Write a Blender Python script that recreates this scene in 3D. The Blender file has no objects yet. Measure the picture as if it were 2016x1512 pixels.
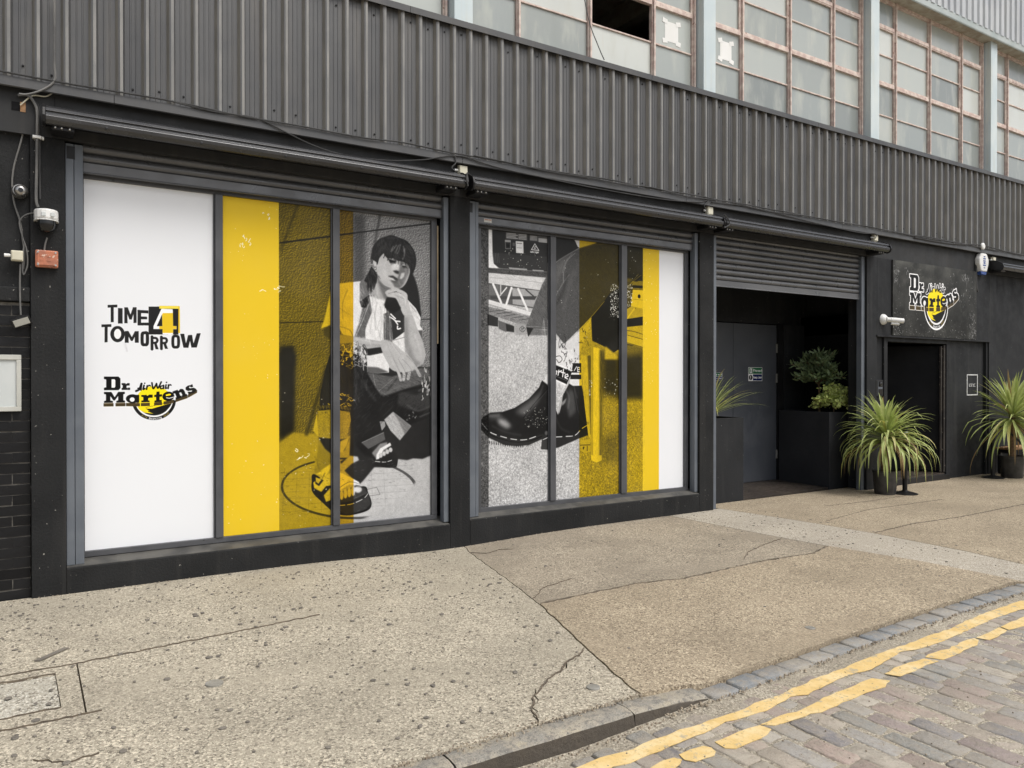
import bpy, bmesh, math, random
import numpy as np
from mathutils import Vector, Matrix

# ------------------------------------------------------------------ camera, sky, sun, exposure
sc = bpy.context.scene
cam_d = bpy.data.cameras.new('camera'); cam = bpy.data.objects.new('camera', cam_d)
sc.collection.objects.link(cam); sc.camera = cam
cam.location = (0, -6.53, 1.6)
cam.rotation_euler = (math.radians(90 - 0.346), 0, math.radians(-32.1))
cam_d.sensor_width = 36; cam_d.lens = 1490 / 2016 * 36
cam_d.clip_start = .05; cam_d.clip_end = 2000

SUN_DIR = Vector((0.30, -0.62, 1.0)).normalized()
world = bpy.data.worlds.new('World'); sc.world = world; world.use_nodes = True
wn = world.node_tree.nodes; wl = world.node_tree.links
sky_n = wn.new('ShaderNodeTexSky'); sky_n.sky_type = 'NISHITA'; sky_n.sun_disc = False
sky_n.sun_elevation = math.asin(SUN_DIR.z); sky_n.sun_rotation = math.atan2(SUN_DIR.x, SUN_DIR.y)
sky_n.air_density = 1.0; sky_n.dust_density = 4.0; sky_n.ozone_density = 1.0
hs = wn.new('ShaderNodeHueSaturation'); hs.inputs['Saturation'].default_value = .38
bg = wn['Background']; bg.inputs['Strength'].default_value = .15
wl.new(sky_n.outputs[0], hs.inputs['Color']); wl.new(hs.outputs[0], bg.inputs['Color'])
sun_d = bpy.data.lights.new('sun', 'SUN'); sun_d.energy = 1.5; sun_d.angle = math.radians(24)
sun_d.color = (1, .965, .91)
sun = bpy.data.objects.new('sun', sun_d); sc.collection.objects.link(sun)
sun.location = (4, -8, 14); sun.rotation_euler = SUN_DIR.to_track_quat('Z', 'Y').to_euler()
sc.view_settings.view_transform = 'Standard'; sc.view_settings.look = 'None'
sc.view_settings.gamma = 1; sc.view_settings.use_curve_mapping = False
sc.view_settings.exposure = 0.2

# ------------------------------------------------------------------ helpers
rnd = random.Random(11)
COL = sc.collection

class MB:
    def __init__(s): s.v = []; s.f = []; s.uv = None
    def add(s, vs, fs):
        o = len(s.v); s.v += [tuple(q) for q in vs]; s.f += [tuple(i + o for i in f) for f in fs]; return s
    def box(s, x0, y0, z0, x1, y1, z1):
        if x1 < x0: x0, x1 = x1, x0
        if y1 < y0: y0, y1 = y1, y0
        if z1 < z0: z0, z1 = z1, z0
        return s.add([(x0,y0,z0),(x1,y0,z0),(x1,y1,z0),(x0,y1,z0),(x0,y0,z1),(x1,y0,z1),(x1,y1,z1),(x0,y1,z1)],
                     [(3,2,1,0),(4,5,6,7),(0,1,5,4),(1,2,6,5),(2,3,7,6),(3,0,4,7)])
    def quad(s, *p): return s.add(p, [tuple(range(len(p)))])
    def sweep(s, prof, x0, x1, closed=True, caps=True):
        """profile of (y, z) pulled along x"""
        n = len(prof)
        vs = [(x0, y, z) for y, z in prof] + [(x1, y, z) for y, z in prof]
        fs = [(i, (i+1) % n, n + (i+1) % n, n + i) for i in range(n if closed else n - 1)]
        if closed and caps: fs += [tuple(range(n))[::-1], tuple(range(n, 2*n))]
        return s.add(vs, fs)
    def plan(s, pts, z0, z1):
        """plan outline of (x, y) raised from z0 to z1"""
        n = len(pts)
        vs = [(x, y, z0) for x, y in pts] + [(x, y, z1) for x, y in pts]
        fs = [(i, (i+1) % n, n + (i+1) % n, n + i) for i in range(n)] + [tuple(range(n))[::-1], tuple(range(n, 2*n))]
        return s.add(vs, fs)
    def face(s, pts, y0, y1):
        """elevation outline of (x, z) between depths y0 (front) and y1"""
        n = len(pts)
        vs = [(x, y0, z) for x, z in pts] + [(x, y1, z) for x, z in pts]
        fs = [(i, (i+1) % n, n + (i+1) % n, n + i) for i in range(n)] + [tuple(range(n)), tuple(range(n, 2*n))[::-1]]
        return s.add(vs, fs)
    def lathe(s, prof, c, n=20, axis='z'):
        """profile of (radius, height)"""
        vs = []; fs = []; m = len(prof)
        for r, h in prof:
            for i in range(n):
                a = 2*math.pi*i/n; u, v = r*math.cos(a), r*math.sin(a)
                q = {'z': (u, v, h), 'y': (u, h, v), 'x': (h, u, v)}[axis]
                vs.append((c[0]+q[0], c[1]+q[1], c[2]+q[2]))
        for j in range(m-1):
            for i in range(n): fs.append((j*n+i, j*n+(i+1) % n, (j+1)*n+(i+1) % n, (j+1)*n+i))
        fs += [tuple(range(n))[::-1], tuple(range((m-1)*n, m*n))]
        return s.add(vs, fs)
    def tube(s, path, r, n=6):
        P = [Vector(p) for p in path]; vs = []; fs = []
        for i, p in enumerate(P):
            d = (P[min(i+1, len(P)-1)] - P[max(i-1, 0)]).normalized()
            a = d.orthogonal().normalized() if i == 0 else (a - d*a.dot(d)).normalized()
            b = d.cross(a); rr = r[i] if isinstance(r, (list, tuple)) else r
            for k in range(n):
                t = 2*math.pi*k/n; vs.append(tuple(p + a*(rr*math.cos(t)) + b*(rr*math.sin(t))))
        for i in range(len(P)-1):
            for k in range(n): fs.append((i*n+k, i*n+(k+1) % n, (i+1)*n+(k+1) % n, (i+1)*n+k))
        fs += [tuple(range(n))[::-1], tuple(range(len(vs)-n, len(vs)))]
        return s.add(vs, fs)
    def build(s, name, mat, parent=None, loc=(0, 0, 0), bevel=0, smooth=False, kind=None, label=None, seg=2, fix=True):
        o0 = Vector(parent['_o']) if parent is not None and '_o' in parent else Vector(loc)
        me = bpy.data.meshes.new(name)
        me.from_pydata([tuple(Vector(q) - o0) for q in s.v], [], s.f)
        if fix:
            bm = bmesh.new(); bm.from_mesh(me); bmesh.ops.recalc_face_normals(bm, faces=bm.faces); bm.to_mesh(me); bm.free()
        me.materials.append(mat)
        if smooth:
            me.polygons.foreach_set('use_smooth', [True]*len(me.polygons))
            try: me.set_sharp_from_angle(angle=math.radians(40))
            except Exception: pass
        o = bpy.data.objects.new(name, me); COL.objects.link(o)
        if parent is not None: o.parent = parent; o['_o'] = parent['_o'] if '_o' in parent else (0, 0, 0)
        else: o.location = o0; o['_o'] = tuple(o0)
        if bevel:
            m = o.modifiers.new('edge', 'BEVEL'); m.width = bevel; m.segments = seg; m.limit_method = 'ANGLE'; m.angle_limit = math.radians(35)
        if kind: o['kind'] = kind
        if label: o['label'] = label
        return o

def tag(o, label, cat, group=None):
    o['label'] = label; o['category'] = cat
    if group: o['group'] = group
    return o
def thing(name, loc, label, cat, group=None):
    o = bpy.data.objects.new(name, None); COL.objects.link(o); o.empty_display_size = .1
    o.location = loc; o['_o'] = tuple(loc)
    return tag(o, label, cat, group)
def place(name, me, parent, loc, rot=(0, 0, 0), scale=(1, 1, 1)):
    """one more object on shared mesh data, at a world place under a parent"""
    o = bpy.data.objects.new(name, me); COL.objects.link(o)
    o.parent = parent; o.location = Vector(loc) - Vector(parent['_o']); o.rotation_euler = rot; o.scale = scale
    return o
def smooth_path(pts, k=5):
    out = []; N = len(pts); V = [Vector(p) for p in pts]
    for i in range(N-1):
        p0, p1, p2, p3 = V[max(i-1, 0)], V[i], V[i+1], V[min(i+2, N-1)]
        for j in range(k):
            t = j/k
            out.append(.5*(2*p1 + (p2-p0)*t + (2*p0-5*p1+4*p2-p3)*t*t + (3*p1-p0-3*p2+p3)*t**3))
    out.append(V[-1]); return out

# ------------------------------------------------------------------ materials
def nodes(name):
    m = bpy.data.materials.new(name); m.use_nodes = True
    nt = m.node_tree; return m, nt.nodes, nt.links, nt.nodes['Principled BSDF']
def rgba(c): return (c[0], c[1], c[2], 1) if isinstance(c, (tuple, list)) else (c, c, c, 1)
def noise(n, l, scale, detail=4, vec=None, rough=.55):
    t = n.new('ShaderNodeTexNoise'); t.inputs['Scale'].default_value = scale; t.inputs['Detail'].default_value = detail
    t.inputs['Roughness'].default_value = rough
    if vec: l.new(vec, t.inputs['Vector'])
    return t.outputs['Fac']
def ramp(n, l, fac, a, b, ca=0., cb=1.):
    r = n.new('ShaderNodeMapRange'); r.inputs['From Min'].default_value = a; r.inputs['From Max'].default_value = b
    r.inputs['To Min'].default_value = ca; r.inputs['To Max'].default_value = cb; r.interpolation_type = 'SMOOTHSTEP'
    l.new(fac, r.inputs['Value']); return r.outputs['Result']
def mix(n, l, fac, a, b, mode='MIX'):
    m = n.new('ShaderNodeMix'); m.data_type = 'RGBA'; m.blend_type = mode
    if isinstance(fac, (int, float)): m.inputs[0].default_value = fac
    else: l.new(fac, m.inputs[0])
    for i, c in ((6, a), (7, b)):
        if isinstance(c, (tuple, list, int, float)): m.inputs[i].default_value = rgba(c)
        else: l.new(c, m.inputs[i])
    return m.outputs[2]
def position(n): return n.new('ShaderNodeNewGeometry').outputs['Position']
def stretch(n, l, vec, sx, sy, sz):
    m = n.new('ShaderNodeMapping'); m.inputs['Scale'].default_value = (sx, sy, sz); l.new(vec, m.inputs['Vector']); return m.outputs[0]
def bump(n, l, h, strength, dist, prev=None):
    b = n.new('ShaderNodeBump'); b.inputs['Strength'].default_value = strength; b.inputs['Distance'].default_value = dist
    l.new(h, b.inputs['Height'])
    if prev: l.new(prev, b.inputs['Normal'])
    return b.outputs[0]
def painted(name, c, c2=None, rough=.55, metal=0., nscale=3., chips=None, bmp=.25, bscale=70, dist=.002, streak=None, spec=.5, rvar=.12, orand=0):
    """paint or plain material: colour that wanders, optional chips and vertical dirt streaks, fine relief"""
    m, n, l, b = nodes(name); P = position(n)
    col = mix(n, l, ramp(n, l, noise(n, l, nscale, 6, P), .35, .65), c, c2 if c2 is not None else c)
    if orand: col = mix(n, l, ramp(n, l, n.new('ShaderNodeObjectInfo').outputs['Random'], 0, 1, 0, orand), col, tuple(q*1.5 for q in c2))
    if streak:
        f = ramp(n, l, noise(n, l, 9, 4, stretch(n, l, P, 1, 1, .06)), .5, .75, 0, streak[1]); col = mix(n, l, f, col, streak[0])
    if chips:
        f = ramp(n, l, noise(n, l, chips[1], 3, P), chips[2], chips[2] + .02); col = mix(n, l, f, col, chips[0])
    l.new(col, b.inputs['Base Color'])
    l.new(ramp(n, l, noise(n, l, nscale*4, 4, P), .3, .7, max(.02, rough-rvar), min(1, rough+rvar)), b.inputs['Roughness'])
    b.inputs['Metallic'].default_value = metal; b.inputs['Specular IOR Level'].default_value = spec
    if bmp:
        l.new(bump(n, l, noise(n, l, bscale, 5, P), bmp, dist), b.inputs['Normal'])
    return m
WALL = painted('black_masonry_paint', (.0135,.014,.0145), (.021,.0215,.022), .7, spec=.18, chips=((.33,.32,.29), 40, .700), streak=((.035,.034,.032), .6), bmp=.7, bscale=55, dist=.006, nscale=2.2)
WALLR = painted('black_smooth_paint', (.0155,.0165,.018), (.022,.023,.025), .66, bmp=.3, bscale=40, dist=.003, nscale=1.5, spec=.2, chips=((.2,.2,.19), 30, .715), streak=((.040,.040,.040), .6))
FASCIA = painted('dark_fascia_paint', (.026,.027,.028), (.036,.036,.036), .62, bmp=.15, nscale=1.2, spec=.25, streak=((.055,.052,.048), .5))
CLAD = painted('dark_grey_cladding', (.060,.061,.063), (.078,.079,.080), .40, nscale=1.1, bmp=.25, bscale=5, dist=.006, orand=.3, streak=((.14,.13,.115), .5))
CLADT = painted('tan_rib_flank', (.18,.172,.152), (.235,.222,.195), .6, nscale=3, bmp=.1, streak=((.10,.095,.085), .6))
CLADC = painted('pale_rib_crest', (.17,.17,.165), (.24,.235,.22), .45, nscale=3, bmp=.1, streak=((.12,.12,.115), .5))
FLASH = painted('dark_grey_flashing', (.050,.051,.053), (.066,.066,.066), .42, nscale=1.6, bmp=.08, streak=((.11,.1,.09), .3))
RAIL = painted('blue_grey_rail_paint', (.098,.112,.132), (.125,.14,.16), .5, nscale=3, chips=((.4,.4,.38), 60, .77), bmp=.15)
FRAME = painted('charcoal_window_frame', (.055,.057,.063), (.075,.077,.083), .45, nscale=4, bmp=.08, chips=((.02,.02,.02), 9, .70))
SHUT = painted('shutter_grey_metal', (.105,.107,.112), (.13,.131,.135), .38, metal=.35, nscale=2, bmp=.06)
CASS = painted('awning_dark_metal', (.036,.037,.040), (.046,.047,.050), .27, metal=.25, spec=.75, streak=((.06,.055,.048), .35), nscale=1, bmp=0, rvar=.04)
CASSG = painted('awning_gloss_metal', (.020,.020,.021), (.026,.026,.027), .16, nscale=1, bmp=0, rvar=.03)
BLACK = painted('black_plastic', (.010,.010,.011), (.016,.016,.017), .42, spec=.3, bmp=.1)
WORNEDGE = painted('worn_door_edge', (.020,.018,.017), (.045,.038,.032), .6, nscale=5, chips=((.30,.25,.19), 26, .66), bmp=.4)
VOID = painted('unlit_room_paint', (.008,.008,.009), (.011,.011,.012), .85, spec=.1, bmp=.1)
DOORM = painted('slate_blue_door_paint', (.056,.062,.074), (.066,.072,.084), .5, bmp=.06, nscale=1.5)
WORNDOOR = painted('worn_black_door', (.004,.0045,.006), (.007,.0075,.009), .5, spec=.12, chips=((.06,.05,.04), 14, .80), bmp=.15)
SILL = painted('worn_sill_paint', (.05,.049,.046), (.10,.096,.086), .65, nscale=6, bmp=.5, dist=.004)
IVORY = painted('ivory_plastic', (.66,.63,.50), (.55,.52,.40), .5, bmp=.05)
WHITEP = painted('white_plastic', (.76,.76,.74), (.70,.70,.68), .4, bmp=.03)
STEEL = painted('scuffed_steel', (.45,.44,.42), (.32,.31,.30), .28, metal=.9, bmp=.05)
ORANGE = painted('faded_orange_plastic', (.46,.16,.085), (.34,.13,.08), .6, nscale=14, chips=((.62,.45,.36), 45, .62), bmp=.3)
CABLE = painted('black_cable', (.028,.028,.028), (.05,.05,.05), .5, bmp=0)
CABLEG = painted('grey_cable', (.17,.165,.155), (.09,.09,.088), .55, bmp=0)
WOOD = painted('bench_wood', (.40,.22,.10), (.26,.14,.065), .6, nscale=9, bmp=.2)
POT = painted('black_nursery_pot', (.020,.020,.020), (.05,.048,.045), .45, nscale=9, bmp=.2, streak=((.12,.11,.1), .5))
SOIL = painted('dark_soil', (.05,.037,.026), (.09,.07,.05), .95, nscale=25, bmp=1, bscale=60, dist=.012)
PLANTER = painted('matt_black_planter', (.027,.028,.031), (.035,.036,.040), .68, spec=.25, nscale=1.6, bmp=.15)
BARK = painted('fibrous_trunk', (.22,.14,.08), (.12,.075,.045), .9, nscale=30, bmp=.8, bscale=80, dist=.006)
CONC = painted('pale_blue_column_paint', (.52,.60,.62), (.60,.66,.66), .6, nscale=2.2, bmp=.15, streak=((.50,.48,.36), .35))
STEELW = painted('flaking_pink_steel', (.50,.375,.33), (.68,.58,.51), .7, nscale=13, chips=((.33,.19,.15), 18, .69), bmp=.5, bscale=90, dist=.003)
SOFF = painted('stained_soffit', (.42,.40,.33), (.30,.26,.20), .75, nscale=5, bmp=.2)
GREYC = painted('pale_grey_cladding', (.42,.44,.46), (.50,.52,.53), .5, nscale=1.4, bmp=.05, streak=((.36,.36,.34), .5))
GREYF = painted('pale_green_grey_trim', (.34,.39,.38), (.42,.46,.45), .6, nscale=3, bmp=.1)
PAPER = painted('taped_paper', (.80,.80,.78), (.76,.76,.73), .8, bmp=.1)
HINGE = painted('zinc_hinge', (.55,.54,.50), (.42,.41,.38), .4, metal=.6, bmp=0)
ROPE = painted('black_rope', (.012,.012,.012), (.03,.03,.03), .8, bmp=.8, bscale=120, dist=.004)
LENS = painted('dark_lens', .008, .01, .08, bmp=0, rvar=.03)
BLUEP = painted('blue_plastic', (.03,.07,.24), (.035,.08,.28), .35, bmp=0)
CREAM = painted('raw_timber_edge', (.52,.42,.28), (.42,.33,.2), .8, nscale=12, bmp=.2)
MATT = painted('damp_brown_floor', (.040,.032,.027), (.062,.050,.040), .45, nscale=4, chips=((.35,.3,.22), 30, .8), bmp=.4, dist=.004)
PALEB = painted('pale_board', (.50,.53,.52), (.56,.58,.57), .5, nscale=2, bmp=.03)
PALEBF = painted('pale_board_frame', (.50,.50,.46), (.42,.42,.38), .55, nscale=4, bmp=.1)
GUM = painted('trodden_gum', (.13,.117,.10), (.20,.18,.15), .85, nscale=6, bmp=.2)
METALC = painted('worn_cover_metal', (.36,.35,.32), (.28,.27,.24), .5, metal=.3, nscale=20, bmp=.3)
DEBRIS = painted('loose_grit', (.42,.36,.27), (.20,.16,.12), .95, nscale=60, bmp=.4)
ALUM = painted('silver_letter_rule', (.70,.70,.70), (.62,.62,.62), .4, bmp=0)

def brick_mat():
    m, n, l, b = nodes('black_glazed_brick'); P = position(n)
    r = n.new('ShaderNodeObjectInfo').outputs['Random']
    c = mix(n, l, r, (.006,.006,.0065), (.014,.014,.015))
    c = mix(n, l, ramp(n, l, noise(n, l, 40, 3, P), .72, .75), c, (.12,.11,.10))
    l.new(c, b.inputs['Base Color']); b.inputs['Roughness'].default_value = .42; b.inputs['Specular IOR Level'].default_value = .22
    l.new(bump(n, l, noise(n, l, 30, 4, P), .35, .005), b.inputs['Normal']); return m
BRICK = brick_mat()
MORTAR = painted('painted_mortar', (.10,.095,.088), (.24,.225,.20), .9, nscale=12, bmp=.6, dist=.005)

def aggregate(name, base, pale, dark, k=1., stain=.35):
    """exposed-aggregate concrete: pebble-sized cells of three tones, wide stains, fine relief"""
    m, n, l, b = nodes(name); P = position(n)
    v = n.new('ShaderNodeTexVoronoi'); v.inputs['Scale'].default_value = 95*k; l.new(P, v.inputs['Vector'])
    s = n.new('ShaderNodeSeparateColor'); l.new(v.outputs['Color'], s.inputs[0])
    v2 = n.new('ShaderNodeTexVoronoi'); v2.inputs['Scale'].default_value = 210*k; l.new(P, v2.inputs['Vector'])
    s2 = n.new('ShaderNodeSeparateColor'); l.new(v2.outputs['Color'], s2.inputs[0])
    c = mix(n, l, ramp(n, l, s.outputs[0], .50, .90), base, pale)
    c = mix(n, l, ramp(n, l, s.outputs[1], .66, .88, 0, .95), c, tuple(q*.8 for q in dark))
    c = mix(n, l, ramp(n, l, s.outputs[2], .84, .92), c, tuple(min(.74, q*1.4) for q in pale))
    c = mix(n, l, ramp(n, l, s2.outputs[0], .60, .95, 0, .7), c, tuple(q*.72 for q in base))
    c = mix(n, l, ramp(n, l, s2.outputs[1], .86, .97, 0, .9), c, tuple(min(.72, q*1.55) for q in pale))
    w = noise(n, l, .9, 6, P, .62)
    c = mix(n, l, ramp(n, l, w, .40, .66, 0, stain), c, tuple(q*.55 for q in base))
    w2 = noise(n, l, 2.6, 5, P, .6)
    c = mix(n, l, ramp(n, l, w2, .52, .72, 0, .16), c, tuple(min(.7, q*1.3) for q in pale))
    w3 = noise(n, l, 14, 5, P, .6)
    c = mix(n, l, ramp(n, l, w3, .55, .8, 0, .35), c, tuple(q*.6 for q in base))
    # rubbed cement skin: smooth worn patches hide the pebbles
    c = mix(n, l, ramp(n, l, noise(n, l, 1.3, 5, stretch(n, l, P, .6, 1.4, 1), .6), .50, .66, 0, .45), c, tuple(q*1.0 for q in base))
    l.new(c, b.inputs['Base Color']); b.inputs['Roughness'].default_value = .88; b.inputs['Specular IOR Level'].default_value = .25
    nb = bump(n, l, v.outputs['Distance'], .45, .004)
    l.new(bump(n, l, noise(n, l, 30, 4, P), .35, .006, nb), b.inputs['Normal']); return m
SLAB_PALE = aggregate('pale_aggregate_concrete', (.385,.345,.27), (.48,.43,.34), (.19,.165,.13), 1., .36)
SLAB_TAN = aggregate('tan_aggregate_concrete', (.325,.268,.192), (.43,.365,.265), (.18,.14,.10), 1., .36)
SLAB_MID = aggregate('greyed_aggregate_concrete', (.30,.258,.20), (.40,.35,.27), (.17,.14,.105), 1., .42)
SLAB_BAND = aggregate('smooth_pale_concrete', (.40,.36,.295), (.47,.43,.36), (.27,.23,.18), 1.3, .32)
SLAB_COVER = aggregate('grey_cover_concrete', (.42,.39,.32), (.52,.49,.42), (.22,.19,.15), 1., .2)
CRACKD = painted('crack_dirt', (.155,.125,.09), (.10,.08,.06), .95, nscale=20, bmp=.3)
BEDDING = painted('joint_dirt', (.105,.08,.055), (.06,.045,.032), .95, nscale=14, bmp=.6, dist=.006)
def kerb_mat():
    m, n, l, b = nodes('worn_granite_kerb'); P = position(n)
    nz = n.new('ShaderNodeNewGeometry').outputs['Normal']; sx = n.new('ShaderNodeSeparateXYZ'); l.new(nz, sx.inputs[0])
    c = mix(n, l, ramp(n, l, noise(n, l, 9, 6, P), .38, .62), (.28,.265,.23), (.38,.34,.27))
    c = mix(n, l, ramp(n, l, noise(n, l, 26, 6, P, .7), .48, .62, 0, .8), c, (.17,.16,.145))
    c = mix(n, l, ramp(n, l, noise(n, l, 7, 5, P), .56, .66, 0, .7), c, (.46,.40,.29))
    c = mix(n, l, ramp(n, l, noise(n, l, 130, 3, P), .55, .7), c, (.13,.125,.115))
    c = mix(n, l, ramp(n, l, noise(n, l, 160, 3, P), .62, .7), c, (.52,.49,.42))
    # riser darkened: road grime plus shade put into the colour
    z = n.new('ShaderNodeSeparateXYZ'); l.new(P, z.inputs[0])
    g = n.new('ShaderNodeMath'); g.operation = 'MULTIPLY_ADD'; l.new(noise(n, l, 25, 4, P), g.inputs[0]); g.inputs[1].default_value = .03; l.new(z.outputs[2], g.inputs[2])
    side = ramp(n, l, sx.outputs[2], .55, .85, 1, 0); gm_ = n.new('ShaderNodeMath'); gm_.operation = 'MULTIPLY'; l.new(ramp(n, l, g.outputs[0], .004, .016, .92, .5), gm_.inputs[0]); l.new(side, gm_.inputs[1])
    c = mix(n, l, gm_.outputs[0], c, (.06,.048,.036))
    l.new(c, b.inputs['Base Color']); b.inputs['Roughness'].default_value = .85
    l.new(bump(n, l, noise(n, l, 32, 7, P, .7), .9, .014), b.inputs['Normal']); return m
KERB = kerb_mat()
def sett_mat(name, tones):
    m, n, l, b = nodes(name); P = position(n)
    r = n.new('ShaderNodeObjectInfo').outputs['Random']
    cr = n.new('ShaderNodeValToRGB'); e = cr.color_ramp.elements; cr.color_ramp.interpolation = 'CONSTANT'
    e[0].color = rgba(tones[0]); e[1].color = rgba(tones[1]); e[1].position = 1/len(tones)
    for i in range(2, len(tones)): q = e.new(i/len(tones)); q.color = rgba(tones[i])
    l.new(r, cr.inputs[0])
    c = mix(n, l, ramp(n, l, noise(n, l, 18, 6, P, .65), .42, .66, 0, .7), cr.outputs[0], (.33,.29,.235))
    c = mix(n, l, ramp(n, l, noise(n, l, 120, 3, P), .56, .72, 0, .6), c, (.13,.12,.11))
    c = mix(n, l, ramp(n, l, noise(n, l, 150, 3, P), .60, .70, 0, .7), c, (.50,.46,.40))
    c = mix(n, l, ramp(n, l, noise(n, l, 2.1, 5, P), .44, .64, 0, .45), c, (.38,.335,.27))
    c = mix(n, l, ramp(n, l, noise(n, l, 5, 6, P, .7), .52, .64, 0, .5), c, (.44,.40,.33))
    c = mix(n, l, ramp(n, l, noise(n, l, 13, 7, P, .75), .55, .68, 0, .4), c, (.17,.155,.135))
    l.new(c, b.inputs['Base Color']); b.inputs['Roughness'].default_value = .78
    l.new(bump(n, l, noise(n, l, 30, 7, P, .72), 1.0, .012), b.inputs['Normal']); return m
SETT = sett_mat('granite_sett', [(.35,.325,.285), (.42,.365,.30), (.27,.255,.245), (.41,.325,.275), (.32,.265,.245), (.46,.415,.345), (.21,.20,.205), (.38,.36,.33), (.29,.285,.26), (.35,.285,.245)])
GSETT = sett_mat('bluish_gutter_sett', [(.22,.235,.245), (.27,.275,.275), (.19,.205,.215), (.30,.30,.29)])
FILL = aggregate('gritty_joint_fill', (.34,.30,.235), (.44,.40,.32), (.19,.165,.13), 1.2, .4)
SETTDIRT = painted('sett_joint_dirt', (.30,.26,.20), (.21,.175,.13), .95, nscale=8, bmp=.8, bscale=90, dist=.006)
def yellow_mat():
    m, n, l, b = nodes('worn_yellow_road_paint'); P = position(n)
    c = mix(n, l, ramp(n, l, noise(n, l, 6, 6, P), .4, .65), (.70,.50,.205), (.76,.595,.32))
    c = mix(n, l, ramp(n, l, noise(n, l, 22, 6, P, .7), .48, .64, 0, .55), c, (.58,.40,.15))
    c = mix(n, l, ramp(n, l, noise(n, l, 60, 4, P), .63, .67, 0, .7), c, (.26,.21,.13))
    c = mix(n, l, ramp(n, l, noise(n, l, 9, 8, P, .78), .57, .61, 0, .85), c, (.38,.34,.26))
    l.new(c, b.inputs['Base Color']); b.inputs['Roughness'].default_value = .7
    l.new(bump(n, l, noise(n, l, 50, 5, P), .5, .005), b.inputs['Normal']); return m
YELLOW = yellow_mat()
def glass_mat(name, c, c2, rough):
    m, n, l, b = nodes(name); P = position(n)
    r = n.new('ShaderNodeObjectInfo').outputs['Random']
    col = mix(n, l, ramp(n, l, r, 0, 1), c, c2)
    w1 = n.new('ShaderNodeTexWhiteNoise'); w1.noise_dimensions = '1D'; l.new(r, w1.inputs['W'])
    col = mix(n, l, ramp(n, l, w1.outputs['Value'], .74, .80, 0, .75), col, (.62,.64,.60))
    col = mix(n, l, ramp(n, l, w1.outputs['Value'], .18, .14, 0, .6), col, (.17,.19,.185))
    col = mix(n, l, ramp(n, l, noise(n, l, 3.5, 5, stretch(n, l, P, 1, 1, .35)), .48, .72, 0, .55), col, (.50,.51,.45))
    col = mix(n, l, ramp(n, l, noise(n, l, 11, 4, stretch(n, l, P, 1, 1, .15)), .62, .78, 0, .35), col, (.55,.53,.46))
    l.new(col, b.inputs['Base Color']); b.inputs['Roughness'].default_value = rough; b.inputs['Specular IOR Level'].default_value = .6
    l.new(bump(n, l, noise(n, l, 4, 3, P), .08, .01), b.inputs['Normal']); return m
GLASS = glass_mat('grimy_obscured_glass', (.30,.33,.32), (.45,.48,.45), .18)
def leaf_mat(name, c, c2, spec=.4):
    m, n, l, b = nodes(name)
    r = n.new('ShaderNodeObjectInfo').outputs['Random']; P = position(n)
    col = mix(n, l, r, c, c2); col = mix(n, l, ramp(n, l, noise(n, l, 14, 3, P), .4, .7, 0, .5), col, tuple(q*.7 for q in c2))
    l.new(col, b.inputs['Base Color']); b.inputs['Roughness'].default_value = .42; b.inputs['Specular IOR Level'].default_value = spec
    t = n.new('ShaderNodeBsdfTranslucent'); l.new(col, t.inputs['Color'])
    mx = n.new('ShaderNodeMixShader'); mx.inputs[0].default_value = .28
    l.new(b.outputs[0], mx.inputs[1]); l.new(t.outputs[0], mx.inputs[2]); l.new(mx.outputs[0], n['Material Output'].inputs['Surface']); return m
LEAF_A = leaf_mat('green_strap_leaf', (.41,.50,.14), (.56,.62,.26))
LEAF_Y = leaf_mat('yellowing_strap_leaf', (.55,.52,.13), (.60,.56,.27))
LEAF_D = leaf_mat('dry_strap_leaf', (.42,.30,.14), (.30,.20,.10), .2)
LEAF_O = leaf_mat('dark_narrow_leaf', (.15,.21,.10), (.25,.32,.16))
LEAF_L = leaf_mat('lime_small_leaf', (.50,.60,.14), (.66,.72,.30))

def print_mat(name, canvas, rough=.34):
    """flat printed vinyl: the print is drawn by the script itself, pixel by pixel"""
    h, w = canvas.im.shape[:2]
    img = bpy.data.images.new(name, w, h, alpha=False)
    buf = np.ones((h, w, 4), np.float32); buf[..., :3] = canvas.im[::-1]
    img.pixels.foreach_set(buf.ravel()); img.update(); img.pack()
    m, n, l, b = nodes(name); t = n.new('ShaderNodeTexImage'); t.image = img; t.extension = 'EXTEND'
    P = position(n)
    c = mix(n, l, ramp(n, l, noise(n, l, 2.0, 5, P), .4, .8, 0, .03), t.outputs['Color'], (.45,.44,.42))
    l.new(c, b.inputs['Base Color']); b.inputs['Roughness'].default_value = rough; b.inputs['Specular IOR Level'].default_value = .14
    l.new(bump(n, l, noise(n, l, 7, 3, P), .04, .004), b.inputs['Normal']); return m

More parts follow.
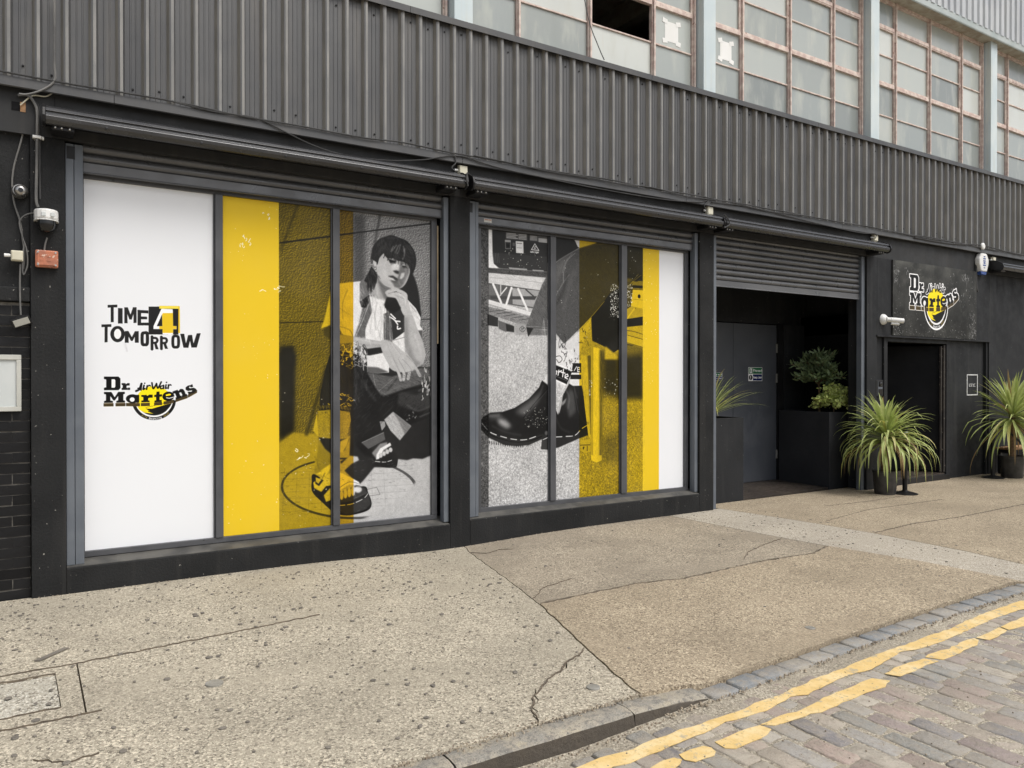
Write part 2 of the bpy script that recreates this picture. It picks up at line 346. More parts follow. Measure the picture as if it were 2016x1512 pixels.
# ------------------------------------------------------------------ drawing of the flat prints
class Canvas:
    def __init__(s,x0,z0,x1,z1,ppm):
        s.x0,s.z1,s.k=x0,z1,ppm/1000.0
        s.W,s.H=int((x1-x0)*s.k),int((z1-z0)*s.k)
        s.im=np.ones((s.H,s.W,3),np.float32)*.9
        s.rng=np.random.default_rng(7)
    def px(s,v): return [((v[i]-s.x0)*s.k,(s.z1-v[i+1])*s.k) for i in range(0,len(v),2)]
    def cover(s,pts):
        """anti-aliased even-odd coverage of one outline: (mask, x offset, y offset)"""
        xs=[q[0] for q in pts];ys=[q[1] for q in pts]
        ax,ay=max(0,int(min(xs))-1),max(0,int(min(ys))-1)
        bx,by=min(s.W,int(max(xs))+2),min(s.H,int(max(ys))+2)
        if bx<=ax or by<=ay: return None
        w,h=bx-ax,by-ay; SS=3
        acc=np.zeros((h*SS,w+2),np.float32)
        P=np.array(pts,np.float64);Q=np.roll(P,-1,0)
        for r in range(h*SS):
            y=ay+(r+.5)/SS
            m=(P[:,1]<=y)!=(Q[:,1]<=y)
            if not m.any(): continue
            a,b=P[m],Q[m]
            c=np.sort(a[:,0]+(y-a[:,1])/(b[:,1]-a[:,1])*(b[:,0]-a[:,0]))-ax
            row=acc[r]
            for i in range(0,len(c)-1,2):
                u,v=min(max(c[i],0),w),min(max(c[i+1],0),w)
                for t,sg in((u,1),(v,-1)):
                    j=int(t);f=t-j
                    row[j]+=sg*(1-f);row[j+1]+=sg*f
        m=np.cumsum(acc,1)[:,:w].reshape(h,SS,w).mean(1)
        return np.clip(m,0,1),ax,ay
    def blur(s,m,r):
        r=max(1,int(round(r)))
        for ax in(0,1):
            for _ in(0,1):
                pad=[(0,0),(0,0)];pad[ax]=(r+1,r)
                c=np.cumsum(np.pad(m,pad,mode='edge'),ax)
                n=m.shape[ax]
                m=(np.take(c,range(2*r+1,2*r+1+n),ax)-np.take(c,range(0,n),ax))/(2*r+1)
        return m
    def put(s,m,ax,ay,c,a,n=0):
        h,w=m.shape
        col=np.array(c if isinstance(c,(tuple,list)) else (c,c,c),np.float32)
        v=np.broadcast_to(col,(h,w,3))
        if n: v=np.clip(v+s.rng.normal(0,n,(h,w,1)),0,1)
        t=(m*a)[...,None]
        s.im[ay:ay+h,ax:ax+w]=s.im[ay:ay+h,ax:ax+w]*(1-t)+v*t
    def fill(s,pts,c,b=0,a=1,n=0):
        if b:
            xs=[q[0] for q in pts];ys=[q[1] for q in pts];g=b*2+2
            sub=Canvas.__new__(Canvas);ax,ay=int(min(xs)-g),int(min(ys)-g)
            sub.W,sub.H=int(max(xs)+g)-ax,int(max(ys)+g)-ay
            r=sub.cover([(x-ax,y-ay) for x,y in pts])
            if r is None: return
            m=np.zeros((sub.H,sub.W),np.float32);m[r[2]:r[2]+r[0].shape[0],r[1]:r[1]+r[0].shape[1]]=r[0]
            m=s.blur(m,b*.6)
            cx,cy=max(0,-ax),max(0,-ay);ex,ey=min(sub.W,s.W-ax),min(sub.H,s.H-ay)
            if ex<=cx or ey<=cy: return
            s.put(m[cy:ey,cx:ex],ax+cx,ay+cy,c,a,n)
        else:
            r=s.cover(pts)
            if r: s.put(r[0],r[1],r[2],c,a,n)
    @staticmethod
    def smooth(pts,closed):
        out=[];N=len(pts)
        if N<3: return pts
        for i in range(N if closed else N-1):
            p0=pts[(i-1)%N] if closed or i>0 else pts[0];p1=pts[i];p2=pts[(i+1)%N]
            p3=pts[(i+2)%N] if closed or i+2<N else pts[-1]
            for j in range(6):
                t=j/6
                out.append(tuple(.5*(2*p1[k]+(p2[k]-p0[k])*t+(2*p0[k]-5*p1[k]+4*p2[k]-p3[k])*t*t+(3*p1[k]-p0[k]-3*p2[k]+p3[k])*t**3) for k in(0,1)))
        if not closed: out.append(pts[-1])
        return out
    def line(s,pts,w,c,b=0,a=1):
        hw=max(w/2,.35);g=hw+b*2+2
        xs=[q[0] for q in pts];ys=[q[1] for q in pts]
        ax,ay=max(0,int(min(xs)-g)),max(0,int(min(ys)-g));bx,by=min(s.W,int(max(xs)+g)+1),min(s.H,int(max(ys)+g)+1)
        if bx<=ax or by<=ay: return
        Y,X=np.mgrid[ay:by,ax:bx].astype(np.float32)+.5
        d=np.full(X.shape,1e9,np.float32)
        for (x0,y0),(x1,y1) in zip(pts,pts[1:]):
            ux,uy=x1-x0,y1-y0;L=ux*ux+uy*uy
            t=np.clip(((X-x0)*ux+(Y-y0)*uy)/L,0,1) if L>0 else 0
            d=np.minimum(d,np.hypot(X-x0-t*ux,Y-y0-t*uy))
        soft=.5+b*.8
        s.put(np.clip((hw+soft-d)/(2*soft),0,1),ax,ay,c,a)
    def grid(s,h,w,cell):
        gh,gw=int(h/cell)+3,int(w/cell)+3
        g=s.rng.random((gh,gw)).astype(np.float32)
        y=np.arange(h)/cell;x=np.arange(w)/cell
        yi,xi=y.astype(int),x.astype(int);fy,fx=(y-yi)[:,None],(x-xi)[None]
        fy,fx=fy*fy*(3-2*fy),fx*fx*(3-2*fx)
        return (g[yi][:,xi]*(1-fy)*(1-fx)+g[yi+1][:,xi]*fy*(1-fx)+g[yi][:,xi+1]*(1-fy)*fx+g[yi+1][:,xi+1]*fy*fx)
    def soften(s,xmm,x1):
        """half-tone softness and film grain of the photographic part of a print"""
        a=int((xmm-s.x0)*s.k);e=int((x1-s.x0)*s.k);q=s.im[:,a:e]
        for c in range(3): q[...,c]=.45*q[...,c]+.55*s.blur(q[...,c].copy(),1)
        g=(s.grid(q.shape[0],q.shape[1],2.2)-.5)*.09+(s.grid(q.shape[0],q.shape[1],14)-.5)*.05
        s.im[:,a:e]=np.clip(q*(1+g[...,None]*1.2),.02,1)
    def box(s,v):
        return max(0,int((v[0]-s.x0)*s.k)),max(0,int((s.z1-v[3])*s.k)),min(s.W,int((v[2]-s.x0)*s.k)),min(s.H,int((s.z1-v[1])*s.k))
    def run(s,ops,tr=None,only=None):
        for o in ops:
            t=o[0]
            if t=='p':
                q=s.px(tr(o[6]) if tr else o[6])
                if o[3]: q=s.smooth(q,True)
                s.fill(q,o[1],o[2]*1.0 if not tr else 0,o[4],o[5])
            elif t=='s':
                q=s.px(tr(o[7]) if tr else o[7]);w=o[5]*s.k*(tr.k if tr else 1)
                if o[3]: q=s.smooth(q,False)
                if o[6]:
                    dash=o[6]*s.k*4.5;acc=0;cur=[q[0]];on=True
                    for a,b in zip(q,q[1:]):
                        L=math.hypot(b[0]-a[0],b[1]-a[1]);acc+=L;cur.append(b)
                        if acc>(dash*.7 if on else dash*.3):
                            if on:s.line(cur,w,o[1],o[2],o[4])
                            cur=[b];acc=0;on=not on
                else: s.line(q,w,o[1],o[2],o[4])
            elif t=='h':
                q=s.px(o[11]);m=s.cover(q)
                if m is None: continue
                m,ax,ay=m;R=random.Random(o[8]);h,w=m.shape;old=s.im[ay:ay+h,ax:ax+w].copy();N=0;tries=0
                while N<o[3] and tries<o[3]*6:
                    tries+=1;x,y=R.uniform(0,w-1),R.uniform(0,h-1)
                    if m[int(y),int(x)]<.5: continue
                    N+=1;L=o[4]*s.k*R.uniform(.4,1.2);g=o[5]+R.gauss(0,o[9])+o[10]*(x/w-.5)*-2
                    dx,dy=math.cos(g)*L/2,math.sin(g)*L/2;bx,by=-dy*R.uniform(-.15,.15),dx*R.uniform(-.15,.15)
                    s.line(s.smooth([(ax+x-dx,ay+y-dy),(ax+x+bx,ay+y+by),(ax+x+dx,ay+y+dy)],False)[::3],o[6]*s.k*R.uniform(.5,1.5),R.uniform(o[1],o[2]),.6,o[7]*R.uniform(.4,1))
                k_=m[...,None];s.im[ay:ay+h,ax:ax+w]=old*(1-k_)+s.im[ay:ay+h,ax:ax+w]*k_
            elif t=='n':
                a,b,c,d=s.box(o[3]);h,w=d-b,c-a;m=s.k*1000
                if o[1]=='stucco':
                    g=s.grid(h,w,.009*m)*.55+s.grid(h,w,.005*m)*.45
                    g=(g-np.roll(np.roll(g,2,0),2,1))*2.1+(s.grid(h,w,.25*m)-.5)*.25
                else:
                    g=(s.grid(h,w,.010*m)-.5)*.6+(s.grid(h,w,.0062*m)-.5)*.6+(s.grid(h,w,.3*m)-.5)*.3
                    z=np.linspace(.45,1.25,h)[:,None];g=g*z
                    g=g-(s.grid(h,w,.009*m)>.86)*.3*z+(s.grid(h,w,.007*m)>.86)*.5*z
                s.im[b:d,a:c]=np.clip(s.im[b:d,a:c]+(g*o[2])[...,None],.03,.95)
            elif t=='y':
                a,b,c,d=s.box(o[2]);g=s.im[b:d,a:c].mean(2,keepdims=True)
                lo=np.array((.085,.08,.05) if o[1]==0 else (.095,.078,.045));hi=np.array((.91,.765,.12) if o[1]==0 else (.90,.715,.12))
                s.im[b:d,a:c]=lo+(hi-lo)*np.clip((g-.1)*1.18,0,1)**1.22
            elif t=='m':
                a,b,c,d=s.box(o[2]);s.im[b:d,a:c]*=o[1];s.im[b:d,a:c]+=(s.grid(d-b,c-a,4)[...,None]-.5)*.22;s.im=np.clip(s.im,0.02,1)
            elif t=='k':
                R=random.Random(o[4]);x0,z0,x1,z1=o[5]
                for _ in range(o[2]):
                    x,z=R.uniform(x0,x1),R.uniform(z0,z1);r=o[3]*R.uniform(.5,1.3);a=R.uniform(0,3.1)
                    pts=[]
                    for i in range(7):
                        th=i*.9;rr=r*R.uniform(.35,1.1);u,v=rr*1.5*math.cos(th),rr*.7*math.sin(th)
                        pts+=[x+u*math.cos(a)-v*math.sin(a),z+u*math.sin(a)+v*math.cos(a)]
                    s.fill(s.px(pts),o[1])
class LogoMap:
    def __init__(s,x,z,k,kz=None): s.x,s.z,s.k,s.kz=x,z,k,kz or k     # mm origin, mm per unit
    def __call__(s,v): return [s.x+(v[i]-135)*s.k if i%2==0 else s.z+(v[i]+882)*s.kz for i in range(len(v))]

ART1=[('p',(0.895,0.9,0.915),0,0,1,0,[300,260,1270,260,1270,3150,300,3150]),
('p',(0.885,0.75,0.16),0,0,1,0,[1270,260,1790,260,1790,3150,1270,3150]),
('p',0.47,0,0,1,0,[1790,260,3260,260,3260,3150,1790,3150]),
('n','stucco',0.23,[1790,900,3260,3150]),
('p',0.16,14,0,0.6,0,[2465,3115,2581,3128,2586,2493,2465,2485]),
('s',0.16,0,0,1,14.8,0,[1799,2792,2250,2894,2335,2915,2717,3002,3249,3118]),
('s',0.2,0,0,1,8.9,0,[1798,2094,2185,2122]),
('s',0.2,0,0,1,8.9,0,[3151,2180,3249,2187]),
('s',0.18,6,1,0.75,17.8,0,[2728,3140,2705,3014,2643,2699]),
('s',0.2,8,1,0.6,10.9,0,[1955,3136,1899,2989,1809,2730]),
('p',0.13,12,0,1,0,[1798,1886,1922,1899,1927,1721,1797,1720]),
('p',0.13,12,0,1,0,[1789,1829,1931,1832,1921,1146,1792,1074]),
('p',0.7,5,0,1,0.05,[1787,1043,1911,1131,2121,1113,2496,1071,3265,914,3265,224,2726,233,1786,267]),
('s',0.22,8,1,0.8,24.4,0,[2214,1720,2133,1445,2031,1113]),
('p',0.3,0,1,1,0,[3120,522,3092,448,3017,385,2902,338,2755,311,2590,303,2417,316,2250,348,2099,395,1972,455,1878,523,1820,595,1802,667,1825,735,1888,794,1986,841,2116,872,2270,886,2439,881,2611,856,2775,812,2918,752,3029,681,3098,602]),
('p',0.73,0,1,1,0,[3083,528,3056,460,2985,402,2875,359,2735,333,2577,327,2412,339,2252,369,2107,414,1986,469,1895,533,1840,600,1823,667,1845,730,1904,784,1999,827,2124,856,2271,869,2432,863,2597,839,2753,798,2890,742,2996,675,3062,602]),
('s',0.55,0,1,0.6,4.1,0,[1838,819,1817,439]),
('s',0.55,0,1,0.6,4.1,0,[1946,794,1930,428]),
('s',0.55,0,1,0.6,4.1,0,[2057,768,2046,418]),
('s',0.55,0,1,0.6,4.1,0,[2169,741,2163,407]),
('s',0.55,0,1,0.6,4.1,0,[2284,778,2283,396]),
('s',0.55,0,1,0.6,4.1,0,[2400,752,2405,384]),
('s',0.55,0,1,0.6,4.1,0,[2519,724,2530,373]),
('s',0.55,0,1,0.6,4.1,0,[2639,762,2656,361]),
('s',0.55,0,1,0.6,4.1,0,[2762,735,2786,349]),
('s',0.55,0,1,0.55,4.1,0,[1807,780,3077,776]),
('s',0.55,0,1,0.55,4.1,0,[1807,723,3077,713]),
('s',0.55,0,1,0.55,4.1,0,[1807,667,3077,651]),
('s',0.55,0,1,0.55,4.1,0,[1807,610,3077,588]),
('s',0.55,0,1,0.55,4.1,0,[1807,553,3077,526]),
('s',0.55,0,1,0.55,4.1,0,[1807,497,3077,464]),
('s',0.55,0,1,0.55,4.1,0,[1807,440,3077,401]),
('s',0.5,0,0,1,7.1,0,[2587,575,2692,589,2727,520,2610,513,2587,575]),
('p',0.7,6,0,1,0.05,[3108,922,3272,914,3271,223,2495,278,2680,359,2966,478,3108,626,3127,739]),
('p',0.13,4,0,1,0,[2430,1754,3272,1718,3272,862,3164,828,3065,839,3003,825,2906,842,2894,764,2669,778,2564,664,2519,624,2383,763,2339,852,2428,890,2440,1149,2429,1387]),
('p',0.72,3,0,1,0,[2339,820,2428,901,2507,886,2519,853,2451,824,2372,759]),
('p',0.135,3,1,1,0,[2883,2394,2977,2552,3025,2621,3067,2608,3109,2506,3135,2376,3148,2199,3084,2241,3025,2336,2918,2309]),
('p',0.14,0,0,1,0,[2241,1816,2340,1861,2497,1831,2600,1756,2611,1494,2502,1364,2440,1311,2143,1323,2154,1466,2198,1677]),
('p',0.1,4,0,1,0,[2430,1754,2612,1691,2704,1471,2799,1459,2858,1447,3266,1489,3266,1236,3127,1194,2967,1154,2846,1297,2763,1205,2763,1116,2542,1015,2451,1116,2440,1333]),
('p',0.33,3,0,1,0.06,[2600,1663,2847,1626,2967,1660,3103,1706,3272,1713,3272,1586,2992,1513,2799,1453,2734,1454,2681,1526]),
('s',0.55,0,1,1,4.1,0,[2658,1658,2681,1537]),
('s',0.55,0,1,1,4.1,0,[2859,1603,2716,1493]),
('s',0.2,4,1,1,14.3,0,[2895,1603,2799,1492]),
('p',0.2,8,0,1,0.04,[2919,1491,3090,1456,3272,1512,3272,1328,3065,1298,2906,1357]),
('s',0.42,4,1,0.6,10.2,0,[3127,1490,3253,1546]),
('s',0.45,4,1,0.7,8.1,0,[3140,1239,3259,1282]),
('p',0.84,1,0,1,0.03,[2334,2474,2465,2497,2536,2509,2575,2418,2553,2269,2519,2119,2475,1989,2366,2009,2323,2080,2238,2088,2162,2056,2196,2148,2222,2262,2251,2398]),
('p',0.34,3,0,1,0,[2180,2049,2259,2099,2323,2070,2259,1954,2195,1993]),
('s',0.45,3,1,0.6,5.9,0,[2410,2418,2366,2301,2366,2155]),
('s',0.45,2,1,0.8,5.9,0,[2345,2081,2431,2053,2464,1991]),
('s',0.45,3,1,0.5,4.9,0,[2323,2257,2420,2199]),
('p',0.86,0,0,1,0.03,[2618,2400,2779,2361,2796,2173,2767,1946,2586,1952,2580,2058,2642,2220,2608,2314]),
('p',0.6,3,0,0.5,0,[2618,2394,2776,2361,2774,2339,2620,2373]),
('p',0.36,2,0,1,0.05,[2525,2320,2620,2389,2651,2231,2586,2101,2580,2000,2475,1989,2541,2141,2564,2269]),
('s',0.7,1,1,1,7.9,0,[2620,2315,2564,2163,2491,2002]),
('s',0.7,0,1,1,4.0,0,[2603,2314,2547,2173,2475,2012]),
('p',0.4,2,0,1,0.03,[2528,2489,2586,2569,2625,2485,2622,2395,2575,2355,2528,2320]),
('p',0.1,1,0,1,0,[2530,2320,2622,2389,2620,2315,2586,2265,2544,2268]),
('p',0.32,0,0,1,0.06,[2761,2215,2825,2245,2848,2122,2850,1949,2765,1973]),
('s',0.65,0,1,1,4.9,0,[2784,2205,2778,1979]),
('s',0.65,0,1,1,4.9,0,[2825,2218,2830,1970]),
('p',0.17,1,0,1,0,[2773,2280,2802,2378,2883,2394,2989,2203,2979,2006,2859,1976,2842,2154,2819,2244]),
('s',0.9,0,1,1,12.9,0,[2825,2191,2871,2166,2906,2124]),
('s',0.9,0,1,1,12.9,0,[2883,2155,2930,2152]),
('s',0.9,0,1,1,12.9,0,[2906,2107,2906,2080,2935,2087]),
('s',0.9,0,1,1,12.9,0,[2836,2218,2883,2177]),
('p',0.86,0,0,1,0.03,[2853,1965,2977,2056,2982,1832,2941,1853,2859,1927]),
('s',0.3,0,1,1,4.9,0,[2865,1971,2977,2004]),
('p',0.86,0,0,1,0.03,[3007,2368,3096,2285,3147,2199,3139,2122,3171,2079,3163,1995,3108,2071,3054,2206]),
('s',0.4,3,1,0.6,8.9,0,[3036,2315,3096,2252]),
('p',0.3,3,0,1,0,[3108,2071,3169,2079,3163,1984,3132,1989]),
('s',0.6,0,1,1,3.0,0,[2648,2380,2665,2232,2732,1988,2750,1957,2767,2129,2773,2280]),
('p',0.62,2,0,1,0,[2676,2574,2756,2494,2785,2431,2779,2350,2687,2361,2625,2389]),
('p',0.4,6,0,1,0,[2705,2533,2848,2457,2802,2368,2773,2350,2733,2439]),
('p',0.11,1.5,0,1,0,[2643,2656,2705,2581,2696,2511,2667,2437,2658,2487,2638,2395,2627,2462,2603,2422,2600,2499,2571,2515,2611,2590]),
('p',0.7,1.5,1,1,0,[2705,2747,2762,2789,2872,2729,3037,2699,3025,2599,2983,2509,2924,2464,2848,2465,2762,2494,2708,2571,2693,2661]),
('p',0.4,5,0,1,0,[2927,2727,3027,2704,3022,2621,2971,2515,2927,2466,2872,2478,2855,2512,2828,2541,2894,2540,2916,2593,2922,2634]),
('p',0.8,8,0,1,0,[2828,2698,2911,2715,2922,2660,2883,2631,2850,2629]),
('p',0.74,4,0,1,0,[2927,2558,2944,2613,2980,2621,2974,2584,2949,2559]),
('p',0.1,3,0,1,0,[2801,2742,2872,2727,2905,2725,2872,2704,2850,2702,2834,2696]),
('s',0.3,2,1,1,4.7,0,[2839,2689,2872,2702,2905,2707]),
('p',0.2,4,0,1,0,[2949,2682,2994,2686,3008,2666,2971,2661]),
('s',0.8,2,1,1,3.7,0,[2960,2696,2983,2696]),
('p',0.16,4,0,1,0,[2856,2629,2894,2637,2924,2629,2916,2601,2888,2606]),
('p',0.22,3,0,1,0,[2809,2577,2861,2585,2902,2561,2910,2536,2872,2544,2828,2566]),
('p',0.8,3,0,1,0,[2825,2558,2855,2560,2877,2542,2839,2542,2828,2546]),
('p',0.3,5,0,1,0,[2828,2541,2872,2534,2910,2534,2894,2515,2855,2522]),
('p',0.13,2,1,1,0,[2638,2723,2643,2773,2662,2845,2721,2916,2785,2945,2842,2966,2916,2951,3005,2923,3072,2852,3098,2782,3096,2694,3061,2614,3036,2602,3027,2683,2971,2720,2905,2730,2861,2747,2807,2742,2774,2770,2766,2787,2720,2735,2699,2678,2672,2706]),
('s',0.66,4,1,0.85,6.1,0,[2894,2872,2850,2817]),
('s',0.66,4,1,0.85,6.1,0,[2916,2874,2883,2802]),
('s',0.66,4,1,0.85,6.1,0,[2933,2881,2916,2818,2900,2796]),
('s',0.66,4,1,0.85,6.1,0,[2966,2868,2972,2823]),
('s',0.66,4,1,0.85,6.1,0,[2980,2849,2974,2782,2960,2750]),
('s',0.66,4,1,0.85,6.1,0,[2861,2859,2839,2811]),
('s',0.3,7,1,0.7,6.5,0,[2710,2860,2764,2915]),
('s',0.3,7,1,0.7,6.5,0,[2807,2935,2894,2943]),
('s',0.3,7,1,0.7,6.5,0,[3005,2877,3050,2809]),
('s',0.3,7,1,0.7,6.5,0,[2753,2854,2710,2779]),
('s',0.3,7,1,0.7,6.5,0,[2785,2877,2774,2835]),
('s',0.3,7,1,0.7,6.5,0,[3028,2879,3061,2831]),
('p',0.74,2,0,1,0,[2650,2721,2694,2695,2691,2657,2669,2660]),
('p',0.85,0,1,1,0,[2685,2639,2685,2637,2684,2636,2683,2634,2682,2633,2681,2633,2680,2632,2679,2632,2678,2633,2677,2634,2676,2635,2675,2636,2675,2638,2675,2640,2676,2641,2677,2642,2678,2643,2679,2644,2680,2644,2681,2644,2683,2644,2684,2643,2684,2642,2685,2640]),
('p',0.75,0,1,1,0,[2691,2617,2691,2615,2691,2613,2690,2612,2689,2610,2688,2610,2687,2609,2686,2609,2685,2610,2684,2611,2683,2613,2683,2614,2683,2616,2683,2618,2683,2620,2684,2621,2685,2622,2686,2623,2687,2623,2688,2623,2689,2623,2690,2622,2691,2620,2691,2618]),
('p',0.3,0,1,1,0,[2690,2594,2690,2592,2689,2590,2688,2589,2688,2588,2686,2587,2685,2587,2684,2587,2683,2587,2682,2588,2682,2590,2681,2591,2681,2593,2681,2595,2682,2597,2682,2598,2683,2600,2684,2600,2685,2601,2686,2600,2688,2600,2688,2599,2689,2597,2690,2596]),
('p',0.71,1.5,1,1,0,[2785,2429,2871,2469,2995,2428,3013,2352,3048,2250,3063,2212,2977,2208,2930,2288,2889,2367,2813,2379,2790,2399]),
('p',0.1,3,0,1,0,[2796,2376,2883,2370,2942,2278,2871,2225,2802,2249,2767,2301]),
('s',0.5,2,1,1,5.9,0,[2813,2411,2883,2432,2942,2419]),
('s',0.45,2,1,0.6,4.9,0,[2906,2395,2977,2367]),
('s',0.2,0,1,1,4.9,0,[2871,2428,2897,2436]),
('p',0.67,1.5,0,1,0,[2975,2214,3063,2220,3108,2099,3171,1968,3203,1836,3175,1757,3108,1713,3036,1745,2982,1821,2979,2017]),
('p',0.46,10,0,0.7,0,[2974,2192,3007,2193,3024,1964,3084,1800,3156,1757,3096,1712,3000,1810,2977,1963]),
('p',0.12,3,0,1,0,[2586,1910,2767,1925,2767,1855,2608,1820]),
('p',0.66,2,0,1,0.02,[2323,2008,2475,1997,2642,1970,2744,1957,2767,1909,2586,1883,2464,1939,2334,1925]),
('p',0.55,5,0,0.7,0,[2464,1939,2586,1910,2767,1909,2767,1925,2586,1926]),
('s',0.4,0,1,1,4.9,0,[2480,1928,2508,1950,2519,1908,2541,1898]),
('s',0.4,0,1,1,4.9,0,[2475,1897,2541,1888,2563,1920]),
('p',0.86,0,0,1,0.03,[2602,1815,2767,1852,2824,1730,2813,1678,2653,1666,2602,1698]),
('p',0.68,1.5,1,1,0,[2732,1956,2824,1969,2941,1886,3036,1800,3096,1712,3060,1679,2929,1668,2824,1710,2755,1849]),
('p',0.85,0,0,1,0.02,[2600,1822,2764,1825,2817,1737,2817,1665,2705,1658,2600,1669]),
('p',0.35,4,0,1,0,[2600,1718,2705,1714,2817,1670,2705,1653,2600,1663]),
('p',0.68,2,0,1,0,[2781,1847,2992,1862,3078,1762,3053,1705,2943,1704,2859,1726]),
('s',0.69,0,1,1,30.6,0,[2980,1828,3053,1762,3096,1706,3137,1638]),
('s',0.42,2,1,0.7,4.1,0,[2998,1829,3072,1762,3115,1706,3156,1638]),
('s',0.69,0,1,1,31.6,0,[2937,1794,3004,1727,3028,1682,3014,1609]),
('s',0.42,2,1,0.7,4.1,0,[2956,1794,3023,1728,3048,1683,3033,1609]),
('s',0.69,0,1,1,29.5,0,[2895,1793,2949,1704,2973,1648,2967,1598]),
('s',0.42,2,1,0.7,4.1,0,[2912,1794,2967,1705,2991,1648,2985,1598]),
('s',0.69,0,1,1,27.5,0,[2847,1793,2895,1704,2921,1648,2937,1594]),
('s',0.42,2,1,0.7,4.1,0,[2863,1793,2911,1704,2938,1648,2953,1594]),
('s',0.85,0,1,1,7.6,0,[2368,1819,2364,1813,2368,1837,2354,1818,2347,1833]),
('s',0.85,0,1,1,4.3,0,[2398,1802,2387,1794,2399,1793,2406,1784,2393,1769]),
('s',0.85,0,1,1,4.7,0,[2447,1833,2453,1811,2460,1787,2457,1770,2455,1745]),
('s',0.85,0,1,1,8.0,0,[2366,1744,2364,1737,2358,1736,2354,1745,2357,1740]),
('s',0.85,0,1,1,5.3,0,[2446,1740,2451,1760,2462,1733,2474,1729,2480,1746]),
('s',0.85,0,1,1,4.3,0,[2347,1763,2361,1787,2370,1792,2360,1804,2368,1783]),
('s',0.85,0,1,1,6.7,0,[2428,1858,2440,1830,2440,1802,2434,1826,2437,1853]),
('s',0.85,0,1,1,6.7,0,[2358,1907,2369,1918,2383,1896,2379,1898,2380,1890]),
('s',0.85,0,1,1,4.2,0,[2456,1827,2454,1814,2446,1825,2461,1824,2462,1852]),
('s',0.85,0,1,1,8.2,0,[2415,1804,2402,1796,2401,1786,2397,1774,2404,1802]),
('s',0.85,0,1,1,6.5,0,[2370,1834,2373,1845,2369,1855,2365,1850,2359,1856]),
('s',0.85,0,1,1,6.0,0,[2430,1861,2422,1844,2414,1862,2412,1850,2400,1860]),
('s',0.85,0,1,1,4.9,0,[2446,1887,2441,1878,2452,1881,2444,1903,2445,1920]),
('s',0.85,0,1,1,5.9,0,[2373,1772,2377,1755,2373,1776,2367,1759,2360,1768]),
('s',0.85,0,1,1,6.9,0,[2454,1889,2439,1864,2450,1836,2448,1810,2461,1827]),
('s',0.85,0,1,1,7.9,0,[2403,1865,2399,1880,2386,1875,2379,1857,2366,1834]),
('s',0.8,0,1,1,5.6,0,[2496,1889,2493,1909,2479,1914,2492,1897,2501,1914]),
('s',0.8,0,1,1,5.2,0,[2478,1869,2492,1850,2503,1833,2492,1843,2497,1830]),
('s',0.8,0,1,1,8.9,0,[2547,1787,2547,1806,2547,1829,2561,1808,2563,1820]),
('s',0.8,0,1,1,7.3,0,[2581,1817,2578,1811,2576,1831,2569,1813,2554,1839]),
('s',0.8,0,1,1,9.0,0,[2529,1846,2545,1864,2542,1882,2547,1895,2542,1880]),
('s',0.8,0,1,1,9.3,0,[2478,1896,2469,1881,2473,1896,2467,1914,2466,1941]),
('s',0.8,0,1,1,6.9,0,[2565,1735,2549,1747,2565,1731,2562,1705,2566,1686]),
('s',0.8,0,1,1,6.8,0,[2482,1838,2498,1848,2482,1875,2471,1858,2466,1870]),
('s',0.8,0,1,1,8.4,0,[2492,1897,2478,1916,2484,1936,2468,1936,2460,1907]),
('s',0.8,0,1,1,6.0,0,[2520,1729,2519,1744,2516,1771,2514,1785,2527,1766]),
('s',0.8,0,1,1,8.5,0,[2497,1870,2488,1848,2476,1874,2491,1871,2507,1877]),
('s',0.8,0,1,1,7.3,0,[2567,1819,2553,1836,2565,1813,2580,1823,2585,1805]),
('s',0.8,0,1,1,9.3,0,[2554,1784,2546,1760,2562,1785,2577,1758,2583,1784]),
('s',0.8,0,1,1,5.3,0,[2556,1898,2545,1890,2547,1876,2561,1892,2545,1868]),
('s',0.8,0,1,1,4.9,0,[2576,1767,2588,1764,2601,1782,2607,1792,2620,1776]),
('s',0.8,0,1,1,5.2,0,[2468,1800,2468,1779,2472,1799,2467,1784,2468,1812]),
('s',0.8,0,1,1,6.8,0,[2539,1839,2548,1851,2539,1851,2555,1875,2542,1868]),
('s',0.8,0,1,1,5.5,0,[2582,1768,2568,1746,2558,1757,2569,1762,2579,1781]),
('s',0.8,0,1,1,5.9,0,[2532,1847,2533,1824,2540,1853,2534,1850,2534,1837]),
('s',0.8,0,1,1,8.9,0,[2581,1845,2590,1816,2594,1806,2598,1817,2612,1819]),
('s',0.8,0,1,1,9.0,0,[2572,1798,2571,1819,2580,1827,2585,1848,2571,1869]),
('s',0.8,0,1,1,4.8,0,[2515,1804,2510,1797,2496,1802,2511,1821,2516,1831]),
('s',0.12,0,1,1,4.6,0,[2478,1780,2483,1755,2476,1769,2483,1760,2477,1749]),
('s',0.12,0,1,1,5.6,0,[2494,1744,2490,1758,2500,1751,2488,1748,2494,1767]),
('s',0.12,0,1,1,4.9,0,[2475,1870,2491,1876,2507,1880,2511,1859,2517,1881]),
('s',0.12,0,1,1,4.3,0,[2477,1749,2477,1767,2476,1783,2485,1783,2472,1765]),
('s',0.12,0,1,1,6.1,0,[2566,1889,2567,1912,2566,1902,2567,1904,2567,1908]),
('s',0.12,0,1,1,6.5,0,[2496,1751,2511,1776,2499,1764,2501,1792,2508,1767]),
('s',0.12,0,1,1,5.3,0,[2594,1862,2587,1880,2591,1882,2583,1888,2568,1899]),
('s',0.12,0,1,1,5.4,0,[2593,1845,2585,1872,2573,1889,2564,1867,2556,1882]),
('s',0.12,0,1,1,7.4,0,[2569,1842,2571,1837,2586,1822,2586,1802,2582,1809]),
('s',0.12,0,1,1,5.2,0,[2507,1742,2511,1757,2525,1759,2520,1772,2507,1790]),
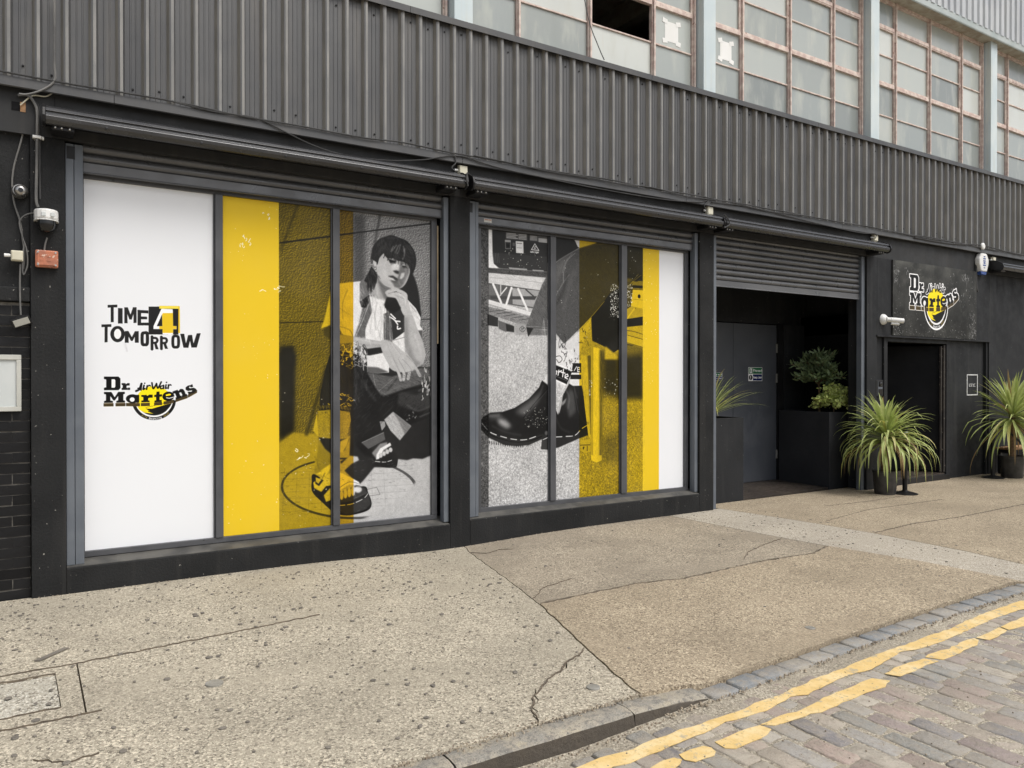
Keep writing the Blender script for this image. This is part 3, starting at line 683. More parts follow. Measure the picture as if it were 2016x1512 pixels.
('s',0.12,0,1,1,6.9,0,[2525,1810,2521,1793,2513,1800,2511,1822,2502,1842]),
('s',0.12,0,1,1,7.7,0,[2494,1791,2499,1799,2514,1790,2516,1817,2513,1830]),
('s',0.12,0,1,1,7.5,0,[2472,1784,2486,1782,2473,1761,2471,1733,2483,1714]),
('s',0.12,0,1,1,7.0,0,[2506,1883,2502,1878,2485,1881,2495,1881,2496,1893]),
('s',0.12,0,1,1,4.3,0,[2553,1909,2570,1925,2586,1900,2599,1880,2596,1883]),
('s',0.12,0,1,1,7.5,0,[2482,1734,2492,1722,2508,1721,2519,1725,2532,1750]),
('s',0.8,0,1,1,6.3,0,[2371,1381,2386,1367,2398,1354,2374,1355,2397,1350]),
('s',0.8,0,1,1,4.8,0,[2292,1401,2296,1416,2282,1423,2303,1415,2285,1406]),
('s',0.8,0,1,1,7.2,0,[2241,1371,2227,1380,2251,1368,2240,1354,2242,1348]),
('s',0.8,0,1,1,5.6,0,[2444,1365,2434,1369,2417,1381,2395,1387,2400,1403]),
('s',0.8,0,1,1,5.8,0,[2413,1406,2403,1406,2414,1420,2438,1434,2451,1424]),
('s',0.8,0,1,1,7.6,0,[2362,1452,2339,1462,2362,1471,2375,1458,2398,1462]),
('s',0.8,0,1,1,6.6,0,[2263,1382,2278,1371,2255,1358,2235,1363,2240,1350]),
('s',0.8,0,1,1,5.3,0,[2306,1423,2290,1436,2272,1431,2297,1441,2274,1426]),
('s',0.8,0,1,1,7.0,0,[2365,1373,2363,1375,2340,1363,2317,1364,2334,1375]),
('s',0.8,0,1,1,7.4,0,[2406,1442,2403,1453,2421,1459,2418,1444,2436,1429]),
('s',0.8,0,1,1,7.6,0,[2341,1425,2336,1436,2330,1421,2353,1417,2353,1422]),
('s',0.8,0,1,1,7.2,0,[2423,1417,2438,1408,2448,1403,2461,1407,2472,1414]),
('s',0.8,0,1,1,5.8,0,[2302,1363,2309,1360,2285,1359,2272,1354,2271,1344]),
('s',0.8,0,1,1,7.9,0,[2376,1381,2392,1386,2410,1374,2419,1359,2443,1358]),
('s',0.8,0,1,1,7.0,0,[2438,1406,2448,1399,2460,1409,2474,1406,2483,1408]),
('s',0.8,0,1,1,4.8,0,[2392,1450,2375,1452,2382,1461,2392,1456,2369,1457]),
('s',0.8,0,1,1,8.5,0,[3238,1488,3238,1507,3226,1494,3225,1473,3222,1451]),
('s',0.8,0,1,1,8.8,0,[3200,1560,3205,1584,3206,1560,3200,1535,3205,1508]),
('s',0.8,0,1,1,9.3,0,[3240,1583,3230,1607,3233,1624,3244,1617,3237,1605]),
('s',0.8,0,1,1,7.5,0,[3210,1533,3215,1508,3227,1546,3223,1538,3219,1531]),
('s',0.8,0,1,1,6.5,0,[3170,1528,3166,1553,3165,1582,3158,1553,3163,1592]),
('s',0.8,0,1,1,6.1,0,[3250,1539,3245,1549,3242,1579,3255,1615,3253,1595]),
('s',0.8,0,1,1,8.5,0,[3257,1470,3261,1438,3260,1412,3267,1410,3267,1394]),
('s',0.8,0,1,1,6.9,0,[3185,1572,3192,1599,3181,1629,3183,1640,3177,1644]),
('s',0.8,0,1,1,9.4,0,[3247,1541,3242,1543,3241,1572,3238,1587,3246,1602]),
('s',0.8,0,1,1,8.7,0,[3196,1543,3192,1551,3192,1528,3202,1545,3190,1549]),
('s',0.8,0,1,1,7.3,0,[3170,1514,3166,1479,3175,1514,3168,1478,3170,1485]),
('s',0.8,0,1,1,9.3,0,[3206,1670,3202,1698,3206,1690,3197,1679,3187,1711]),
('s',0.8,0,1,1,5.6,0,[3222,1518,3213,1492,3203,1482,3213,1449,3222,1453]),
('s',0.8,0,1,1,5.3,0,[3254,1466,3252,1443,3251,1461,3256,1497,3263,1458]),
('s',0.8,0,1,1,6.7,0,[3245,1625,3256,1630,3267,1668,3257,1643,3260,1640]),
('s',0.8,0,1,1,5.3,0,[3164,1446,3170,1409,3175,1422,3165,1403,3155,1400]),
('s',0.15,0,1,1,6.4,0,[3195,1574,3193,1578,3191,1566,3185,1555,3173,1571]),
('s',0.15,0,1,1,4.8,0,[3190,1496,3201,1516,3210,1491,3214,1529,3213,1519]),
('s',0.15,0,1,1,4.5,0,[3184,1497,3181,1503,3184,1467,3179,1504,3191,1477]),
('s',0.15,0,1,1,5.3,0,[3174,1618,3173,1653,3178,1635,3166,1607,3166,1574]),
('s',0.15,0,1,1,7.2,0,[3220,1569,3209,1598,3202,1606,3199,1602,3203,1610]),
('s',0.15,0,1,1,7.1,0,[3237,1530,3245,1552,3235,1585,3226,1624,3229,1591]),
('s',0.15,0,1,1,5.4,0,[3236,1657,3239,1676,3231,1716,3232,1682,3222,1710]),
('s',0.15,0,1,1,4.1,0,[3232,1579,3221,1617,3214,1603,3224,1603,3214,1626]),
('s',0.15,0,1,1,5.2,0,[3202,1484,3196,1453,3205,1458,3198,1484,3202,1457]),
('s',0.6,0,1,1,6.1,0,[2420,1801,2429,1817,2431,1823,2405,1822,2377,1824]),
('s',0.6,0,1,1,4.8,0,[2545,1806,2528,1801,2555,1799,2549,1780,2522,1766]),
('s',0.6,0,1,1,5.6,0,[2416,1722,2397,1719,2405,1724,2408,1740,2382,1751]),
('s',0.6,0,1,1,4.8,0,[2485,1766,2473,1755,2485,1765,2489,1764,2511,1755]),
('s',0.6,0,1,1,6.8,0,[2443,1729,2422,1730,2395,1723,2411,1720,2433,1728]),
('s',0.6,0,1,1,7.1,0,[2452,1720,2479,1721,2489,1738,2501,1732,2530,1720]),
('s',0.6,0,1,1,6.6,0,[2346,1763,2326,1777,2301,1767,2279,1776,2273,1762]),
('s',0.6,0,1,1,6.4,0,[2559,1723,2581,1732,2576,1737,2599,1720,2578,1732]),
('s',0.6,0,1,1,8.1,0,[2486,1789,2456,1791,2448,1789,2475,1782,2476,1777]),
('s',0.6,0,1,1,4.5,0,[2533,1716,2551,1721,2545,1736,2553,1753,2527,1763]),
('s',0.6,0,1,1,7.9,0,[2340,1800,2317,1805,2290,1790,2296,1803,2282,1809]),
('s',0.6,0,1,1,4.9,0,[2587,1766,2586,1782,2562,1787,2548,1775,2527,1793]),
('s',0.6,0,1,1,5.7,0,[2474,1817,2476,1798,2497,1791,2483,1796,2463,1786]),
('s',0.6,0,1,1,5.5,0,[2395,1722,2423,1709,2442,1697,2456,1708,2457,1713]),
('s',0.5,0,1,1,3.6,0,[3013,1211,3005,1207,2995,1213,3007,1219,3010,1219]),
('s',0.5,0,1,1,5.0,0,[3073,1269,3067,1279,3061,1281,3071,1284,3062,1289]),
('s',0.5,0,1,1,3.6,0,[3028,1231,3024,1227,3024,1224,3034,1222,3025,1231]),
('s',0.5,0,1,1,6.0,0,[3084,1235,3090,1227,3085,1230,3094,1238,3100,1246]),
('s',0.5,0,1,1,3.1,0,[3074,1241,3067,1248,3068,1248,3058,1240,3058,1235]),
('s',0.5,0,1,1,5.4,0,[3025,1258,3023,1261,3031,1252,3023,1254,3016,1251]),
('s',0.35,0,0,1,26.5,0,[2141,1350,2285,1358,2429,1328]),
('s',0.7,0,1,1,3.1,0,[2149,1365,2159,1328]),
('s',0.7,0,1,1,3.1,0,[2177,1365,2187,1328]),
('s',0.7,0,1,1,3.1,0,[2205,1364,2216,1327]),
('s',0.7,0,1,1,3.1,0,[2233,1364,2244,1326]),
('s',0.7,0,1,1,3.1,0,[2262,1363,2272,1326]),
('s',0.7,0,1,1,3.1,0,[2290,1363,2301,1325]),
('s',0.7,0,1,1,3.1,0,[2319,1362,2330,1325]),
('s',0.7,0,1,1,3.1,0,[2347,1362,2359,1324]),
('s',0.7,0,1,1,3.1,0,[2376,1361,2387,1323]),
('s',0.7,0,1,1,3.1,0,[2405,1361,2417,1323]),
('p',0.66,0,0,1,0.1,[2138,1316,2284,1331,2431,1295,2442,1225,2395,1041,2334,1050,2251,1081,2130,1086]),
('p',0.5,8,0,0.5,0,[2274,1326,2340,1324,2339,1045,2273,1070]),
('p',0.78,0,0,1,0,[2127,1297,2137,1086,2089,1140,2106,1224]),
('p',0.66,1,0,1,0.09,[2769,1221,2858,1293,3046,1151,2928,1018,2834,1113]),
('p',0.42,3,0,1,0,[2858,1291,3046,1151,2979,1074,2918,1200]),
('p',0.55,0,0,1,0,[2722,1206,2775,1204,2781,1160,2745,1117]),
('p',0.62,3,0,1,0,[2143,1075,2251,932,2262,793,2099,750,2105,866,2127,970]),
('p',0.12,4,0,1,0,[2137,1080,2339,1051,2429,1063,2384,957,2339,927,2262,921,2197,977]),
('p',0.78,3,0,1,0,[2339,1035,2429,1074,2406,999,2361,926,2328,928]),
('p',0.11,0,1,1,0,[2076,683,2105,750,2339,584,2564,610,2610,541,2643,439,2598,377,2428,352,2294,384,2163,502,2083,593]),
('p',0.2,3,0,1,0,[2250,484,2405,449,2610,519,2639,439,2564,380,2405,363,2272,407]),
('s',0.85,0,1,1,6.1,14,[2333,450,2450,454,2564,495,2610,541]),
('p',0.22,3,0,1,0,[2339,562,2496,626,2576,587,2599,542,2450,478,2338,476]),
('p',0.86,1,0,1,0,[2099,750,2164,746,2185,702,2251,793,2251,836,2186,797,2121,749]),
('p',0.84,1,0,1,0,[2089,677,2131,706,2251,751,2339,723,2294,641,2207,637,2164,587,2099,624]),
('p',0.15,1,0,1,0,[2105,729,2185,691,2142,641,2110,665]),
('p',0.8,0,0,1,0,[2112,723,2164,698,2137,663,2115,680]),
('p',0.88,1,0,1,0,[2251,772,2361,743,2519,651,2530,623,2428,636,2316,575,2272,610]),
('s',0.3,0,1,1,4.1,0,[2339,616,2428,658,2519,635]),
('p',0.8,1,0,1,0,[2185,553,2251,623,2250,505,2207,493]),
('p',0.78,2,1,1,0,[2371,544,2370,532,2368,521,2365,512,2361,505,2357,501,2352,500,2347,502,2342,507,2338,514,2336,524,2334,535,2333,547,2334,558,2336,569,2339,578,2342,585,2347,589,2352,590,2357,588,2361,584,2365,576,2368,566,2370,555]),
('s',0.35,0,1,1,4.1,0,[2370,581,2372,506]),
('p',0.78,2,1,1,0,[2408,552,2407,541,2405,530,2402,521,2398,514,2394,510,2389,509,2384,511,2379,516,2375,523,2372,533,2370,544,2370,556,2370,567,2372,578,2375,587,2379,594,2384,598,2389,599,2394,597,2398,592,2402,585,2405,575,2407,564]),
('s',0.35,0,1,1,4.1,0,[2407,589,2409,511]),
('p',0.78,2,1,1,0,[2445,561,2444,550,2442,539,2439,530,2435,523,2431,519,2426,518,2421,519,2416,524,2412,532,2409,542,2407,553,2407,564,2407,576,2409,587,2412,596,2416,603,2421,607,2426,608,2431,606,2435,602,2439,594,2442,584,2444,573]),
('s',0.35,0,1,1,4.1,0,[2444,597,2446,517]),
('p',0.78,2,1,1,0,[2482,570,2481,559,2479,548,2476,539,2472,532,2468,528,2463,526,2458,528,2453,533,2449,541,2446,550,2444,562,2444,573,2444,585,2446,596,2449,605,2453,612,2458,616,2463,617,2468,616,2473,611,2476,603,2480,593,2481,582]),
('s',0.35,0,1,1,4.1,0,[2481,605,2483,523]),
('p',0.82,3,1,1,0,[2546,579,2545,571,2541,565,2534,559,2526,555,2517,553,2507,553,2497,555,2488,559,2480,564,2474,570,2470,577,2469,584,2470,592,2474,598,2480,604,2488,607,2497,610,2507,610,2517,608,2526,605,2535,599,2541,593,2545,586]),
('p',0.09,6,0,1,0,[2451,1127,2542,1146,2611,1078,2645,944,2669,877,2588,882,2485,996]),
('p',0.33,1,0,1,0,[2542,1015,2763,1105,2780,1032,2611,952]),
('s',0.55,0,1,1,4.1,0,[2548,1015,2763,1099]),
('p',0.12,0,1,1,0,[2645,890,2727,940,2888,899,2900,786,2846,762,2727,780,2669,817]),
('s',0.85,0,1,1,6.1,12,[2680,833,2786,821,2888,849]),
('p',0.5,3,0,1,0,[2645,912,2727,996,2798,1009,2798,937,2704,908,2692,854]),
('p',0.88,1,0,1,0,[2686,849,2692,898,2727,951,2828,1002,2840,974,2763,939,2715,853]),
('p',0.75,2,1,1,0,[2752,884,2751,878,2749,873,2746,868,2742,865,2738,863,2733,863,2728,864,2724,866,2720,870,2717,875,2715,880,2714,886,2715,892,2717,897,2720,901,2724,905,2728,906,2733,907,2738,906,2743,904,2746,900,2749,895,2751,890]),
('p',0.75,2,1,1,0,[2785,900,2784,894,2783,889,2780,884,2776,881,2771,879,2766,879,2761,880,2757,882,2753,886,2750,891,2748,896,2747,902,2748,908,2750,913,2753,917,2757,921,2761,922,2766,923,2771,922,2776,920,2780,916,2783,911,2784,906]),
('p',0.75,2,1,1,0,[2818,916,2818,910,2816,905,2813,900,2809,897,2804,895,2799,895,2794,896,2790,898,2786,902,2783,907,2781,912,2780,918,2781,924,2783,929,2786,933,2790,937,2794,939,2799,939,2804,938,2809,936,2813,932,2816,927,2818,922]),
('p',0.75,2,1,1,0,[2852,932,2851,926,2849,921,2846,917,2842,913,2838,911,2833,911,2828,912,2823,914,2819,918,2816,923,2814,928,2814,934,2814,940,2816,945,2819,949,2823,953,2828,955,2833,955,2838,954,2842,952,2846,948,2849,943,2851,938]),
('h',0.04,0.34,260,91.7,1.45,5.09,0.5,41,0.25,0,[2241,1816,2340,1861,2497,1831,2600,1756,2611,1494,2502,1364,2440,1311,2143,1323,2154,1466,2198,1677]),
('h',0.1,0.55,320,61.1,0.45,4.07,0.45,42,0.25,0,[2600,1663,2847,1626,2967,1660,3103,1706,3272,1713,3272,1586,2992,1513,2799,1453,2734,1454,2681,1526]),
('h',0.04,0.26,240,81.5,-0.7,6.11,0.4,43,0.25,0,[2430,1754,2612,1691,2704,1471,2799,1459,2858,1447,3266,1489,3266,1236,3127,1194,2846,1297,2763,1205,2542,1015,2451,1116]),
('h',0.5,0.85,160,50.9,1.4,3.06,0.4,44,0.25,0,[2138,1316,2284,1331,2431,1295,2442,1225,2395,1041,2334,1050,2251,1081,2130,1086]),
('h',0.4,0.8,120,50.9,0.9,3.06,0.4,45,0.25,0,[2769,1221,2858,1293,3046,1151,2928,1018,2834,1113]),
('s',0.42,6,1,0.6,12.2,0,[2763,1448,2895,1525,3028,1547]),
('s',0.05,5,1,0.7,10.2,0,[2846,1447,2967,1491,3140,1524]),
('s',0.38,6,1,0.6,9.2,0,[3004,1355,3115,1297,3253,1339]),
('s',0.32,9,1,0.5,14.3,0,[2565,1581,2611,1494,2681,1405]),
('s',0.3,7,1,0.55,10.2,0,[2296,1689,2318,1496,2307,1357]),
('s',0.04,6,1,0.6,12.2,0,[2385,1754,2407,1539,2384,1367]),
('s',0.28,7,1,0.45,9.2,0,[2486,1690,2497,1538,2485,1408]),
('h',0.25,0.5,260,26.5,0.1,4.07,0.5,46,0.25,0,[1797,791,2110,886,2339,895,2727,852,3065,788,3089,650,2942,480,2633,363,2217,338,1807,409]),
('s',0.9,1,1,1,4.1,0,[2428,636,2519,635]),
('s',0.5,2,1,1,7.1,0,[2196,754,2164,693]),
('s',0.4,4,1,0.5,6.1,0,[2110,908,2142,800]),
('s',0.85,6,1,0.5,8.1,0,[2121,970,2112,834]),
('s',0.3,1,1,1,5.1,0,[2473,503,2599,547]),
('s',0.05,2,1,1,8.1,0,[2294,384,2428,355,2599,388]),
('h',0.7,0.93,60,118.7,1.2,8.9,0.35,47,0.25,0,[2334,2474,2465,2497,2536,2509,2575,2418,2553,2269,2519,2119,2475,1989,2366,2009,2323,2080,2238,2088,2162,2056,2196,2148,2222,2262,2251,2398]),
('h',0.66,0.95,70,108.8,1.35,7.92,0.35,48,0.25,0,[2618,2400,2779,2361,2796,2173,2767,1946,2586,1952,2580,2058,2642,2220,2608,2314]),
('h',0.6,0.92,40,79.2,1.0,6.93,0.35,49,0.25,0,[2853,1965,2977,2056,2982,1832,2941,1853,2859,1927]),
('h',0.6,0.93,50,79.2,1.1,6.93,0.4,50,0.25,0,[3007,2368,3096,2285,3147,2199,3139,2122,3171,2079,3054,2206]),
('h',0.22,0.55,120,59.4,1.2,3.96,0.5,51,0.25,0,[2525,2320,2620,2389,2651,2231,2586,2101,2580,2000,2475,1989,2541,2141,2564,2269]),
('h',0.2,0.6,110,49.5,1.5,3.96,0.5,52,0.25,0,[2761,2215,2825,2245,2848,2122,2850,1949,2765,1973]),
('s',0.55,4,1,0.6,5.9,0,[2699,2319,2676,2190,2687,2062]),
('s',0.6,5,1,0.5,6.9,0,[2733,2278,2744,2128,2721,1999]),
('s',0.62,4,1,0.6,4.9,0,[2642,2146,2631,2028]),
('s',0.78,7,1,0.7,9.9,0,[3084,2032,3132,1912,3156,1824]),
('s',0.62,8,1,0.5,7.9,0,[3012,2183,3024,2008,3012,1854]),
('s',0.77,4,1,0.6,8.9,0,[2497,1976,2642,1948,2732,1940]),
('s',0.78,3,1,0.7,6.9,0,[2836,1948,2906,1863,2965,1799]),
('s',0.55,3,1,0.5,4.9,0,[2801,1926,2848,1829,2906,1744]),
('s',0.55,3,1,0.45,4.9,0,[2883,1906,2953,1809]),
('s',0.88,3,1,0.7,5.9,0,[2918,2418,2977,2378,2989,2313]),
('s',0.55,2,1,0.6,4.0,0,[2883,2405,2912,2379,2930,2331]),
('s',0.85,7,1,0.5,11.9,0,[2688,2489,2710,2384]),
('s',0.3,4,1,0.6,5.9,0,[2705,2533,2767,2462,2837,2451]),
('h',0.05,0.34,150,69.3,1.35,3.96,0.6,53,0.25,0.5,[2643,2656,2705,2581,2696,2511,2667,2437,2638,2395,2603,2422,2571,2515,2611,2590]),
('h',0.04,0.34,420,79.2,1.35,2.79,0.5,54,0.55,0.6,[2638,2723,2643,2773,2662,2845,2721,2916,2785,2945,2842,2966,2916,2951,3005,2923,3072,2852,3098,2782,3096,2694,3061,2614,3036,2602,3027,2683,2971,2720,2905,2730,2861,2747,2807,2742,2774,2770,2766,2787,2720,2735,2699,2678,2672,2706]),
('s',0.1,1,1,0.95,7.0,0,[2774,2785,2773,2764,2763,2743]),
('s',0.1,1,1,0.95,5.6,0,[2807,2767,2808,2745,2801,2721]),
('s',0.1,1,1,0.95,4.2,0,[2839,2760,2838,2735,2828,2708]),
('s',0.1,1,1,0.95,7.0,0,[2872,2753,2881,2728,2880,2702]),
('s',0.1,1,1,0.95,5.6,0,[2911,2746,2915,2721,2911,2695]),
('s',0.1,1,1,0.95,4.2,0,[2944,2743,2951,2718,2950,2693]),
('s',0.1,1,1,0.95,7.0,0,[2977,2736,2987,2711,2988,2686]),
('s',0.1,1,1,0.95,5.6,0,[3011,2734,3023,2701,3027,2668]),
('s',0.1,1,1,0.95,4.2,0,[3050,2696,3057,2657,3055,2619]),
('s',0.1,1,1,0.95,7.0,0,[2715,2749,2711,2714,2699,2678]),
('s',0.1,1,1,0.95,5.6,0,[2662,2735,2658,2709,2646,2683]),
('s',0.1,1,1,0.95,4.2,0,[2856,2792,2855,2766,2845,2740]),
('s',0.1,1,1,0.95,7.0,0,[3078,2739,3081,2698,3075,2656]),
('s',0.78,12,1,0.6,6.5,0,[2785,2705,2774,2633,2785,2573]),
('s',0.6,8,1,0.6,4.7,0,[2715,2568,2763,2511,2850,2481]),
('s',0.86,5,1,0.8,3.7,0,[2900,2704,2911,2674]),
('s',0.45,5,1,0.5,3.7,0,[2828,2673,2861,2686]),
('s',0.08,2,1,1,3.3,0,[2809,2735,2839,2724,2872,2722]),
('s',0.06,2,1,1,4.2,0,[2842,2717,2856,2713]),
('s',0.12,2,1,1,3.7,0,[2966,2679,2988,2673]),
('s',0.55,4,1,0.7,4.7,0,[2938,2676,2971,2689,3005,2677]),
('s',0.08,2,1,1,4.2,0,[2955,2678,2977,2683,2999,2675]),
('s',0.75,2,1,0.8,2.3,0,[2966,2690,2985,2690]),
('s',0.6,5,1,0.6,2.8,0,[2916,2532,2938,2497]),
('s',0.68,9,1,0.5,6.5,0,[2988,2660,2996,2588,2971,2535]),
('s',0.88,2,1,0.8,2.8,0,[2855,2548,2877,2539]),
('s',0.12,1,1,1,2.3,0,[2813,2576,2861,2576,2910,2552]),
('y',0,[1789,260,2294,3150]),
('y',1,[2294,260,2467,3150]),
('p',(0.885,0.75,0.16),0,0,1,0,[1270,260,1789,260,1789,3150,1270,3150]),
('k',(0.97,0.95,0.86),60,5,2,[1300,280,2300,1500]),
('k',(0.97,0.95,0.86),30,4,9,[1300,1600,1800,3100]),
('s',(0.97,0.94,0.8),0,1,1,5.6,0,[1483,2761,1486,2762,1480,2751,1486,2751,1486,2760]),
('s',(0.97,0.94,0.8),0,1,1,3.9,0,[1475,2748,1469,2757,1460,2738,1465,2725,1467,2742]),
('s',(0.97,0.94,0.8),0,1,1,6.6,0,[1549,2804,1542,2792,1534,2775,1533,2773,1530,2774]),
('s',(0.97,0.94,0.8),0,1,1,4.2,0,[1489,2751,1483,2733,1491,2725,1496,2722,1501,2736]),
('s',(0.97,0.94,0.8),0,1,1,5.3,0,[1546,2744,1545,2749,1544,2753,1554,2758,1544,2772]),
('s',(0.97,0.94,0.8),0,1,1,5.6,0,[1510,2780,1515,2790,1517,2788,1520,2800,1513,2805]),
('s',(0.97,0.94,0.8),0,1,1,6.9,0,[1495,2830,1486,2817,1492,2822,1495,2816,1503,2800]),
('s',(0.97,0.94,0.8),0,1,1,5.6,0,[1707,3031,1699,3020,1693,3027,1696,3030,1703,3036]),
('s',(0.97,0.94,0.8),0,1,1,6.2,0,[1705,2999,1712,2996,1705,2988,1706,2991,1701,2984]),
('s',(0.97,0.94,0.8),0,1,1,5.9,0,[1707,3006,1711,3004,1706,2995,1703,2989,1711,2988]),
('s',(0.97,0.94,0.8),0,1,1,5.6,0,[1652,3030,1652,3038,1659,3039,1660,3041,1662,3033]),
('s',(0.97,0.95,0.85),0,1,1,3.6,0,[1783,2362,1799,2370,1803,2371,1804,2377,1791,2377]),
('s',(0.97,0.95,0.85),0,1,1,4.8,0,[1637,2365,1634,2365,1644,2368,1626,2362,1629,2359]),
('s',(0.97,0.95,0.85),0,1,1,4.1,0,[1754,2390,1757,2387,1749,2394,1748,2390,1752,2391]),
('s',(0.97,0.95,0.85),0,1,1,4.6,0,[1678,2362,1666,2368,1649,2374,1640,2372,1653,2376]),
('s',(0.97,0.95,0.85),0,1,1,4.1,0,[1757,2381,1747,2387,1759,2384,1773,2389,1775,2382]),
('s',(0.97,0.95,0.85),0,1,1,4.7,0,[1792,2408,1788,2416,1801,2414,1821,2410,1840,2411]),
('s',(0.97,0.95,0.85),0,1,1,5.4,0,[1792,2392,1779,2398,1777,2403,1795,2397,1783,2402]),
('s',(0.97,0.95,0.85),0,1,1,5.1,0,[1999,923,1987,907,1974,902,1958,894,1944,888]),
('s',(0.97,0.95,0.85),0,1,1,4.1,0,[2025,906,2010,907,2028,897,2026,904,2044,917]),
('s',(0.97,0.95,0.85),0,1,1,6.4,0,[1936,983,1937,987,1953,972,1946,959,1929,974]),
('s',(0.97,0.95,0.85),0,1,1,4.0,0,[2046,919,2037,911,2054,924,2054,936,2039,937]),
('s',(0.97,0.95,0.85),0,1,1,5.2,0,[1965,909,1976,907,1965,903,1956,899,1962,902]),
('p',0.13,0,0,1,0,[467,2181,534,2187,534,2166,509,2164,509,2049,488,2047,488,2162,467,2160]),
('p',0.13,0,0,1,0,[539,2160,571,2160,571,2040,538,2039]),
('p',0.13,0,0,1,0,[583,2168,607,2170,627,2113,645,2172,670,2173,670,2050,648,2047,648,2120,635,2074,619,2074,604,2118,606,2044,583,2043]),
('p',0.13,0,0,1,0,[677,2153,755,2152,755,2128,703,2129,702,2102,746,2101,746,2081,702,2079,702,2052,757,2055,757,2032,677,2029]),
('p',(0.885,0.75,0.16),0,0,1,0,[835,2193,981,2199,989,1979,835,1974]),
('p',0.13,0,0,1,0,[757,2183,835,2187,978,2186,977,1966,756,1960]),
('p',0.95,0,0,1,0,[851,2171,935,2171,937,2034,963,2034,963,2009,937,2008,937,1965,859,1963,859,2007,792,2005,792,2028]),
('p',0.13,0,0,1,0,[855,2124,858,2030,816,2028]),
('p',(0.885,0.75,0.16),0,0,1,0,[860,2136,936,2140,937,2034,962,2034,962,2011,937,2010,937,1978,859,1975,859,2007,835,2006,835,2029,858,2030,856,2125]),
('p',(0.93,0.85,0.3),0,0,1,0,[835,2191,981,2197,981,2177,835,2170]),
('p',(0.885,0.75,0.16),0,0,1,0,[978,2197,988,2197,989,1979,977,1979]),
('p',0.13,0,0,1,0,[424,2027,492,2032,492,2011,467,2009,466,1891,445,1888,446,2008,424,2006]),
('p',0.13,0,1,1,0,[586,1957,584,1941,579,1925,571,1912,561,1901,548,1895,535,1892,522,1894,510,1900,500,1910,492,1923,487,1938,485,1954,487,1971,492,1986,500,1999,510,2010,523,2017,536,2019,549,2018,561,2012,571,2002,579,1989,585,1974]),
('p',0.93,0,1,1,0,[560,1958,560,1948,557,1938,553,1930,548,1923,542,1919,535,1917,529,1919,523,1922,518,1929,514,1937,511,1946,511,1956,511,1967,514,1976,518,1985,523,1991,529,1995,536,1997,542,1996,548,1992,553,1986,557,1978,560,1968]),
('p',0.13,0,0,1,0,[586,1981,611,1983,636,1935,658,1983,685,1984,685,1892,657,1891,657,1939,641,1905,629,1905,613,1939,613,1890,586,1889]),
('s',0.13,0,1,1,23.3,0,[729,1973,711,1961,711,1886,728,1877,746,1887,746,1966,729,1973]),
('s',0.13,0,0,1,20.7,0,[781,1943,781,1842]),
('s',0.13,0,1,1,17.5,0,[784,1933,811,1932,821,1916,811,1897,784,1893]),
('p',0.13,0,0,1,0,[796,1891,813,1896,829,1843,807,1843]),
('s',0.13,0,0,1,20.7,0,[850,1943,850,1847]),
('s',0.13,0,1,1,17.5,0,[853,1932,881,1932,890,1915,881,1897,853,1893]),
('p',0.13,0,0,1,0,[865,1890,882,1895,899,1848,876,1848]),
('s',0.13,0,1,1,22.0,0,[956,1954,937,1942,937,1873,956,1862,976,1874,976,1943,956,1954]),
('p',0.13,0,0,1,0,[991,1972,1021,1974,1034,1895,1051,1964,1081,1967,1092,1896,1117,1980,1148,1983,1117,1864,1076,1862,1065,1918,1052,1859,1015,1860]),
('s',0.7,6,1,0.5,3.9,0,[588,1887,593,1854]),
('s',0.6,4,1,0.5,2.6,0,[597,1846,601,1824])]
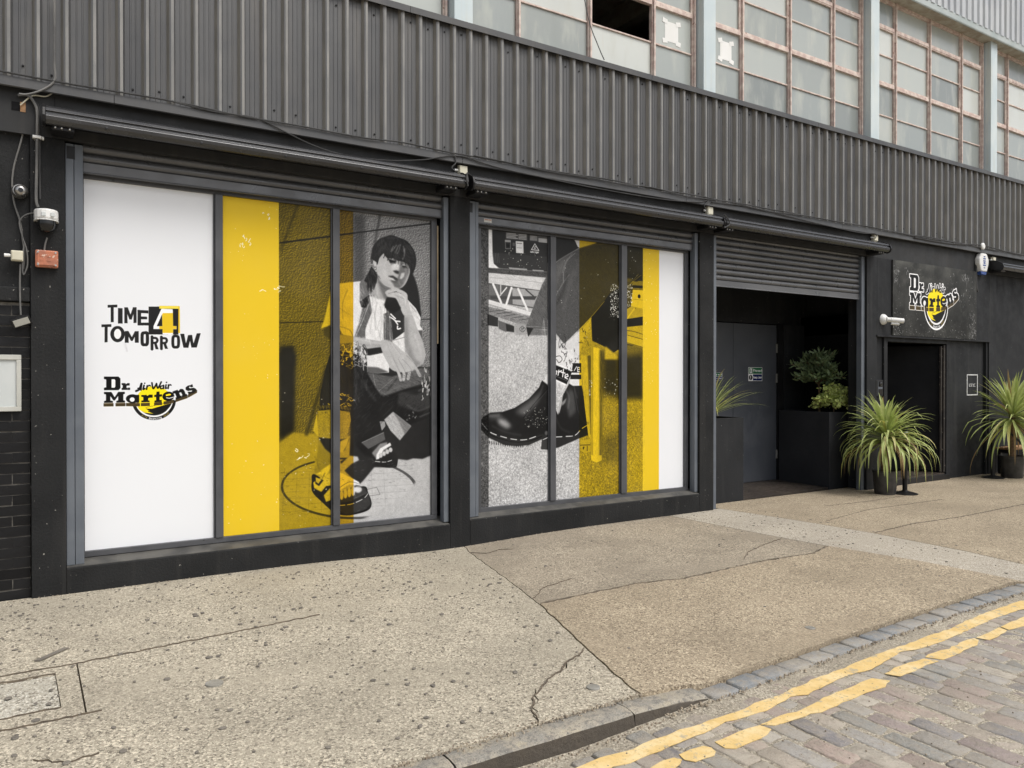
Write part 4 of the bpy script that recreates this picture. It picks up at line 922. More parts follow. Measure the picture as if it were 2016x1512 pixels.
ART2=[('p',0.7,0,0,1,0,[3790,270,6660,270,6660,3150,3790,3150]),
('n','asphalt',0.34,[3790,270,6660,3150]),
('p',0.55,2,0,1,0,[3789,3138,5852,3358,5853,2717,3907,2586]),
('p',0.9,0,0,1,0,[3907,3136,3955,3135,3973,2786,4027,2744,3907,2740]),
('p',0.15,1,0,1,0,[3949,3137,4639,3164,4639,2756,4039,2748,3973,2786,3955,2909]),
('p',0.2,1,0,1,0,[3955,2898,4639,2916,4639,2765,4046,2753,3969,2791]),
('p',0.3,0,0,1,0,[4113,3126,4381,3133,4381,3061,4113,3053]),
('p',0.3,0,0,1,0,[4410,3125,4639,3132,4639,3067,4410,3064]),
('s',0.72,0,0,1,7.2,0,[4125,3114,4236,3118]),
('s',0.72,0,0,1,7.2,0,[4274,3116,4368,3120]),
('s',0.7,0,0,1,6.1,0,[4419,3115,4502,3118]),
('s',0.72,0,0,1,9.2,0,[4528,3099,4630,3101]),
('s',0.72,0,0,1,7.2,0,[4125,3099,4261,3105]),
('s',0.72,0,0,1,7.2,0,[4274,3102,4368,3105]),
('s',0.7,0,0,1,6.1,0,[4419,3102,4502,3105]),
('s',0.72,0,0,1,9.2,0,[4528,3089,4630,3090]),
('s',0.72,0,0,1,7.2,0,[4125,3085,4236,3086]),
('s',0.72,0,0,1,7.2,0,[4274,3087,4368,3090]),
('s',0.7,0,0,1,6.1,0,[4419,3090,4502,3092]),
('s',0.72,0,0,1,9.2,0,[4528,3078,4630,3079]),
('s',0.72,0,0,1,7.2,0,[4125,3070,4261,3073]),
('s',0.72,0,0,1,7.2,0,[4274,3072,4368,3075]),
('s',0.7,0,0,1,6.1,0,[4419,3077,4502,3080]),
('s',0.72,0,0,1,9.2,0,[4528,3067,4630,3068]),
('p',0.86,0,0,1,0,[4236,3044,4330,3048,4334,2924,4241,2922]),
('s',0.3,0,0,1,6.1,0,[4249,3024,4311,3025]),
('s',0.5,0,0,1,4.1,0,[4249,2977,4311,2979]),
('s',0.45,0,0,1,7.2,0,[4106,3042,4172,3043,4172,2959,4113,2954,4106,3042]),
('p',0.6,0,0,1,0,[4106,3045,4174,3048,4174,3025,4106,3022]),
('p',0.08,0,1,1,0,[4159,2990,4159,2985,4157,2981,4154,2977,4149,2974,4145,2972,4140,2971,4135,2971,4130,2972,4126,2975,4123,2978,4121,2982,4120,2986,4121,2990,4123,2995,4126,2998,4130,3001,4135,3003,4140,3005,4145,3004,4149,3003,4154,3001,4157,2998,4159,2994]),
('p',0.35,0,0,1,0,[4199,3025,4229,3026,4229,2991,4199,2990]),
('s',0.9,0,0,1,8.2,0,[4477,3039,4433,2973,4528,2973,4477,3039]),
('s',0.9,0,1,1,6.1,0,[4466,2986,4477,3009,4492,3008,4483,2988,4466,2986]),
('s',0.9,0,0,1,4.6,0,[4420,2959,4420,2942,4429,2943,4429,2951,4420,2950]),
('s',0.9,0,0,1,4.6,0,[4434,2948,4443,2949,4443,2955,4434,2954,4434,2942,4443,2943]),
('s',0.9,0,0,1,4.6,0,[4447,2960,4447,2943]),
('s',0.9,0,0,1,4.6,0,[4447,2951,4456,2952,4456,2943]),
('s',0.9,0,0,1,4.6,0,[4461,2955,4461,2943]),
('s',0.9,0,0,1,4.6,0,[4461,2952,4467,2955]),
('s',0.9,0,0,1,4.6,0,[4474,2955,4474,2943]),
('s',0.9,0,0,1,4.6,0,[4481,2944,4481,2955,4489,2956,4489,2944]),
('s',0.9,0,0,1,4.6,0,[4503,2956,4494,2956,4494,2944,4503,2945]),
('s',0.9,0,0,1,4.6,0,[4503,2956,4503,2939,4494,2938]),
('s',0.9,0,0,1,4.6,0,[4508,2950,4517,2951,4517,2957,4508,2956,4508,2945,4517,2945]),
('s',0.9,0,0,1,4.6,0,[4521,2956,4521,2945]),
('s',0.9,0,0,1,4.6,0,[4521,2954,4527,2957]),
('s',0.4,0,0,1,4.1,0,[3969,2894,3977,2797]),
('s',0.4,0,0,1,4.1,0,[3989,2896,3996,2799]),
('s',0.4,0,0,1,4.1,0,[4008,2898,4015,2800]),
('s',0.4,0,0,1,4.1,0,[4027,2900,4035,2802]),
('p',0.62,0,0,1,0,[4149,2764,4375,2766,4381,2750,4162,2746]),
('p',0.62,0,0,1,0,[4445,2763,4587,2766,4591,2756,4451,2750]),
('p',0.27,1,0,1,0.12,[3907,2740,4639,2752,4639,2691,3907,2691]),
('p',0.33,0,0,1,0,[3907,2586,4580,2551,4503,2348,3907,2400]),
('p',0.62,0,0,1,0,[4193,2553,4567,2544,4503,2364,4199,2385]),
('p',0.4,0,0,1,0,[3907,2565,4027,2573,4027,2469,3907,2462]),
('p',0.26,0,0,1,0,[3931,2451,4503,2485,4477,2445,3931,2422]),
('p',0.8,0,0,1,0.07,[3907,2688,4639,2689,4567,2549,3907,2586]),
('s',0.6,0,0,1,4.1,0,[3919,2643,4600,2633]),
('s',0.86,0,0,1,13.3,0,[4125,2553,4045,2465]),
('s',0.25,0,0,1,15.3,0,[4362,2547,4464,2479]),
('s',0.7,0,0,1,16.4,0,[4052,2575,4052,2471]),
('s',0.88,0,0,1,25.6,0,[3961,2579,4058,2393]),
('s',0.88,0,0,1,25.6,0,[4184,2552,4122,2381]),
('s',0.88,0,0,1,25.6,0,[4267,2547,4381,2336]),
('s',0.84,0,0,1,42.9,0,[3895,2398,4451,2286]),
('s',0.55,0,0,1,4.1,0,[3907,2370,4426,2267]),
('p',0.5,0,0,1,0.1,[3895,2346,4477,2255,4381,2172,4249,2186,3895,2271]),
('s',0.22,0,0,1,6.1,0,[3919,2293,4113,2323]),
('s',0.22,0,0,1,6.1,0,[4003,2274,4186,2304]),
('s',0.22,0,0,1,6.1,0,[4088,2255,4261,2284]),
('s',0.22,0,0,1,6.1,0,[4174,2236,4337,2264]),
('s',0.22,0,0,1,6.1,0,[4261,2217,4413,2244]),
('p',0.18,0,0,1,0,[3895,2271,4021,2236,4021,2142,3895,2153]),
('p',0.36,2,0,1,0,[4021,2210,4199,2165,4199,2112,4113,2092,4030,2122]),
('p',0.15,2,0,1,0,[4113,2177,4218,2155,4218,2092,4125,2099]),
('p',0.6,0,0,1,0.06,[4221,2181,4400,2185,4400,2077,4236,2059]),
('s',0.2,0,1,1,5.1,0,[4318,2161,4356,2131,4320,2099,4284,2129,4318,2161]),
('s',0.2,0,1,1,5.1,0,[4309,2142,4309,2116]),
('s',0.2,0,1,1,5.1,0,[4324,2116,4324,2142,4337,2138,4324,2129]),
('p',0.1,3,0,0.5,0,[4375,2150,4640,2127,4640,2073,4400,2066]),
('p',0.14,0,0,1,0,[4639,3153,5037,3150,5065,3052,4739,2859,4639,2851]),
('p',0.8,0,0,1,0,[5002,3130,5065,3130,5065,3052,5044,3062]),
('p',0.78,0,0,1,0,[5065,3136,5333,3139,5065,3041]),
('p',0.12,0,0,1,0,[5065,3041,5333,3136,5914,3119,5915,2007,5627,1943,5523,1889,5435,1967,5248,2030,5234,2294,5065,2153]),
('p',0.36,1,0,1,0.07,[4639,2722,4567,2609,4451,2356,4364,2160,4390,2050,4464,2137,4640,2136,4639,2311,4686,2432]),
('p',0.1,0,0,1,0,[4368,2150,4458,2142,4394,2050]),
('s',0.6,1,1,1,4.1,0,[4362,2155,4477,2162,4640,2154]),
('p',0.29,1,0,1,0.06,[4639,2765,4739,2854,4859,2929,5051,3040,5262,3107,5640,3163,5641,2645,5508,2586,5406,2472,5248,2311,5051,2139,4862,1985,4739,2109,4640,2246]),
('p',0.42,12,0,0.5,0,[4752,2839,4927,2941,4846,2781,4739,2642]),
('p',0.3,22,0,0.55,0,[5107,2912,5552,3052,5522,2741,5191,2762]),
('s',0.55,1,1,1,6.1,0,[5009,2987,4900,2894,4853,2759,4853,2650]),
('s',0.5,1,1,1,5.1,0,[4968,2977,4880,2882,4836,2758]),
('s',0.48,3,1,1,7.2,0,[4927,2743,4846,2649,4732,2478]),
('s',0.45,3,1,1,8.2,0,[5051,3040,5262,3104,5405,3129]),
('s',0.5,2,1,1,5.1,0,[4739,2859,4846,2928,5051,3040]),
('s',0.78,0,1,1,4.1,0,[4862,1985,5051,2139,5248,2311,5420,2481]),
('s',0.8,0,1,0.6,3.1,0,[4375,2054,4368,1991]),
('s',0.8,0,1,0.45,3.1,0,[4594,2260,4568,2093,4626,1889]),
('s',0.8,0,1,0.6,3.1,0,[4380,2055,4380,1986]),
('s',0.8,0,1,0.45,3.1,0,[4594,2255,4579,2061,4626,1889]),
('s',0.8,0,1,0.6,3.1,0,[4385,2055,4391,1981]),
('s',0.8,0,1,0.45,3.1,0,[4594,2250,4591,2029,4626,1889]),
('s',0.8,0,1,0.6,3.1,0,[4390,2055,4403,1976]),
('s',0.8,0,1,0.45,3.1,0,[4594,2244,4603,1997,4626,1889]),
('s',0.8,0,1,0.6,3.1,0,[4395,2055,4414,1970]),
('s',0.8,0,1,0.45,3.1,0,[4594,2239,4615,1965,4626,1889]),
('s',0.8,0,1,0.6,3.1,0,[4400,2055,4426,1965]),
('s',0.8,0,1,0.45,3.1,0,[4594,2234,4626,1932,4626,1889]),
('s',0.8,0,1,0.6,3.1,0,[4405,2055,4437,1960]),
('s',0.8,0,1,0.45,3.1,0,[4594,2228,4638,1900,4626,1889]),
('p',0.8,1,0,1,0,[4732,2087,4860,1981,5052,2119,5121,2172,5227,2271,5191,2158,5072,1898,4983,1686,4732,1685]),
('s',0.12,0,1,1,5.7,0,[4849,1970,4844,1952,4827,1989,4815,1964,4799,1941]),
('s',0.12,0,1,1,4.5,0,[4931,1882,4954,1922,4932,1879,4928,1908,4920,1921]),
('s',0.12,0,1,1,4.5,0,[4958,1843,4979,1811,4972,1839,4988,1792,4966,1770]),
('s',0.12,0,1,1,7.3,0,[4999,1789,4984,1775,4971,1819,4964,1835,4959,1821]),
('s',0.12,0,1,1,4.0,0,[5037,1771,5028,1802,5033,1798,5041,1837,5027,1796]),
('s',0.12,0,1,1,7.3,0,[4922,1734,4929,1688,4915,1692,4929,1697,4942,1691]),
('s',0.12,0,1,1,3.8,0,[4869,1946,4861,1926,4877,1928,4877,1901,4867,1913]),
('s',0.12,0,1,1,4.7,0,[4867,1963,4878,1945,4899,1920,4888,1894,4910,1909]),
('s',0.12,0,1,1,6.2,0,[4880,1991,4863,1955,4842,1944,4829,1973,4843,1992]),
('s',0.12,0,1,1,7.1,0,[4946,1750,4942,1747,4952,1751,4962,1754,4945,1790]),
('s',0.12,0,1,1,4.6,0,[4978,1833,4963,1800,4945,1806,4929,1818,4920,1825]),
('s',0.12,0,1,1,5.1,0,[4995,1787,5010,1832,5016,1794,5004,1823,5019,1836]),
('s',0.12,0,1,1,4.7,0,[4884,1940,4877,1921,4871,1896,4851,1919,4857,1921]),
('s',0.12,0,1,1,5.2,0,[4881,1994,4880,2013,4879,2060,4856,2071,4868,2090]),
('s',0.12,0,1,1,6.2,0,[4995,1937,5000,1904,5001,1921,4983,1914,4968,1926]),
('s',0.12,0,1,1,7.2,0,[4945,1750,4936,1761,4945,1756,4932,1764,4947,1789]),
('s',0.2,0,1,1,4.2,0,[4747,1963,4742,1921,4742,1898,4732,1897,4741,1895]),
('s',0.2,0,1,1,3.4,0,[4739,1786,4729,1837,4735,1802,4744,1754,4736,1798]),
('s',0.2,0,1,1,4.8,0,[4756,2027,4744,2075,4741,2110,4736,2065,4727,2032]),
('s',0.2,0,1,1,5.2,0,[4822,1842,4814,1860,4808,1871,4820,1879,4809,1881]),
('s',0.2,0,1,1,4.6,0,[4749,2013,4753,2060,4748,2072,4740,2120,4727,2073]),
('s',0.2,0,1,1,5.6,0,[4841,1752,4844,1750,4845,1779,4842,1755,4834,1718]),
('s',0.2,0,1,1,4.5,0,[4808,1990,4802,2042,4789,1994,4792,1945,4799,1965]),
('s',0.2,0,1,1,4.2,0,[4748,1929,4739,1943,4729,1920,4741,1951,4748,1942]),
('s',0.2,0,1,1,4.7,0,[5125,2058,5137,2072,5142,2048,5158,2067,5163,2061]),
('s',0.2,0,1,1,4.8,0,[5106,1998,5111,2010,5104,2010,5087,2003,5096,2008]),
('s',0.2,0,1,1,3.1,0,[5142,2156,5126,2126,5118,2143,5132,2129,5118,2139]),
('s',0.2,0,1,1,4.0,0,[5118,2120,5114,2139,5100,2166,5113,2152,5116,2175]),
('s',0.2,0,1,1,4.5,0,[5046,2123,5036,2141,5041,2144,5040,2152,5042,2135]),
('s',0.2,0,1,1,4.9,0,[5096,2029,5081,2006,5064,2003,5061,2014,5076,2002]),
('s',0.2,0,1,1,4.3,0,[5043,2158,5046,2144,5045,2149,5045,2163,5059,2136]),
('s',0.2,0,1,1,5.5,0,[5161,2117,5146,2136,5154,2129,5146,2121,5156,2093]),
('s',0.2,0,1,1,4.8,0,[5180,2014,5189,2009,5190,1988,5194,1975,5184,1999]),
('s',0.1,0,1,1,13.3,0,[4833,1877,4853,1894]),
('s',0.1,0,1,1,13.3,0,[4852,1865,4872,1880]),
('s',0.1,0,1,1,13.3,0,[4871,1853,4891,1866]),
('s',0.1,0,1,1,13.3,0,[4890,1841,4910,1852]),
('s',0.1,0,1,1,13.3,0,[4909,1830,4929,1838]),
('s',0.1,0,1,1,13.3,0,[4928,1818,4948,1824]),
('s',0.1,0,1,1,13.3,0,[4947,1806,4968,1810]),
('s',0.1,0,1,1,13.3,0,[4966,1794,4987,1795]),
('s',0.1,0,1,1,13.3,0,[4985,1782,5006,1781]),
('p',0.85,0,0,1,0,[4969,1829,5100,1808,5101,1530,4928,1530]),
('p',0.1,0,0,1,0,[4976,1779,5093,1780,5094,1674,4962,1674]),
('p',0.1,0,0,1,0,[4948,1652,5094,1652,5094,1602,4942,1602]),
('p',0.85,0,0,1,0,[4728,1923,4996,1929,4983,1796,4962,1685,4880,1531,4833,1471,4728,1488]),
('s',0.1,0,1,1,4.7,0,[4925,1811,4938,1786,4952,1795,4968,1800,4961,1825]),
('s',0.1,0,1,1,4.8,0,[4938,1773,4947,1800,4931,1815,4933,1794,4944,1766]),
('s',0.1,0,1,1,4.7,0,[4893,1886,4894,1879,4897,1886,4894,1902,4906,1897]),
('s',0.1,0,1,1,5.4,0,[4864,1870,4878,1852,4875,1834,4869,1811,4855,1796]),
('s',0.1,0,1,1,5.6,0,[4866,1871,4856,1884,4841,1897,4827,1895,4823,1912]),
('s',0.1,0,1,1,5.0,0,[4980,1777,4997,1771,5011,1798,5019,1809,5013,1792]),
('s',0.1,0,1,1,4.6,0,[4888,1742,4892,1757,4893,1785,4885,1785,4902,1762]),
('s',0.1,0,1,1,4.7,0,[4950,1730,4938,1702,4955,1711,4967,1680,4954,1682]),
('s',0.1,0,1,1,4.2,0,[4959,1788,4972,1773,4985,1767,4987,1769,4983,1771]),
('s',0.1,0,1,1,6.0,0,[4906,1740,4899,1709,4911,1712,4901,1688,4917,1700]),
('s',0.1,0,1,1,5.6,0,[4864,1879,4872,1871,4878,1885,4892,1868,4891,1845]),
('s',0.1,0,1,1,3.8,0,[4992,1742,4986,1724,4979,1699,4993,1688,4976,1700]),
('s',0.2,0,1,1,7.2,0,[4752,1847,4806,1854,4833,1816,4792,1782,4759,1815]),
('p',0.08,0,0,1,0,[4728,1762,4969,1685,4894,1547,4728,1610]),
('s',0.92,0,0,1,8.2,0,[4728,1779,4972,1698]),
('s',0.92,0,0,1,8.2,0,[4728,1601,4887,1539]),
('s',0.5,0,0,1,4.1,0,[4752,1635,4901,1586]),
('s',0.93,0,0,1,12.3,0,[4779,1646,4790,1700]),
('s',0.93,0,0,1,12.3,0,[4787,1679,4826,1695]),
('s',0.93,0,0,1,12.3,0,[4840,1629,4853,1712]),
('s',0.93,0,0,1,12.3,0,[4819,1679,4873,1668]),
('s',0.93,0,0,1,12.3,0,[4880,1624,4914,1635,4907,1657,4876,1651,4871,1619,4907,1605]),
('s',0.93,0,0,1,12.3,0,[4742,1695,4766,1689,4752,1651]),
('s',0.93,0,0,1,9.2,0,[5049,1708,5074,1708,5074,1732,5043,1732,5043,1685,5074,1686]),
('s',0.93,0,0,1,9.2,0,[4996,1696,5031,1741]),
('s',0.65,0,0,1,3.1,0,[4746,1569,4739,1493]),
('s',0.65,0,0,1,3.1,0,[4766,1563,4756,1491]),
('s',0.65,0,0,1,3.1,0,[4786,1556,4774,1489]),
('s',0.65,0,0,1,3.1,0,[4806,1550,4791,1486]),
('s',0.65,0,0,1,3.1,0,[4826,1543,4809,1484]),
('s',0.65,0,0,1,3.1,0,[4846,1536,4826,1482]),
('p',0.86,0,0,1,0,[4640,1662,4640,1548,4596,1586,4633,1662]),
('p',0.15,1,0,1,0,[3810,1187,3806,1106,3907,1004,4100,920,4249,901,4400,906,4568,961,4555,854,4660,843,4793,864,5066,949,5258,997,5249,1090,4983,1043,4581,1036,4076,1034]),
('p',0.1,1,0,1,0,[4568,1591,4640,1543,4713,1347,4779,1214,4847,1432,4928,1555,4983,1528,5101,1532,5139,1362,5218,1192,5252,1090,5108,1044,5011,985,4733,974,4633,991,4581,1017,4375,971,4224,976,4076,1005,3931,1055,3830,1146,3818,1187,3847,1222,3931,1261,4076,1265,4224,1304,4400,1396,4529,1513]),
('p',0.66,15,0,0.9,0,[4003,1213,4113,1179,4186,1114,4125,1090,4033,1139]),
('p',0.46,18,0,0.7,0,[4224,1260,4451,1394,4568,1478,4503,1339,4349,1215]),
('p',0.3,14,0,0.8,0,[3907,1247,4051,1243,4100,1200,3931,1184]),
('p',0.3,14,0,0.8,0,[4928,1497,4997,1464,5024,1242,4928,1178,4887,1333]),
('p',0.65,0,0,1,0,[4795,1225,4786,1313,4840,1427,4833,1345]),
('p',0.5,4,0,1,0,[4826,1345,4894,1399,4874,1344,4833,1312]),
('s',0.02,0,1,1,5.1,0,[4330,1194,4477,1350,4633,1499]),
('s',0.25,1,1,1,4.1,0,[4343,1188,4490,1340,4640,1483]),
('s',0.02,0,1,1,4.1,0,[4983,1497,5038,1241]),
('s',0.3,0,1,1,3.1,0,[4997,1497,5052,1241]),
('s',0.88,0,1,1,8.2,22,[3830,1154,3931,1058,4076,1007,4224,973,4375,967,4581,1020]),
('s',0.88,0,1,1,8.2,22,[4733,978,4887,978,5011,987,5108,1059,5223,1107]),
('s',0.88,0,1,1,7.2,16,[4581,955,4640,974]),
('s',0.04,0,1,1,8.2,0,[3836,1135,3931,1034,4076,980,4224,946,4400,947,4568,993]),
('p',0.22,2,0,1,0,[4568,945,4640,958,4640,855,4568,859]),
('s',0.05,0,0,1,7.2,0,[3919,970,3921,942]),
('s',0.05,0,0,1,7.2,0,[3945,964,3947,937]),
('s',0.05,0,0,1,7.2,0,[3971,959,3974,933]),
('s',0.05,0,0,1,7.2,0,[3998,953,4000,929]),
('s',0.05,0,0,1,7.2,0,[4025,948,4027,925]),
('s',0.05,0,0,1,7.2,0,[4051,942,4054,920]),
('s',0.05,0,0,1,7.2,0,[4078,937,4081,916]),
('s',0.05,0,0,1,7.2,0,[4105,931,4108,911]),
('s',0.05,0,0,1,7.2,0,[4132,925,4135,907]),
('s',0.05,0,0,1,7.2,0,[4159,920,4162,903]),
('s',0.05,0,0,1,7.2,0,[4186,914,4189,898]),
('s',0.05,0,0,1,7.2,0,[4214,908,4216,894]),
('s',0.05,0,0,1,7.2,0,[4241,907,4244,892]),
('s',0.05,0,0,1,7.2,0,[4269,906,4271,891]),
('s',0.05,0,0,1,7.2,0,[4296,905,4299,890]),
('s',0.05,0,0,1,7.2,0,[4324,903,4327,888]),
('p',0.35,4,1,1,0,[4648,1023,4647,1017,4645,1011,4642,1006,4637,1002,4632,1000,4627,1000,4621,1001,4616,1003,4612,1007,4609,1012,4606,1018,4606,1024,4606,1030,4609,1036,4612,1041,4616,1044,4621,1047,4627,1047,4632,1046,4637,1044,4642,1040,4645,1035,4647,1029]),
('p',0.82,0,0,1,0.05,[5086,1864,5194,1866,5223,1192,5224,934,5192,980,5139,1328]),
('p',0.35,4,0,0.8,0,[5178,1865,5234,1866,5235,989,5213,1192]),
('p',0.9,0,0,1,0.03,[5231,1967,5411,1937,5386,734,5229,742]),
('p',0.3,8,0,0.8,0,[5351,1936,5411,1937,5384,734,5352,735]),
('p',0.5,4,0,0.5,0,[5234,1967,5262,1968,5258,741,5232,742]),
('p',0.9,0,0,1,0,[5229,759,5384,745,5384,688,5306,670,5235,697]),
('p',0.76,0,0,1,0.06,[5080,928,5221,934,5224,793,5150,782,5087,811]),
('s',0.15,0,1,1,7.2,0,[5083,873,5218,871]),
('s',0.1,0,1,1,8.2,0,[5122,854,5122,826,5136,853]),
('s',0.1,0,1,1,8.2,0,[5178,857,5178,807]),
('p',0.08,30,0,0.75,0,[5392,1914,5642,1850,5642,1389,5392,1438]),
('p',0.08,40,0,0.35,0,[5393,961,5643,997,5643,627,5393,665]),
('p',0.1,3,0,1,0,[5234,2271,5420,2472,5641,2645,5642,1955,5523,1889,5428,1973,5248,2042]),
('p',0.8,6,0,1,0.1,[5435,1979,5627,1862,5627,1828,5421,1825]),
('p',0.7,0,0,1,0,[5234,2041,5248,2036,5263,1823,5234,1822]),
('p',0.15,1,0,1,0,[5622,3137,5995,3149,5996,2749,5727,2731,5622,2723]),
('p',0.25,20,0,0.7,0,[5727,3101,5995,3102,5996,2831,5788,2793]),
('p',0.6,6,0,0.6,0,[5727,2765,5849,2768,5818,2725,5727,2673]),
('p',0.35,0,0,1,0,[5727,2719,5996,2743,5996,2426,5728,2412]),
('p',0.55,0,0,1,0.1,[5834,2736,5996,2737,5996,2643,5834,2647]),
('s',0.15,0,0,1,30.7,0,[5849,2675,5996,2679]),
('p',0.88,0,0,1,0.04,[5841,2639,5996,2641,5996,2422,5811,2448]),
('p',0.12,0,1,1,0,[5959,2568,5958,2562,5956,2556,5952,2551,5948,2547,5943,2545,5937,2544,5931,2544,5926,2546,5922,2550,5918,2554,5916,2560,5915,2566,5916,2572,5918,2578,5922,2583,5926,2587,5931,2589,5937,2590,5942,2590,5948,2588,5952,2584,5956,2580,5958,2574]),
('s',0.6,0,0,1,4.1,0,[5849,2529,5996,2526]),
('p',0.75,0,0,1,0.06,[5728,2395,5819,2446,5996,2426,5996,2316,5728,2291]),
('s',0.3,0,1,1,8.2,0,[5728,2256,5880,2426]),
('s',0.85,0,0,1,22.5,0,[5728,2270,5865,2419]),
('p',0.12,0,0,1,0,[5728,2291,5996,2335,5996,2229,5728,2201]),
('p',0.78,0,0,1,0.12,[5728,2201,5996,2232,5997,2067,5728,2117]),
('p',0.82,0,0,1,0.05,[5728,2117,5997,2064,5997,1973,5728,2019]),
('s',0.2,0,0,1,5.1,0,[5728,2117,5997,2067]),
('s',0.2,0,0,1,5.1,0,[5728,2030,5997,1975]),
('s',0.25,0,1,1,6.1,0,[5743,2164,5850,2156,5997,2126]),
('p',0.5,6,0,1,0.1,[5728,2013,5997,1967,5997,1890,5728,1857]),
('p',0.14,20,0,0.85,0,[5623,1855,5997,1896,5998,1372,5624,1377]),
('s',0.75,0,1,1,3.1,0,[5803,2701,5864,2763,5926,2826]),
('s',0.75,0,1,1,3.1,0,[5773,2676,5910,2778,5972,2818]),
('h',0.12,0.45,420,61.3,0.95,4.09,0.35,61,0.25,0,[4639,2722,4567,2609,4451,2356,4364,2160,4464,2137,4640,2136,4639,2311,4686,2432]),
('h',0.1,0.38,700,71.6,0.9,4.09,0.32,62,0.25,0,[4639,2765,4739,2854,4859,2929,5051,3040,5262,3107,5640,3163,5641,2645,5508,2586,5406,2472,5248,2311,5051,2139,4862,1985,4739,2109,4640,2246]),
('h',0.5,0.95,160,92.0,0.12,4.09,0.35,63,0.25,0,[3907,2688,4639,2689,4567,2549,3907,2586]),
('h',0.2,0.8,120,71.6,0.2,4.09,0.4,64,0.25,0,[3895,2346,4477,2255,4381,2172,4249,2186,3895,2271]),
('h',0.1,0.5,120,61.3,0.1,4.09,0.4,65,0.25,0,[3907,2740,4639,2752,4639,2691,3907,2691]),
('s',0.4,12,1,0.5,16.4,0,[4846,2879,4792,2733,4739,2577]),
('s',0.42,14,1,0.45,14.3,0,[4982,2791,4927,2589,4846,2365]),
('s',0.1,12,1,0.5,16.4,0,[4900,2741,4846,2562,4752,2414]),
('s',0.36,14,1,0.5,16.4,0,[5149,3027,5065,2908,5010,2749]),
('s',0.32,8,1,0.6,10.2,0,[4581,1532,4529,1425,4451,1319]),
('s',0.55,10,1,0.5,10.2,0,[3919,1226,4027,1233]),
('s',0.3,8,1,0.5,8.2,0,[3955,1121,4112,1053,4299,1015]),
('s',0.26,9,1,0.5,9.2,0,[4753,1182,4820,1071,4928,1023]),
('s',0.45,7,1,0.6,7.2,0,[4887,1487,4928,1398,4914,1288]),
('s',0.22,8,1,0.6,10.2,0,[5066,1241,5122,1139,5192,1114]),
('s',0.42,5,1,0.5,6.1,0,[4997,1519,5038,1397]),
('s',0.2,8,1,0.5,6.1,0,[4400,1256,4477,1104]),
('h',0.55,0.95,160,163.6,1.5,5.11,0.3,66,0.25,0,[5234,1967,5411,1937,5383,734,5232,742]),
('h',0.5,0.9,120,122.7,1.5,5.11,0.3,67,0.25,0,[5086,1864,5194,1866,5224,934,5139,1328]),
('h',0.35,0.95,70,40.9,1.4,4.09,0.5,68,0.25,0,[4732,1586,4880,1531,4833,1471,4728,1488]),
('y',0,[5067,270,5995,3150]),
('p',(0.885,0.75,0.16),0,0,1,0,[5995,270,6250,270,6250,3150,5995,3150]),
('p',(0.895,0.9,0.915),0,0,1,0,[6250,270,6660,270,6660,3150,6250,3150]),
('m',0.45,[3790,270,3911,3150]),
('k',(0.93,0.93,0.9),70,5,3,[4330,1088,4640,1304]),
('k',(0.93,0.93,0.9),20,6,4,[5206,1428,5241,1608]),
('k',(0.93,0.93,0.9),20,6,5,[5421,1414,5612,1608]),
('k',(0.93,0.93,0.9),40,5,6,[4076,2774,4580,2965]),
('k',(0.93,0.93,0.9),30,5,7,[4752,2033,5611,2977]),
('k',(0.93,0.93,0.9),150,7,8,[5508,2312,5634,2680]),
('k',(0.93,0.93,0.9),60,7,10,[5731,2442,5837,2697]),
('k',(0.98,0.95,0.75),60,5,11,[6005,1537,6240,3148]),
('k',(0.93,0.93,0.9),14,5,12,[5742,2755,5987,3101])]
